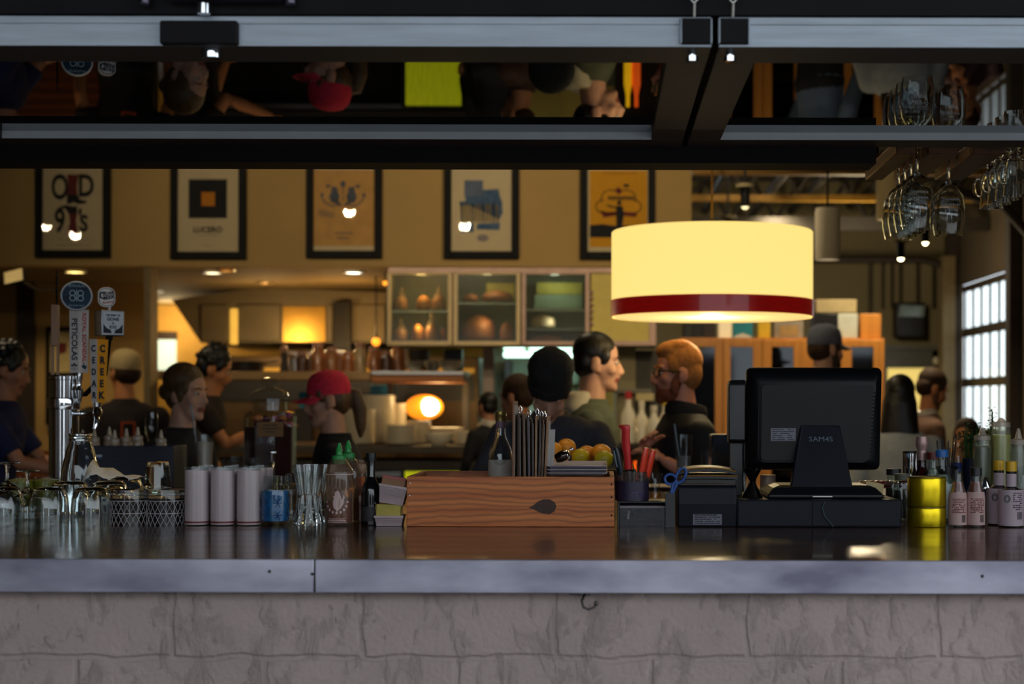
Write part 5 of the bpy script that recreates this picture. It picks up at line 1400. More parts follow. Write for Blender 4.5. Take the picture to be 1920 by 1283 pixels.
# thin wooden tower-shaped handle
h4 = thing('tap_handle', 'slim brown wooden tap handle with a thin dark spire', 'tap handle', (tw.location.x + tx(104), Yt, ZC + tz(705)), 0, 'tap handles on the beer tower')
m_tan = M('tan_wood', (150, 116, 92), .6, var=.15, stretch=(1, 1, .2), scale=30)
for dx in (-6, 4): MB(m_tan).span(((dx - 1.5) * kt, -.004, 0), ((dx + 2.5) * kt, .004, 56 * kt)).build('rod', h4)
wb_ = MB(m_tan).span((-7 * kt, -.012, 56 * kt), (6 * kt, .012, 133 * kt)); wb_.build('block', h4, bevel=.002)
spx = MB(m_frame).tube([(2 * kt, 0, 132 * kt), (2 * kt, 0, 170 * kt), (2 * kt, 0, 201 * kt)], [.0035, .003, .0015], 8)
for z in (150, 160, 172, 184): spx.ell((2 * kt, 0, z * kt), (.0045, .0045, .005), seg=8, rings=6)
spx.build('spire', h4)

# ---- beverage dispenser jar
Yj = 6.3; kj = Yj / F
dj = thing('beverage_jar', 'large glass dispenser jar of dark red fruit drink with round-knobbed lid', 'jar', (X(506, Yj), Yj, ZC))
zj = lambda y: Z(506, y, Yj) - ZC
R_ = 50 * kj; zt_ = zj(774)
oct_ = 22.5
body = [(R_ * .82, 0), (R_ * .98, .02), (R_ * 1.0, .05), (R_ * 1.02, zt_ - .015), (R_ * .95, zt_), (R_ * .66, zt_ + .008), (R_ * .64, zj(752)), (R_ * .7, zj(750)), (R_ * .7, zj(747))]
jb = MB(m_glass).lathe([(0, 0)] + body + [(R_ * .66, zj(747)), (R_ * .6, zt_ + .006), (R_ * .9, zt_ - .008), (R_ * .96, zt_ - .02), (R_ * .95, .05), (R_ * .9, .012), (0, .012)], seg=8, R=RZ(oct_).to_3x3())
jb.build('jar_body', dj, smooth=0, bevel=.006)
MB(LIQ('berry_liquid', (58, 14, 24), .8)).lathe([(0, .014), (R_ * .89, .014), (R_ * .94, .05), (R_ * .95, zj(800)), (0, zj(800))], seg=8, R=RZ(oct_).to_3x3()).build('drink', dj, smooth=0)
fruit_m = (M('plum_fruit', (92, 24, 50), .35, coat=.5), M('pink_fruit', (176, 84, 120), .35, coat=.5), M('orange_slice', (206, 120, 60), .4, coat=.4), M('pale_ice', (196, 182, 200), .2, coat=.6))
random.seed(3)
for i in range(34):
    a = random.uniform(0, 2 * pi); r = R_ * random.uniform(.2, .8); z = zj(800) + random.uniform(-.03, .045) if i < 24 else random.uniform(zj(850), zj(810))
    o = MB(fruit_m[i % 4]).ell((r * cos(a), r * sin(a), z), (random.uniform(.012, .022),) * 2 + (random.uniform(.009, .016),), seg=12, rings=8).build('fruit_piece', dj)
lid = MB(m_glass).lathe([(0, zj(747)), (R_ * .66, zj(747)), (R_ * .72, zj(742)), (R_ * .70, zj(737)), (R_ * .4, zj(730)), (R_ * .2, zj(727)), (R_ * .17, zj(724)), (R_ * .3, zj(719)), (R_ * .34, zj(714)), (R_ * .24, zj(709)), (0, zj(708))], seg=32)
lid.build('lid', dj)
lb_ = thing('hanging_tag', 'blank brown card tag hung on the red drink jar', 'tag', (dj.location.x + tx(122 + 10) * 1.2, Yj - R_ - .012, ZC + zj(818)))
MB(M('kraft_card', (126, 92, 56), .8)).span((-24 * kj, 0, 0), (24 * kj, .003, 27 * kj)).build('card', lb_)
q = MB(m_brown)
for i, (wd) in enumerate((26, 30, 18)): q.span((-wd * kj * .5, -.001, (20 - i * 6) * kj), (wd * kj * .5, 0, (22 - i * 6) * kj))
q.build('faded_writing', lb_)
MB(m_brown).tube([(-24 * kj, .001, 26 * kj), (-30 * kj, .02, 44 * kj), (-10 * kj, .05, 62 * kj)], .001, 6).build('string', lb_)
sp_ = MB(m_chrome).tube([(16 * kj, -R_ * .95, .09), (18 * kj, -R_ - .04, .09), (18 * kj, -R_ - .055, .075), (18 * kj, -R_ - .055, .045)], .011, 12)
sp_.cyl((18 * kj, -R_ - .035, .09), .008, .04, 12); sp_.ell((18 * kj, -R_ - .035, .135), (.018, .008, .01)); sp_.build('spigot', dj)

# ---- drinks
def drink(name, label, px, Y, r0, r1, h, liq, fill, straw=None, foam=None, z=ZC):
    t = thing(name, label, 'glass', (X(px, Y), Y, z + .0005))
    MB(m_glass).lathe(shell(r0, r1, h), seg=28).build('glass_body', t)
    f1 = r0 + (r1 - r0) * fill
    if liq: MB(liq).lathe([(0, .007), (r0 - .003, .007), (f1 - .003, h * fill), (0, h * fill)], seg=28).build('drink', t)
    if straw:
        MB(straw[0]).tube([(straw[1], -r0 * .3, .01), (straw[2], r0 * .2, straw[3])], .0035, 8).build('straw', t)
    return t
m_milky = LIQ('milky_drink', (196, 176, 158), .9); m_water = LIQ('iced_water', (190, 190, 190), .35); m_cola = LIQ('dark_cola', (44, 20, 18), .9)
m_straw = M('grey_straw', (120, 136, 150), .4)
drink('milkshake_glass', 'tall glass of milky drink with straw in front of smiling woman', 384, 6.3, .026, .039, .2, m_milky, .86, (m_straw, -.012, -.055, .32))
drink('water_glass', 'tall clear glass of iced drink with a straw before red-haired man', 1282, 6.0, .024, .033, .21, m_water, .62, (m_straw, .0, -.035, .25))
drink('rocks_glass', 'short tumbler of dark drink at left of the red jar', 438, 5.85, .032, .036, .13, m_cola, .45)
drink('rocks_glass', 'short tumbler of red-brown drink touching the red jar', 476, 5.8, .032, .036, .125, m_cola, .5)
drink('ketchup_glass', 'small tumbler with white and red contents right of iced drink', 1326, 6.0, .018, .024, .15, LIQ('redwhite', (150, 60, 58), .8), .5)
o = MB(M('napkin_white', (212, 208, 200), .8)).box((0, 0, .004), (.15, .12, .008), RZ(20).to_3x3()); tag(o.build('napkin_stack', loc=(X(1305, 6.2), 6.2, ZC)), 'flat white napkins lying beside the iced drink', 'napkin')
tag(MB(M('pale_plate', (176, 160, 150), .4)).lathe([(0, 0), (.08, 0), (.12, .012), (.118, .015), (.08, .004), (0, .004)]).build('side_plate', loc=(X(1252, 6.1), 6.1, ZC)), 'pale side plate on far counter behind the red knives', 'plate')

# ---- squeeze bottles in a dark crate at left
cr = thing('bottle_crate', 'dark blue crate holding small squeeze bottles behind the taps', 'crate', (X(240, 6.15), 6.1, ZC))
kc_ = 6.1 / F
w2 = 92 * kc_; hh = Z(240, 836, 6.1) - ZC
m_cr = M('midnight_plastic', (22, 28, 48), .5)
c_ = MB(m_cr); c_.span((-w2, 0, 0), (w2, .008, hh)); c_.span((-w2, .2, 0), (w2, .208, hh)); c_.span((-w2, .008, 0), (-w2 + .008, .2, hh)); c_.span((w2 - .008, .008, 0), (w2, .2, hh)); c_.span((-w2 + .008, .008, 0), (w2 - .008, .2, hh - .055))
c_.build('tub', cr, bevel=.003)
sl = MB(m_cr)
for i in range(7): sl.span((-w2 + .02, -.003, .015 + i * .018), (w2 - .02, 0, .02 + i * .018))
sl.build('ribs', cr)
tp = MB(M('white_tape', (196, 204, 216), .6)).span((-61 * kc_, -.004, Z(240, 857, 6.1) - ZC), (-41 * kc_, -.002, Z(240, 853, 6.1) - ZC)); tp.mat(M('blue_tape', (50, 84, 150), .6)).span((-61 * kc_, -.004, Z(240, 860, 6.1) - ZC), (-41 * kc_, -.002, Z(240, 857.5, 6.1) - ZC)); tp.build('tape_label', cr)
m_sq = GLASS('pale_squeeze', (224, 206, 186), rough=.3, body=.75, bodycol=(186, 160, 136)); m_sqt = GLASS('squeeze_tip', (232, 222, 210), rough=.3, body=.7, bodycol=(206, 190, 172))
def squeeze(name, label, loc, r, h, liq=None, fill=.7, grp=None, m=None, mt=None, tip=.055):
    t = thing(name, label, 'bottle', loc, 0, grp)
    MB(m or m_sq).lathe([(0, 0), (r, 0), (r * 1.02, h * .85), (r * .9, h * .95), (r * .85, h), (0, h)], seg=22).build('body', t)
    if liq: MB(liq).lathe([(0, .004), (r * .95, .004), (r * .97, h * fill), (0, h * fill)], seg=22).build('sauce', t)
    MB(mt or m_sqt).lathe([(0, h), (r * .95, h), (r * .95, h + .014), (r * .45, h + .018), (r * .16, h + tip), (0, h + tip)], seg=18).build('nozzle', t)
    return t
sqn = ('squeeze bottle nearest the chrome tower, in the dark crate', 'second squeeze bottle from the chrome tower, in the crate', 'third squeeze bottle from the tower, its nozzle short', 'fourth squeeze bottle from the tower, below the amber handle', 'squeeze bottle at the middle right of the crate', 'squeeze bottle beside the tall stemmed glass in the crate', 'last squeeze bottle at the right end of the crate')
for i, (px, dy) in enumerate(((155, .10), (177, .07), (205, .12), (215, .05), (237, .1), (258, .06), (302, .12))):
    squeeze('squeeze_bottle', sqn[i], (X(px, 6.15 + dy - .03), 6.12 + dy, ZC + hh - .054), .021, .062 + .006 * (i % 3), None, grp='squeeze bottles in the dark crate', tip=.05)
def stemglass(prof_m, label, loc, name='wine_glass', cat='glass', s=1.0, grp=None, flip=False, bowl=None, seg=32):
    """goblet: bowl profile given from the foot up"""
    o = MB(prof_m).lathe([(r * s, z * s) for r, z in bowl], seg=seg, R=RX(180).to_3x3() if flip else None).build(name, loc=loc)
    return tag(o, label, cat, grp)
FLUTE = [(0, 0), (.03, 0), (.03, .002), (.006, .008), (.0035, .02), (.0035, .06), (.012, .07), (.024, .1), (.027, .14), (.024, .19), (.023, .19), (.026, .14), (.023, .1), (.01, .073), (0, .072)]
stemglass(m_glass, 'clear stemmed glass with long spoon standing in the dark crate', (X(284, 6.2), 6.2, ZC + hh - .054), 'stemmed_glass', s=.95, bowl=FLUTE)

# ---- fruit bowl
Yf = 5.25
fb = thing('fruit_bowl', 'dark bowl heaped with oranges and lemons behind the crate', 'bowl', (X(1092, Yf), Yf, ZC))
zf = Z(1092, 880, Yf) - ZC
MB(m_dark).lathe([(0, 0), (.07, 0), (.07, zf * .3), (.15, zf + .0), (.142, zf), (.06, zf * .85), (0, zf * .85)], seg=36, sx=1, sy=.62).build('vessel', fb)
MB(m_dark).lathe([(0, zf * .86), (.125, zf * .9), (.125, zf * .93), (0, zf * .93)], seg=36, sx=1, sy=.62).build('inner_plate', fb)
m_or = M('orange_peel', (236, 150, 34), .45, var=.1, scale=60, bump=.15); m_le = M('lemon_peel', (206, 176, 26), .42, var=.1, scale=60, bump=.12); m_le2 = M('lime_yellow_peel', (176, 160, 22), .42, var=.12, scale=40, bump=.12)
def fruit(px, py, rpx, Y, m, label, kind='orange'):
    p = P(px, py, Y); r = rpx * Y / F
    t = thing(kind, label, kind, p, 0, 'oranges in the bowl' if kind == 'orange' else 'lemons in the bowl')
    if kind == 'orange':
        MB(m).ell((0, 0, 0), (r, r, r * .96), seg=28, rings=18).build('peel', t); MB(M('stem_scar', (90, 100, 40), .7)).ell((r * .2, -r * .55, r * .76), r * .07).build('stem_end', t)
    else:
        Rl = RZ(30).to_3x3() @ RY(70).to_3x3()
        MB(m).lathe([(0, -r * 1.15), (r * .2, -r * 1.1), (r * .35, -r * .98), (r * .8, -r * .6), (r, 0), (r * .8, r * .6), (r * .35, r * .98), (r * .2, r * 1.12), (0, r * 1.16)], seg=28, R=Rl).build('peel', t)
        MB(M('stem_scar', (90, 100, 40), .7)).ell(Rl @ V((0, 0, r * 1.15)), r * .1).build('stem_end', t)
fruit(1036, 846, 18, 5.26, m_or, 'orange at left end of the heap, just right of the menu boards')
fruit(1062, 840, 18, 5.34, m_or, 'orange standing highest in the middle of the heap')
fruit(1100, 852, 17, 5.36, m_or, 'orange peeping out behind the round lemon')
fruit(1127, 852, 20, 5.30, m_or, 'biggest orange at the right side of the heap')
fruit(1088, 857, 16, 5.17, m_le, 'yellow lemon in front at the middle of the heap', 'lemon')
fruit(1132, 862, 17.5, 5.16, m_le2, 'greenish lemon at the right end beside the peeler', 'lemon')
fruit(1050, 868, 16, 5.16, m_or, 'orange low in front, hidden by the plates')

# ---- far right: bottles and herbs
squeeze('squeeze_bottle', 'grey-green squeeze bottle in front of the mint', (X(1842, 5.15), 5.15, ZC), .027, .21, LIQ('grey_juice', (134, 136, 104), .85), .92, 'juice bottles at far right', GLASS('clear_squeeze', (220, 226, 214), rough=.2, body=.35, bodycol=(150, 156, 136)), tip=.04)
squeeze('juice_bottle', 'tall plastic bottle of lime-yellow juice at right', (X(1877, 5.2), 5.2, ZC), .032, .252, LIQ('lime_juice', (222, 212, 64), .92), .9, 'juice bottles at far right', GLASS('clear_squeeze2', (236, 240, 226), rough=.2, body=.3, bodycol=(200, 206, 180)), tip=.03)
squeeze('syrup_bottle', 'plastic bottle of dark brown syrup at right edge', (X(1910, 5.0), 5.0, ZC), .026, .20, m_cola, .66, 'juice bottles at far right', GLASS('clear_squeeze2', (236, 240, 226)), tip=.05)
m_mint = M('mint_leaf', (30, 86, 34), .5, var=.4, scale=30)
def herbs(px, Y, label, n, hgt, seed, r=.03):
    t = thing('mint_bunch', label, 'herb', (X(px, Y), Y, ZC), 0, 'mint bunches at right')
    MB(M('navy_cup', (26, 34, 66), .4)).lathe(shell(.026, .032, hgt * .55), seg=24).build('cup', t)
    random.seed(seed); st = MB(m_mint); lf = MB(m_mint)
    for i in range(n):
        a = random.uniform(0, 2 * pi); rr = random.uniform(0, r); e = V((rr * 1.6 * cos(a), rr * 1.2 * sin(a), hgt * random.uniform(.75, 1.0)))
        st.tube([(rr * .4 * cos(a), rr * .4 * sin(a), .02), e], .0014, 5)
        for j in range(5):
            b = random.uniform(0, 2 * pi); c = e + V((random.uniform(-.015, .015), random.uniform(-.015, .015), random.uniform(-.04, .012)))
            l = random.uniform(.012, .02); d = V((cos(b), sin(b), random.uniform(-.3, .6))).normalized(); s2 = d.cross(V((0, 0, 1))).normalized()
            lf.add([c, c + d * l * .5 + s2 * l * .38 + V((0, 0, .003)), c + d * l, c + d * l * .5 - s2 * l * .38 + V((0, 0, .003))], [(0, 1, 2, 3)])
    st.build('stems', t); lf.build('leaves', t, smooth=0)
herbs(1822, 5.3, 'bushy green mint bunch in a dark cup, left of squeeze bottle', 26, .265, 5, .03)
herbs(1860, 5.45, 'taller green mint sprig behind the lime juice bottle', 10, .31, 9, .016)
sc_ = thing('straw_cup', 'dark cup of thin black straws beside the grey sweater', 'cup', (X(1775, 5.3), 5.3, ZC))
MB(m_black).lathe(shell(.03, .036, .12), seg=24).build('cup', sc_)
random.seed(11)
for i in range(14):
    a = random.uniform(0, 2 * pi); MB(m_black).tube([(.012 * cos(a), .012 * sin(a), .01), (.032 * cos(a), .032 * sin(a), random.uniform(.18, .225))], .0022, 6).build('straw', sc_)
def bottle(name, label, px, Y, prof, m, cap=None, capm=None, liq=None, lab=None, grp=None, cat='bottle', z=ZC, seg=28, loc=None):
    t = thing(name, label, cat, loc or (X(px, Y), Y, z + .0005), 0, grp)
    MB(m).lathe(prof, seg=seg).build('glass_body', t)
    if cap: MB(capm).lathe(cap, seg=seg).build('cap', t)
    if liq: MB(liq[0]).lathe(liq[1], seg=seg).build('contents', t)
    if lab: MB(lab[0]).lathe(lab[1], seg=seg).build('paper_label', t)
    return t
def bprof(r, h, nr, sh, nk, wall=.002):
    """bottle: body radius r up to sh, neck nr from nk to h"""
    o_ = [(0, 0), (r * .96, 0), (r, .004), (r, sh), (r * .9, sh + (nk - sh) * .35), (nr * 1.2, nk - (nk - sh) * .2), (nr, nk), (nr, h)]
    return o_ + [(nr - wall, h)] + [(a - wall, b + (wall if i == 0 else 0)) for i, (a, b) in enumerate([(nr, nk), (nr * 1.2, nk - (nk - sh) * .2), (r * .9, sh + (nk - sh) * .35), (r, sh), (r, .006)])] + [(0, .006)]
bottle('salt_bottle', 'small clear bottle with blue band beside the dark straws', 1797, 5.35, bprof(.026, .2, .014, .15, .185), m_glassg, lab=(M('blue_band', (60, 80, 170), .5), [(.0265, .10), (.0265, .13), (.0262, .13), (.0262, .10)]), liq=(LIQ('amber_liq', (176, 130, 60), .8), [(0, .007), (.0235, .007), (.0235, .1), (0, .1)]))
# dark box and candle behind the till
bx_ = thing('equipment_box', 'black glossy box standing behind the till left of its screen', 'box', (X(1367, 5.4), 5.4, ZC))
MB(M('gloss_black', (10, 11, 14), .15, coat=.5)).span((-.058, 0, 0), (.058, .16, Z(1367, 815, 5.4) - ZC)).build('case', bx_, bevel=.004)
# ================================================================== the row along the bar top
Y0 = 4.2; k0 = Y0 / F
def hz(py, px=960, Y=Y0): return Z(px, py, Y) - ZC
# ---- upturned goblets at far left
GOB = [(0, 0), (.034, 0), (.034, .002), (.008, .007), (.0045, .018), (.0045, .05), (.016, .058), (.038, .075), (.05, .10), (.053, .125), (.049, .148), (.0475, .148), (.0515, .125), (.0485, .10), (.037, .077), (.015, .061), (0, .06)]
TULIP = [(0, 0), (.033, 0), (.033, .002), (.008, .006), (.005, .014), (.0045, .03), (.016, .04), (.04, .058), (.05, .085), (.0525, .115), (.052, .137), (.0505, .137), (.051, .115), (.0485, .085), (.039, .06), (.015, .043), (0, .042)]
def gob(px, Y, label, prof=GOB, s=1.0):
    h = max(z for r, z in prof) * s
    return stemglass(m_cry, label, (X(px, Y), Y, ZC + h + .0005), 'goblet', 'glass', s, 'upturned goblets at left', True, prof)
BOWL = [(0, .0), (.028, 0), (.042, .006), (.05, .03), (.053, .06), (.0525, .10), (.051, .10), (.0515, .06), (.0485, .03), (.04, .009), (0, .006)]
gob(92, 4.27, 'upturned round stemless glass in front, left one of two', BOWL, .98)
gob(171, 4.27, 'upturned round stemless glass in front, just left of the patterned tumblers', BOWL, .98)
gob(8, 4.27, 'upturned round glass in front at the left picture edge', BOWL, .98)
gob(52, 4.42, 'upturned goblet whose thin foot shows above the front glasses', GOB, .92)
gob(14, 4.52, 'upturned goblet with the biggest foot at the left edge', GOB, 1.05)
gob(131, 4.44, 'upturned round glass in second row below the big bottle', BOWL, 1.06)
gob(205, 4.44, 'upturned round glass in second row under the white napkin', BOWL, 1.06)
gob(232, 4.58, 'upturned round glass in third row behind the patterned tumblers', BOWL, 1.12)
# lime dishes seen through the glasses
for i, (px, Y, rr, lab) in enumerate(((38, 4.6, .042, 'dish of yellow-green lime wedges behind the left goblets'), (88, 4.62, .036, 'second dish of lime wedges behind the front goblets'))):
    t = thing('lime_dish', lab, 'dish', (X(px, Y), Y, ZC))
    MB(m_glass).lathe(shell(rr, rr * 1.06, .11), seg=28).build('dish', t)
    MB(M('lime_pulp', (126, 122, 26), .4, var=.3, scale=50, bump=.3)).lathe([(0, .01), (rr * .93, .01), (rr * .98, .1), (0, .108)], seg=28).build('limes', t)
# big clear bottle (carafe)
bt = bottle('glass_carafe', 'large clear glass bottle with ribbed neck beside the chrome tower', 151, 4.66, [(0, 0), (.052, 0), (.056, .008), (.056, .10), (.054, .125), (.04, .185), (.032, .205), (.031, .212), (.034, .214), (.034, .218), (.031, .22), (.031, .226), (.034, .228), (.034, .233), (.031, .235), (.028, .235), (.029, .205), (.037, .184), (.0515, .124), (.0535, .1), (.0535, .01), (0, .01)], m_cry)
# upturned tumblers with diamond pattern
m_print = M('pale_glass_print', (168, 160, 164), .6)
def diamond_tumbler(px, Y, label, m_in, lattice=True):
    r, h = .049, hz(918, px, Y)
    t = thing('patterned_tumbler', label, 'glass', (X(px, Y), Y, ZC), 0, 'diamond-patterned tumblers')
    MB(m_cry).lathe([(r - .002, 0), (r, 0), (r, h * .86), (r * .96, h), (0, h), (0, h - .012), (r * .92, h - .014), (r - .003, h * .84)], seg=36).build('glass_body', t)
    if m_in: MB(m_in).lathe([(r - .0035, .002), (r - .003, .002), (r - .003, h * .70), (r - .0035, h * .70)], seg=36).build('lining', t)
    if lattice:
        q = MB(m_print); n = 20; hh_ = h * .70
        for z0, z1 in ((.0, .47), (.5, .97)):
            for i in range(n):
                for s in (0, 1):
                    pts = []
                    for u in range(5):
                        a = 2 * pi * (i + (u / 4) * (1 if s else -1)) / n; z = hh_ * (z0 + (z1 - z0) * u / 4)
                        pts.append(((r + .0006) * cos(a), (r + .0006) * sin(a), z))
                    q.tube(pts, .0008, 4)
        for z in (.485, .985): q.lathe([(r + .0003, hh_ * z - .0012), (r + .001, hh_ * z - .0012), (r + .001, hh_ * z + .0012), (r + .0003, hh_ * z + .0012)], seg=36)
        q.build('diamond_print', t)
    return t
diamond_tumbler(243, 4.26, 'diamond-patterned upturned tumbler, the left one of the front pair', M('olive_lining', (52, 50, 24), .5))
diamond_tumbler(311, 4.26, 'diamond-patterned upturned tumbler, the right one beside the frosted glasses', M('plum_lining', (46, 34, 42), .5))
diamond_tumbler(254, 4.38, 'upturned tumbler directly behind the left patterned one', None, False)
tb_ = diamond_tumbler(322, 4.38, 'upturned tumbler directly behind the right patterned one', None, False)
tumz = hz(918, 322, 4.38) + ZC
# upturned pint on top of the tumblers
pt = MB(m_cry).lathe([(.035, 0), (.037, 0), (.031, .066), (.029, .073), (0, .073), (0, .062), (.027, .06), (.0345, .003)], seg=32).build('pint_glass', loc=(X(296, 4.36), 4.36, ZC + hz(918, 254, 4.38) + .003))
tag(pt, 'upturned clear glass stacked on top of the tumblers', 'glass')
# napkin
np_ = MB(M('napkin_white', (212, 208, 200), .8)); n = 9; W_ = .15
random.seed(4)
vs = []; fs = []
for j in range(5):
    for i in range(n):
        u, v_ = i / (n - 1), j / 4
        vs.append(((u - .5) * W_, (v_ - .5) * .09, .022 * abs(sin(u * 7 + v_ * 2)) * (1 - u * .6) + .034 * (1 - u) ** 2 * v_ + random.uniform(0, .004)))
for j in range(4):
    for i in range(n - 1): fs.append((j * n + i, j * n + i + 1, (j + 1) * n + i + 1, (j + 1) * n + i))
np_.add(vs, fs)
o = np_.build('paper_napkin', loc=(X(216, 4.42), 4.42, ZC + .108)); sm_ = o.modifiers.new('t', 'SOLIDIFY'); sm_.thickness = .001
tag(o, 'crumpled white paper napkin lying across the upturned glasses', 'napkin')

# ---- frosted collins glasses: three across, three deep
m_cframe = M('frosted_ribbed', (186, 172, 174), .34, var=.16, scale=110, stretch=(1, 1, .01), spec=.6)
m_cred = M('dark_red_band', (104, 30, 34), .5)
def collins():
    t = thing('frosted_glass', None, 'glass', (0, 0, 0), 0, 'frosted tall glasses')
    r = .0315; h = .153
    MB(m_cframe).lathe([(0, .002), (r - .0005, .002), (r, .008), (r - .0005, h - .008), (r - .003, h - .008), (r - .003, .01), (0, .01)], seg=40, flute=.004, nf=40).build('frosted_body', t)
    MB(m_glass).lathe([(r - .0005, h - .008), (r, h), (r - .0025, h), (r - .003, h - .008)], seg=40).build('clear_rim', t)
    MB(m_cred).lathe([(r - .0005, .0065), (r + .0012, .0065), (r + .0012, .011), (r - .0005, .011)], seg=40).build('red_band', t)
    MB(m_glass).lathe([(0, 0), (r - .001, 0), (r, .0035), (0, .0035)], seg=40).build('clear_base', t)
    return t
c0 = collins()
rows_ = ('front row', 'second row', 'third row'); col_ = ('left', 'middle', 'right')
for j in range(3):
    for i, px in enumerate((369.5, 418, 467)):
        x = X(px, 4.24) + j * .002; loc = (x, 4.24 + j * .068, ZC + .0005)
        lab = 'frosted white tall glass with red base band, %s of the %s' % (col_[i], rows_[j])
        if i == j == 0: c0.location = loc; c0['label'] = lab
        else: dup(c0, loc, None, lab)
# ---- mason jars with blue print
m_bluep = M('blue_print', (22, 98, 152), .35, var=.3, scale=70, coat=.4, spec=.4)
def mason(px, Y, label, blue=True):
    r = .039; h = hz(893, px, Y)
    t = thing('mason_jar', label, 'jar', (X(px, Y), Y, ZC + .0005), 0, 'mason jars in the bar row')
    out = [(0, 0), (r * .92, 0), (r, .006), (r, h * .70), (r * .94, h * .78), (r * .80, h * .82), (r * .80, h * .87), (r * .84, h * .88), (r * .84, h * .9), (r * .8, h * .91), (r * .8, h)]
    MB(m_glass).lathe(out + [(r * .8 - .003, h), (r * .78, h * .83), (r * .9, h * .77), (r - .003, h * .69), (r - .003, .008), (0, .008)], seg=36).build('glass_body', t)
    if blue:
        MB(m_bluep).lathe([(r - .0045, .012), (r - .0035, .012), (r - .0035, h * .69), (r - .0045, h * .69)], seg=36).build('blue_lining', t)
        q = MB(M('deep_blue_print', (16, 62, 120), .4))
        for a0 in (-pi / 2 - .5, -pi / 2 + .35, -pi / 2 + 1.2, -pi / 2 - 1.35):
            for z in (.028, .06):
                for s in range(6):
                    an = s * pi / 3
                    p0 = (a0, z); p1 = (a0 + .012 / r * cos(an), z + .012 * sin(an))
                    q.tube([((r + .0004) * cos(a_), (r + .0004) * sin(a_), z_) for a_, z_ in (p0, ((p0[0] + p1[0]) / 2, (p0[1] + p1[1]) / 2), p1)], .0009, 4)
        q.build('snowflake_print', t)
    return t
mason(517, 4.245, 'mason jar with blue snowflake lining in the front row')
mason(540, 4.36, 'clear mason jar behind the blue one', False)
mason(508, 4.36, 'clear mason jar behind the blue one, next to the frosted glasses', False)
# ---- cut-glass tumbler with a waist
def cut(px, Y, label):
    h = hz(872, px, Y); r = .0395
    o = MB(m_cry).lathe([(0, 0), (r * 1.0, 0), (r * 1.02, .006), (r * .9, h * .16), (r * .72, h * .38), (r * .66, h * .5), (r * .78, h * .7), (r * .94, h * .9), (r * 1.02, h), (r * .95, h), (r * .7, h * .7), (r * .56, h * .5), (r * .6, h * .36), (r * .4, h * .2), (0, h * .18)], seg=24, flute=.05, nf=12).build('cut_glass', loc=(X(px, Y), Y, ZC + .0005), smooth=12)
    q = MB(m_glass)
    for i in range(12):
        a = 2 * pi * i / 12
        for s in (-1, 1):
            q.tube([(r * m_ * cos(a + s * b), r * m_ * sin(a + s * b), h * z) for m_, b, z in ((1.0, .0, .05), (.84, .13, .25), (.70, .26, .45))], .0016, 5)
            q.tube([(r * m_ * cos(a + s * b), r * m_ * sin(a + s * b), h * z) for m_, b, z in ((.70, .0, .55), (.84, .13, .75), (.98, .26, .93))], .0016, 5)
    q.build('cut_facets', o)
    return tag(o, label, 'glass', 'waisted cut glasses')
cut(578, 4.245, 'waisted cut-glass tumbler in front beside the chilli sauce bottle')
cut(596, 4.38, 'waisted cut-glass tumbler just behind the front one')
cut(628, 4.50, 'waisted cut-glass tumbler farthest back behind the green caps')
tag(MB(m_cry).lathe(shell(.034, .036, .125), seg=30).build('clear_tumbler', loc=(X(560, 4.5), 4.5, ZC + .0005)), 'plain clear tumbler behind the mason jars', 'glass')
tag(MB(m_cry).lathe(shell(.034, .036, .118), seg=30).build('clear_tumbler', loc=(X(500, 4.48), 4.48, ZC + .0005)), 'plain clear tumbler behind the frosted glasses', 'glass')

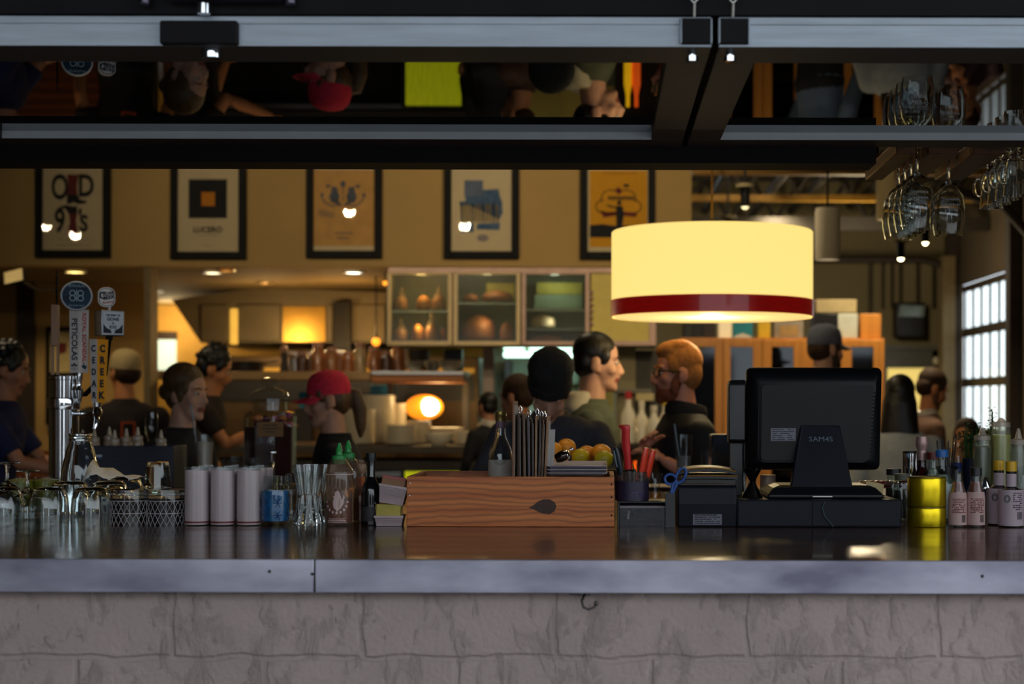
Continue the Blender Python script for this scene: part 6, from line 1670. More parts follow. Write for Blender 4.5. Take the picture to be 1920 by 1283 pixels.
# ---- green-capped chilli sauce bottles
m_plast = GLASS('clear_bottle_plastic', (236, 228, 220), rough=.06, ior=1.45, body=.10, bodycol=(200, 170, 150))
m_sri = LIQ('chilli_sauce', (120, 34, 26), .92); m_grn = M('green_cap', (22, 140, 62), .4, var=.1); m_prt = M('white_print', (206, 176, 172), .6)
def sriracha(px, Y, label, toppx, full=.48, detail=True):
    t = thing('chilli_sauce_bottle', label, 'bottle', (X(px, Y), Y, ZC + .0005), 0, 'green-capped chilli sauce bottles')
    r = 27.5 * k0; H = hz(856, px, Y0) if detail else hz(853, px, Y0)
    sh0 = hz(890, px, Y0)
    out = [(0, 0), (r * .95, 0), (r, .004), (r, sh0), (r * .94, sh0 + .012), (r * .55, hz(866, px, Y0)), (r * .45, hz(862, px, Y0)), (r * .45, H)]
    MB(m_plast).lathe(out + [(r * .4, H), (r * .5, hz(868, px, Y0)), (r * .95, sh0), (r * .95, .006), (0, .006)], seg=36).build('bottle_body', t)
    MB(m_sri).lathe([(0, .007), (r * .93, .007), (r * .93, sh0 * full), (0, sh0 * full)], seg=36).build('sauce', t)
    c = MB(m_grn).lathe([(0, H - .022), (r * .46, H - .022), (r * .46, H - .001), (r * .24, H + .002), (r * .2, H + .012), (r * .24, H + .013), (r * .2, H + .018), (r * .08, H + .034), (0, H + .034)], seg=36, flute=.02, nf=18)
    c.build('cap', t)
    if detail:
        q = MB(m_prt)
        def wrap(u, v_, rr=r + .0004): a = u / r - pi / 2; return (rr * cos(a), rr * sin(a), v_)
        # ring of blocks, emblem and lines of lettering
        for i in range(9):
            a = pi * (1.05 + .9 * i / 8); u, v_ = .030 * cos(a), sh0 * .50 + .034 * sin(a)
            q.add([wrap(u - .0026, v_ - .003), wrap(u + .0026, v_ - .003), wrap(u + .0026, v_ + .003), wrap(u - .0026, v_ + .003)], [(0, 1, 2, 3)])
        for pts in ([(-.004, .058), (.004, .064), (.007, .058), (.010, .05), (.014, .038), (.018, .052), (.021, .046), (.018, .028), (.010, .016), (.004, .012), (.001, .006), (-.001, .012), (-.008, .018), (-.010, .032), (-.007, .044), (-.010, .047), (-.005, .05)],):
            em = MB(m_prt); em.add([wrap(u, sh0 * .22 + v_ * 1.0) for u, v_ in pts], [tuple(range(len(pts)))]); em.build('bird_emblem', t, smooth=0)
        for v_, wd in ((.018, .022), (.0135, .024), (.0095, .026)):
            q.add([wrap(-wd + 2 * wd * i / 8, v_ + dz) for dz in (0, .0014) for i in range(9)], [(i, i + 1, 10 + i, 9 + i) for i in range(8)])
        q.build('white_print', t, smooth=0); q = MB(m_prt)
        q.text('STRONG', .0075, T_(0, -r - .0003, .025) @ FRONT, wrap=r, bold=.0003) if False else None
        q.lathe([(r + .0002, sh0 - .002), (r + .0008, sh0 - .002), (r + .0008, sh0 + .0), (r + .0002, sh0)], seg=36)
        q.build('shoulder_line', t, smooth=0)
    return t
sriracha(636, 4.245, 'front green-capped chilli sauce bottle with white printed emblem', 0)
sriracha(653, 4.345, 'rear green-capped chilli sauce bottle half hidden by front one', 0, detail=False)
# ---- wooden-capped hot sauce
r = .017
hs = bottle('hot_sauce_bottle', 'amber hot sauce bottle with round wooden cap', 676, 4.35, bprof(.024, hz(864, 676, 4.3), .0115, .07, .098), m_plast,
       cap=[(0, .128), (.010, .128), (.0125, .134), (.0165, .142), (.017, .15), (.014, .158), (0, .160)], capm=M('pale_turned_wood', (150, 118, 92), .5, var=.1),
       liq=(M('amber_sauce', (156, 66, 28), .4), [(0, .006), (.0215, .006), (.0215, .07), (.0095, .1), (.0095, .112), (0, .112)]), lab=(M('yellow_red_label', (190, 110, 40), .6, rgb2=(170, 50, 40), scale=60), [(.0118, .098), (.0124, .098), (.0124, .124), (.0118, .124)]))
# ---- dark soy bottle
sb = bottle('soy_sauce_bottle', 'black glass sauce bottle with dark cap beside the white caddies', 696, 4.245, bprof(.0255, hz(858, 690), .0105, hz(925, 690), hz(893, 690)), M('black_bottle_glass', (12, 12, 16), .12, coat=.5),
       cap=[(0, hz(866, 690)), (.0135, hz(866, 690)), (.0145, hz(858, 690)), (.0145, hz(851, 690)), (0, hz(850, 690))], capm=m_black, lab=(M('dim_label', (40, 36, 38), .6), [(.0257, .012), (.0260, .012), (.0260, .05), (.0257, .05)]))
# ---- sugar caddies
m_cad = M('pinkish_white_plastic', (178, 158, 160), .5, var=.06)
m_pk = M('yellow_packet', (176, 156, 66), .6, var=.2); m_pk2 = M('pink_packet', (168, 84, 84), .6, var=.2); m_pk3 = M('brown_packet', (136, 92, 58), .6)
def caddy(label, loc, rot, w0, w1, h, packs):
    t = thing('sugar_caddy', label, 'caddy', loc, 0, 'stacked sugar caddies', rot)
    b = MB(m_cad); d0, d1 = .026, .032
    def fr(z, w_, d): return [(-w_, -d, z), (w_, -d, z), (w_, d, z), (-w_, d, z)]
    vs = fr(0, w0, d0) + fr(h, w1, d1) + fr(h, w1 - .003, d1 - .003) + fr(.003, w0 - .003, d0 - .003)
    fs = [(3, 2, 1, 0)]
    for L_ in (0, 4, 8):
        for i in range(4): fs.append((L_ + i, L_ + (i + 1) % 4, L_ + 4 + (i + 1) % 4, L_ + 4 + i))
    fs.append((12, 13, 14, 15)); b.add(vs, fs)
    b.span((-w1 - .001, -d1 - .002, h - .007), (w1 + .001, -d1 + .0005, h)); b.span((-w1 - .001, d1 - .0005, h - .007), (w1 + .001, d1 + .002, h))
    b.build('tub', t, bevel=.001)
    q = MB(m_cad)
    for i in range(22):
        u = -1 + 2 * (i + .5) / 22
        q.tube([(u * w0 * .95, -d0 - .0002, .004), (u * w1 * .95, -d1 - .0002, h - .01)], .0009, 5)
    q.build('ribs', t)
    for i, (m, z, a) in enumerate(packs):
        MB(m).box((random.uniform(-.004, .004), -.024 + .0075 * i, z), (w1 * 1.7, .004, .045), (RX(a) @ RY(random.uniform(-5, 5))).to_3x3()).build('sweetener_packet', t, bevel=.0012)
    return t
ca = P(731, 983, Y0 + .03)
caddy('lower white sugar caddy with yellow packets, standing on the bar', (ca.x, Y0 + .035, ZC + .0005), (0, 0, 0), .033, .0375, .028, [(m_pk, .034, -6), (m_pk, .036, -4), (m_pk, .034, 2), (m_pk2, .036, 0), (m_pk, .034, 4), (m_pk, .035, 6)])
cb = P(735, 948, Y0 + .035)
caddy('upper white ribbed sugar caddy with pink packets, tilted on the lower one', (cb.x, Y0 + .035, ZC + .0585), (0, radians(9), 0), .031, .037, .05, [(m_pk3, .044, -8), (m_pk2, .050, -4), (m_pk3, .046, 0), (m_pk2, .048, 4), (m_pk3, .046, 8)])

# ---- wooden crate with knot
def knot_wood():
    m = WOOD('knotty_pine', (182, 94, 40), (214, 130, 64), .5, 'x', 1.0, ring=.3)
    nt = m.node_tree; N = nt.nodes; L = nt.links; b = N['Principled BSDF']
    src = b.inputs['Base Color'].links[0].from_socket
    tc = N.new('ShaderNodeTexCoord'); sp = N.new('ShaderNodeSeparateXYZ'); L.new(tc.outputs['Object'], sp.inputs[0])
    # distance field that bends the grain lines round a knot
    kx, kz = (1023 - 957) * k0, hz(951, 1023)
    def math_(op, a, bb=None, val=None):
        n = N.new('ShaderNodeMath'); n.operation = op
        if isinstance(a, (int, float)): n.inputs[0].default_value = a
        else: L.new(a, n.inputs[0])
        if bb is not None:
            if isinstance(bb, (int, float)): n.inputs[1].default_value = bb
            else: L.new(bb, n.inputs[1])
        return n.outputs[0]
    nz = N.new('ShaderNodeTexNoise'); nz.inputs['Scale'].default_value = 9; L.new(tc.outputs['Object'], nz.inputs['Vector'])
    dx = math_('MULTIPLY', math_('SUBTRACT', sp.outputs['X'], kx), 7.0)
    dz = math_('MULTIPLY', math_('SUBTRACT', sp.outputs['Z'], kz), 30.0)
    d = math_('SQRT', math_('ADD', math_('MULTIPLY', dx, dx), math_('MULTIPLY', dz, dz)))
    warp = math_('MULTIPLY', math_('DIVIDE', dz, math_('ADD', math_('MULTIPLY', d, d), .35)), 1.3)
    ph = math_('ADD', math_('ADD', math_('MULTIPLY', sp.outputs['Z'], 95.0), warp), math_('MULTIPLY', nz.outputs['Fac'], 2.2))
    nb = N.new('ShaderNodeTexNoise'); nb.inputs['Scale'].default_value = 2.0; L.new(tc.outputs['Object'], nb.inputs['Vector'])
    ph = math_('ADD', ph, math_('MULTIPLY', nb.outputs['Fac'], 6.0))
    lines = math_('POWER', math_('ABSOLUTE', math_('SINE', math_('MULTIPLY', ph, 2.1))), .3)
    inv = math_('SUBTRACT', 1.0, lines)
    fac = math_('MINIMUM', math_('MULTIPLY', inv, 1.25), .55)
    mx = N.new('ShaderNodeMix'); mx.data_type = 'RGBA'
    L.new(fac, mx.inputs[0]); L.new(src, mx.inputs[6]); mx.inputs[7].default_value = (*lin((98, 46, 18)), 1)
    L.new(mx.outputs[2], b.inputs['Base Color'])
    return m
m_crate = knot_wood()
xc = X(957.5, Y0); crt = thing('wooden_crate', 'long open wooden crate with a dark eye-shaped knot in front', 'crate', (xc, Y0, ZC + .0005))
wX = (1152 - 763) / 2 * k0; hC = hz(894.5, 957)
dC = .36
m_plain = WOOD('plain_pine', (126, 66, 30), (168, 96, 50), .55, 'y', 1.0)
MB(m_crate).span((-wX, 0, 0), (wX, .012, hC)).build('front_board', crt, bevel=.0012)
MB(m_plain).span((-wX, dC - .012, 0), (wX, dC, hC)).build('back_board', crt, bevel=.0012)
for s in (-1, 1): MB(m_plain).span((s * wX - (.012 if s > 0 else 0), .012, 0), (s * wX + (.012 if s < 0 else 0), dC - .012, hC)).build('end_board', crt, bevel=.001)
MB(m_plain).span((-wX + .012, .012, .004), (wX - .012, dC - .012, .014)).build('bottom_board', crt)
kn_ = MB(M('knot_brown', (56, 32, 20), .6, var=.4, scale=60))
kx, kz = (1023 - 957.5) * k0, hz(951, 1023)
kn_.prism([(-.042, -.003), (-.030, .004), (-.018, .014), (-.004, .0195), (.014, .0195), (.027, .012), (.031, .001), (.026, -.012), (.012, -.0195), (-.004, -.018), (-.018, -.0125), (-.030, -.006)], (kx - .002, .0, kz), (1, 0, 0), (0, 0, 1), .0006)
kn_.build('knot', crt)
for px, py in ((1147, 909), (1147, 933), (1147, 967), (769, 907), (768, 930)):
    MB(m_dark if px > 900 else m_steel).ell(((px - 957.5) * k0, -.0002, hz(py, px)), (.0026, .0012, .0026)).build('nail', crt)
zin = ZC + .015
# liquor bottle in the crate
Yb = 4.42; kb_ = Yb / F
hb_ = Z(940, 772, Yb) - zin
bt2 = bottle('liquor_bottle', 'clear liquor bottle with gold screw cap standing in the crate', 939, Yb, bprof(.034, hb_ - .022, .0135, Z(939, 862, Yb) - zin, Z(939, 812, Yb) - zin), m_cry,
       cap=[(0, hb_ - .026), (.0155, hb_ - .026), (.0155, hb_ - .012), (.0162, hb_ - .011), (.0155, hb_ - .01), (.0155, hb_), (0, hb_ + .0005)], capm=M('brushed_gold', (150, 128, 70), .35, metal=.8),
       lab=None, loc=(X(939, Yb), Yb, zin))
MB(M('silver_paper', (176, 170, 160), .5)).lathe([(.0343, Z(939, 900, Yb) - zin), (.0346, Z(939, 900, Yb) - zin), (.0346, Z(939, 862, Yb) - zin), (.0343, Z(939, 862, Yb) - zin)], seg=30).build('paper_label', bt2)
MB(M('mauve_paper', (120, 92, 110), .5)).lathe([(.0138, hb_ - .046), (.0141, hb_ - .046), (.0141, hb_ - .026), (.0138, hb_ - .026)], seg=30).build('neck_label', bt2)
sd = MB(m_glass).lathe([(0, 0), (.016, .001), (.018, .003), (.014, .004), (0, .003)], (0, -.031, .155), 24, 1, 1.05, RX(65).to_3x3()); sd.build('embossed_medallion', bt2)
# menu boards standing in the crate
m_bd = [M('board_%d' % i, c, .6, var=.15) for i, c in enumerate(((124, 84, 58), (66, 50, 46), (150, 108, 74), (84, 72, 80), (100, 68, 48)))]
bdx = [(963, 752, 962, 8, 0), (973, 775, 974, 7, 1), (981, 776, 985, 6, 4), (990, 782, 993, 6, 3), (998, 786, 999, 5, 1), (1005, 780, 1004, 6, 2), (1013, 785, 1009, 6, 1), (1019, 787, 1014, 6, 4), (1027, 782, 1019, 8, 2)]
lbs = ('tallest brown menu board at left end of the bundle', 'dark menu board next to the tallest one', 'brown menu board third from left in the bundle', 'grey-violet menu board fourth from left in the bundle', 'thin dark menu board in the middle of the bundle', 'tan menu board just right of the bundle middle', 'dark menu board third from right in the bundle', 'brown menu board second from right in the bundle', 'tan menu board at right end of the bundle, leaning out')
for i, (xt, yt, xb, wd, mi) in enumerate(bdx):
    Yb2 = 4.235
    a = P(xt, yt, Yb2); b = V((X(xb, Yb2), Yb2, zin + .001)); d = a - b
    ln = d.length; ang = math.atan2(d.x, d.z)
    t = thing('menu_board', lbs[i], 'menu board', b, 0, 'menu boards in the crate', (0, ang, 0))
    th = wd * .5 * k0
    MB(m_bd[mi]).span((-th / 2, 0, .002), (th / 2, .16, ln)).build('board', t, bevel=.0008)
    MB(M('menu_paper', (176, 168, 160), .8)).span((th / 2, .006, .01), (th / 2 + .0012, .15, ln - .012)).build('paper', t)
    if i in (1, 3, 5, 6, 7):
        cl = MB(m_chrome); cl.tube([(0, .06, ln - .004), (-.004, .06, ln + .012), (.001, .06, ln + .02), (.005, .06, ln + .012), (.002, .06, ln - .004)], .0014, 8); cl.build('clip', t); cl = MB(m_chrome); cl.tube([(.0, .1, ln - .004), (.003, .1, ln + .014), (-.001, .1, ln + .018)], .0014, 8)
        cl.build('clip', t)
b_ = P(1030, 897, 4.28); pp_ = thing('paper_slip', 'white paper slip standing at the right of the menu boards', 'paper', (X(1023, 4.28), 4.28, zin), 0, None, (0, radians(2), radians(-9)))
MB(M('white_paper2', (206, 202, 200), .7)).span((-.0, 0, .003), (.001, .09, Z(1030, 806, 4.28) - zin)).build('sheet', pp_)
MB(M('white_paper2', (206, 202, 200), .7)).prism([(.002, .05), (.02, .055), (.013, .13), (.004, .135)], (0, .03, .0), (1, 0, 0), (0, 0, 1), -.001).build('folded_corner', pp_)
# plates on the crate
pz = ZC + hC + .0012
m_pl = M('mauve_white_plate', (184, 176, 186), .35, coat=.3, var=.03)
for i in range(3):
    t = MB(m_pl); w_, d_ = .079, .18
    def fr2(z, a, b): return [(-a, -b, z), (a, -b, z), (a, b, z), (-a, b, z)]
    vs = fr2(0, w_ * .86, d_ * .9) + fr2(.0085, w_, d_) + fr2(.0105, w_, d_) + fr2(.003, w_ * .85, d_ * .88)
    fs = [(3, 2, 1, 0)]
    for L_ in (0, 4, 8):
        for j in range(4): fs.append((L_ + j, L_ + (j + 1) % 4, L_ + 4 + (j + 1) % 4, L_ + 4 + j))
    fs.append((12, 13, 14, 15)); t.add(vs, fs)
    o = t.build('serving_plate', loc=(X(1084, 4.36) , 4.386, pz + i * .0092), bevel=.001)
    tag(o, ('lowest rectangular white plate stacked on the crate rim', 'middle rectangular white plate of the stack on the crate', 'top rectangular white plate of the stack on the crate')[i], 'plate', 'rectangular plates on the crate')
# small metal shaker lying on the plates
zsh = pz + 2 * .0092 + .0112
shk = thing('pepper_shaker', 'small shiny dark metal shaker lying on the stacked plates', 'shaker', (X(1056, 4.45), 4.45, zsh + .0165))
shk.scale = (.8, .8, .8)
Rs = RY(68).to_3x3()
MB(M('dark_chrome', (70, 60, 58), .15, metal=1)).lathe([(0, -.03), (.014, -.028), (.019, -.012), (.019, .004), (.016, .014), (0, .014)], R=Rs).build('body', shk)
MB(m_chrome).lathe([(.016, .013), (.0175, .016), (.015, .02), (.008, .024), (0, .024)], R=Rs).build('collar', shk)
MB(m_chrome).lathe([(0, .022), (.004, .024), (.003, .03), (.006, .034), (.006, .038), (0, .041)], (.0, -.004, .012), R=Rs).build('knob', shk)

# ================================================================== right of the crate: tool caddy
org = thing('tool_caddy', 'black counter caddy carrying the purple tool cup', 'caddy', (X(1206, Y0), Y0, ZC + .0005))
w_ = 47 * k0; zt2 = hz(941, 1206)
c_ = MB(m_black); c_.span((-w_, .001, zt2 - .004), (w_, .12, zt2)); c_.span((-w_, .116, 0), (w_, .12, zt2 - .004)); c_.span((-w_, .001, 0), (-w_ + .004, .116, zt2 - .004)); c_.span((w_ - .004, .001, 0), (w_, .116, zt2 - .004))
c_.build('frame', org, bevel=.0008)
bn = thing('clear_bin', 'clear plastic bin with lid tucked under the purple tool cup', 'bin', (X(1205, Y0), Y0 + .006, ZC + .0005))
wB = 42 * k0; hB = hz(947, 1205)
m_acr = GLASS('smoky_acrylic', (216, 214, 222), rough=.04, body=.05, bodycol=(120, 112, 124))
b_ = MB(m_acr); b_.span((-wB, -.0, 0), (wB, .002, hB - .01)); b_.span((-wB, .098, 0), (wB, .1, hB - .01)); b_.span((-wB, .002, 0), (-wB + .002, .098, hB - .01)); b_.span((wB - .002, .002, 0), (wB, .098, hB - .01)); b_.span((-wB, .002, 0), (wB, .098, .002)); b_.span((.002, .002, .002), (.003, .098, hB - .012))
b_.build('tub', bn)
MB(M('mauve_lid', (118, 108, 116), .35, coat=.3)).span((-wB - .001, -.002, hB - .010), (wB + .001, .101, hB - .003)).build('lid', bn, bevel=.001)
MB(m_red).span((wB * .3, .01, .003), (wB * .9, .05, .012)).build('red_packet', bn, bevel=.001)
MB(m_dark).box((-wB * .3, .04, .014), (.06, .03, .012), RY(14).to_3x3()).build('dark_packet', bn, bevel=.001)
MB(m_white).box((-wB * .62, .01, .03), (.006, .002, .022), RY(8).to_3x3()).build('paper_strip', bn)
# purple tool cup
zcup = ZC + zt2 + .0008
cupx = X(1186, Y0)
cp = thing('tool_cup', 'dark purple labelled cup with a clear rim holding knives', 'cup', (cupx, Y0 + .045, zcup))
rC = 32 * k0 * .98; hCup = hz(886, 1186) - zt2
MB(GLASS('cup_plastic', (214, 204, 204), rough=.06, body=.12, bodycol=(150, 130, 120))).lathe([(0, 0), (rC, 0), (rC, hCup), (rC - .002, hCup), (rC - .002, .003), (0, .003)], seg=36).build('clear_cup', cp)
MB(M('purple_label', (34, 24, 52), .5, var=.2)).lathe([(rC + .0002, .001), (rC + .0009, .001), (rC + .0009, hCup * .68), (rC + .0002, hCup * .68)], seg=36).build('purple_label', cp)
q = MB(M('violet_print', (74, 50, 104), .5))
q.text('XYTY', .02, T_(.004, -rC - .001, hCup * .22) @ FRONT, .0002, wrap=rC); q.build('faint_print', cp, smooth=0)
# tools in the cup
def tool(name, label, x0, y0, x1, y1, dy0, dy1, build, cat='knife'):
    """tool whose handle runs from its lower end to its upper end"""
    zb = zcup + .006
    a = V((X(x0, Y0 + dy0), Y0 + dy0, zb)); 
    b = P(x1, y1, Y0 + dy1)
    d = b - a; L_ = d.length
    t = thing(name, label, cat, a, 0, None, d.to_track_quat('Z', 'Y').to_euler())
    build(t, L_)
    return t
m_redh = M('red_knife_handle', (206, 42, 40), .38, var=.06); m_redo = M('orange_red_handle', (222, 62, 36), .35, var=.06, coat=.3)
m_blade = M('knife_blade', (190, 194, 200), .2, metal=1)
def bigknife(t, L_):
    z0 = L_ - .118
    o = MB(m_redh).rings([(0, 0, z0, .0115, .008), (0, 0, z0 + .03, .0105, .008), (-.002, 0, z0 + .06, .0125, .009), (-.002, 0, z0 + .085, .0115, .009), (0, 0, z0 + .105, .012, .009), (-.004, 0, z0 + .113, .0165, .009), (-.005, 0, z0 + .118, .0155, .008)], 18)
    o.build('handle', t); MB(m_blade).span((-.009, -.001, .002), (.009, .001, z0 + .004)).build('blade', t)
tool('kitchen_knife', 'knife with tall bright red handle standing in the tool cup', 1181, 0, 1173, 797, .05, .03, bigknife)
def smallknife(t, L_):
    z0 = L_ - .062
    MB(m_redo).rings([(0, 0, z0 - .012, .0085, .006), (0, 0, z0, .0105, .007), (0, 0, z0 + .03, .0115, .0075), (0, 0, z0 + .056, .0105, .007), (0, 0, z0 + .062, .008, .005)], 18).build('handle', t)
    MB(m_blade).span((-.007, -.0008, .002), (.007, .0008, z0 - .008)).build('blade', t)
tool('paring_knife', 'paring knife with orange-red handle, left one of the leaning pair', 1194, 0, 1212, 840, .03, .012, smallknife)
tool('paring_knife', 'paring knife with orange-red handle, right one of the leaning pair', 1205, 0, 1225, 844, .045, .03, smallknife)
def peeler(t, L_):
    z0 = L_ - .075
    MB(M('teal_black_grip', (18, 30, 38), .35)).rings([(0, 0, z0, .009, .007), (0, 0, z0 + .02, .0115, .008), (0, 0, z0 + .06, .011, .008), (0, 0, z0 + .075, .006, .005)], 18).build('handle', t)
    MB(M('pale_grip_inlay', (150, 166, 172), .35)).rings([(.002, -.0085, z0 + .022, .003, .001), (.002, -.0092, z0 + .045, .004, .001), (.002, -.0085, z0 + .066, .003, .001)], 10).build('inlay', t)
    MB(m_blade).span((-.006, -.0008, .002), (.006, .0008, z0 + .004)).build('blade', t)
tool('peeler', 'dark teal handled peeler leaning left out of the tool cup', 1172, 0, 1154, 838, .03, .012, peeler, 'peeler')
def openr(t, L_):
    MB(M('bottle_green_grip', (20, 60, 44), .4)).rings([(0, 0, .002, .006, .004), (0, 0, L_ * .7, .008, .006), (0, 0, L_, .006, .004)], 14).build('handle', t)
    MB(M('leaf_green', (90, 150, 60), .5)).tube([(0, 0, L_), (.006, 0, L_ + .012), (.012, 0, L_ + .008)], .0018).build('green_tag', t)
tool('can_opener', 'short dark green handle behind the red knives with a green tag', 1186, 0, 1189, 880, .06, .065, openr, 'opener')
# small clear carafe beside the cup
bottle('small_carafe', 'small clear curved carafe with amber dregs right of the purple cup', 1229, Y0 + .05, [(0, 0), (.0165, 0), (.0165, .01), (.0125, .035), (.014, .05), (.02, .072), (.0185, .072), (.0125, .05), (.011, .035), (.0145, .01), (0, .006)], m_glass, liq=(LIQ('amber_dregs', (190, 110, 30), .8), [(0, .0065), (.0135, .0065), (.0118, .02), (0, .02)]), z=ZC + zt2 + .0005)
# scissors in a black holder
hd_ = thing('scissors_holder', 'narrow black holder of the blue scissors beside the printer', 'holder', (X(1256.5, Y0), Y0 - .022, ZC + .0005))
hh2 = hz(925, 1250)
q = MB(m_black); q.span((-.0125, 0, 0), (.0125, .002, hh2)); q.span((-.0125, .04, 0), (.0125, .042, hh2)); q.span((-.0125, .002, 0), (-.0105, .04, hh2)); q.span((.0105, .002, 0), (.0125, .04, hh2)); q.build('sleeve', hd_)
scs = thing('scissors', 'blue-handled scissors standing upright in the black holder', 'scissors', (X(1257, Y0), Y0 - .002, ZC + .004))
m_bl = M('blue_scissor_handle', (26, 74, 150), .35, coat=.3)
def sc_pt(px, py): return ((px - 1257) * k0, 0, Z(px, py, Y0 - .002) - ZC - .004)
for cx, cy_, rx, rz_, tl in ((1257, 899, 10.5, 9.5, .1), (1277, 892, 8, 15, .45)):
    loop = []
    for i in range(20):
        a = 2 * pi * i / 20; u, v_ = rx * cos(a), rz_ * sin(a)
        loop.append(sc_pt(cx + u * cos(tl) + v_ * sin(tl), cy_ - (v_ * cos(tl) - u * sin(tl))))
    MB(m_bl).tube(loop, .0038, 10, closed=True).build('handle', scs)
for s, (px, py) in ((-1, (1262, 909)), (1, (1270, 906))):
    a = V(sc_pt(px, py)); MB(m_bl).tube([a, V((s * .001, s * .001, a.z * .66))], [.0045, .004], 10).build('shank', scs)
    MB(m_blade).tube([(s * .001, s * .0012, a.z * .66), (s * .0, s * .0012, .004)], [.004, .001], 8, flat=.3).build('blade', scs)
# receipt printer with folders on top
prn = thing('receipt_printer', 'black receipt printer with a small printed sticker', 'printer', (X(1327, Y0), Y0, ZC + .0005))
wP = 55 * k0; hP = hz(910, 1327)
m_navy = M('matt_navy_black', (20, 23, 33), .5, var=.12, spec=.2)
b_ = MB(m_navy); vs = [(-wP, .006, 0), (wP, .006, 0), (wP, .19, 0), (-wP, .19, 0), (-wP, 0, hP * .55), (wP, 0, hP * .55), (-wP, .008, hP * .93), (wP, .008, hP * .93), (-wP, .02, hP), (wP, .02, hP), (wP, .19, hP), (-wP, .19, hP)]
b_.add(vs, [(3, 2, 1, 0), (0, 1, 5, 4), (4, 5, 7, 6), (6, 7, 9, 8), (8, 9, 10, 11), (2, 3, 11, 10), (0, 4, 6, 8, 11, 3), (1, 2, 10, 9, 7, 5)]); b_.build('case', prn, smooth=0, bevel=.003)
MB(M('brass_trim_line', (96, 72, 44), .4)).span((-wP + .004, .014, hP - .0005), (wP - .004, .022, hP + .001)).build('top_trim', prn)
def sticker(parent, cx, cz, w_, h_, y, rows_, R=None):
    Tm = T_(cx, y, cz) @ (R.to_4x4() if R is not None else Matrix.Identity(4))
    q = Sub(Tm, M('grey_sticker', (112, 112, 124), .6)); q.span((-w_ / 2, -.0008, -h_ / 2), (w_ / 2, 0, h_ / 2))
    q.mat(m_ink); random.seed(int(w_ * 1e5))
    for i in range(rows_):
        z = h_ * (.40 - .8 * i / (rows_ - 1)); x = -w_ * .44
        while x < w_ * .40:
            l = random.uniform(.03, .12) * w_
            if random.random() < .82: q.span((x, -.0013, z - h_ * .03), (min(x + l, w_ * .44), -.0008, z + h_ * .03))
            x += l + .012 * w_
    return q.build('sticker', parent, smooth=0)
sticker(prn, 0, hz(970.5, 1327), 54 * k0, 29 * k0, .0035, 7, RX(0).to_3x3())
m_fold = M('black_leather', (18, 17, 20), .45, var=.2); m_gold = M('gold_trim', (190, 130, 46), .4, metal=.6)
zf0 = ZC + hP + .002
for i in range(3):
    t = thing('bill_folder', ('lowest black bill folder on the receipt printer', 'middle black bill folder on the receipt printer', 'top black bill folder, bowed, with gold edge')[i], 'folder', (X(1325, 4.29), 4.29, zf0 + i * .0125), radians((-3, 2, -2)[i]), 'bill folders on the printer')
    n = 10; vs = []; 
    for j in range(n + 1):
        u = -.075 + .15 * j / n; bow = (.009 if i == 2 else .0015) * (1 - (2 * j / n - 1) ** 2)
        for (y, z) in ((-.075, 0), (.09, 0), (.09, .0105), (-.075, .0105)): vs.append((u, y, z + bow))
    fs = [(3, 2, 1, 0), tuple(4 * n + q for q in range(4))]
    for j in range(n):
        for q in range(4): fs.append((4 * j + q, 4 * j + (q + 1) % 4, 4 * j + 4 + (q + 1) % 4, 4 * j + 4 + q))
    MB(m_fold).add(vs, fs).build('cover', t)
    if i: 
        g = MB(m_gold); g.tube([(-.075 + .15 * j / n, -.0765, .0085 + (.009 if i == 2 else .0015) * (1 - (2 * j / n - 1) ** 2)) for j in range(n + 1)], .0016, 6); g.build('gold_edge', t)
# tall glass left of the screen
gl2 = MB(m_cry).lathe(shell(.0245, .034, .134, .003, .02), seg=32).build('pint_glass', loc=(X(1398, 4.62), 4.62, ZC + .0005)); tag(gl2, 'clear pint glass standing between the bill folders and till screen', 'glass')

# ================================================================== till
dr_ = thing('cash_drawer', 'wide black cash drawer under the till', 'drawer unit', (X(1536, Y0), Y0, ZC + .0005))
wD = 154 * k0; hD = hz(938, 1536)
MB(m_navy).span((-wD, .0, 0), (wD, .38, hD)).build('case', dr_, bevel=.003)
fr3 = MB(m_navy); fr3.span((-wD + .004, -.003, .004), (0 - .02, 0, hD - .004)); fr3.build('front_panel', dr_, bevel=.001)
fr3 = MB(m_navy); fr3.span((.0 - .017, -.003, .004), (wD - .004, 0, hD - .004)); fr3.build('front_panel', dr_, bevel=.001)
cbl = MB(M('teal_cable', (28, 58, 72), .5)).tube([((1546 - 1536) * k0, -.006, hD - .004), ((1541 - 1536) * k0, -.008, hD * .7), ((1546 - 1536) * k0, -.008, hD * .4), ((1562 - 1536) * k0, -.008, .002)], .0016, 8).build('cable', dr_)
zD = ZC + hD + .0015
jg = thing('jigger', 'steel double-cone cocktail jigger on the cash drawer', 'jigger', (X(1411, 4.3), 4.3, zD))
MB(M('dark_steel2', (150, 140, 136), .16, metal=1)).lathe([(.0275, 0), (.0285, 0), (.0065, .042), (.0265, .078), (.0255, .078), (.005, .043), (0, .042)], seg=36).build('cups', jg)
pos = thing('till', 'black touchscreen till seen from behind on its stand', 'till', (X(1536, 4.33), 4.33, zD))
kP = 4.33 / F
def pz_(py): return Z(1536, py, 4.33) - zD
def pxx(px): return (px - 1536) * kP
def loft4(mb, secs):
    """sections (z, x0, x1, y0, y1) joined into a solid"""
    vs = []; fs = []
    for z, xa, xb, ya, yb in secs: vs += [(xa, ya, z), (xb, ya, z), (xb, yb, z), (xa, yb, z)]
    n = len(secs)
    for i in range(n - 1):
        for j in range(4): fs.append((4 * i + j, 4 * i + (j + 1) % 4, 4 * i + 4 + (j + 1) % 4, 4 * i + 4 + j))
    fs.append((3, 2, 1, 0)); fs.append(tuple(4 * (n - 1) + j for j in range(4)))
    return mb.add(vs, fs)
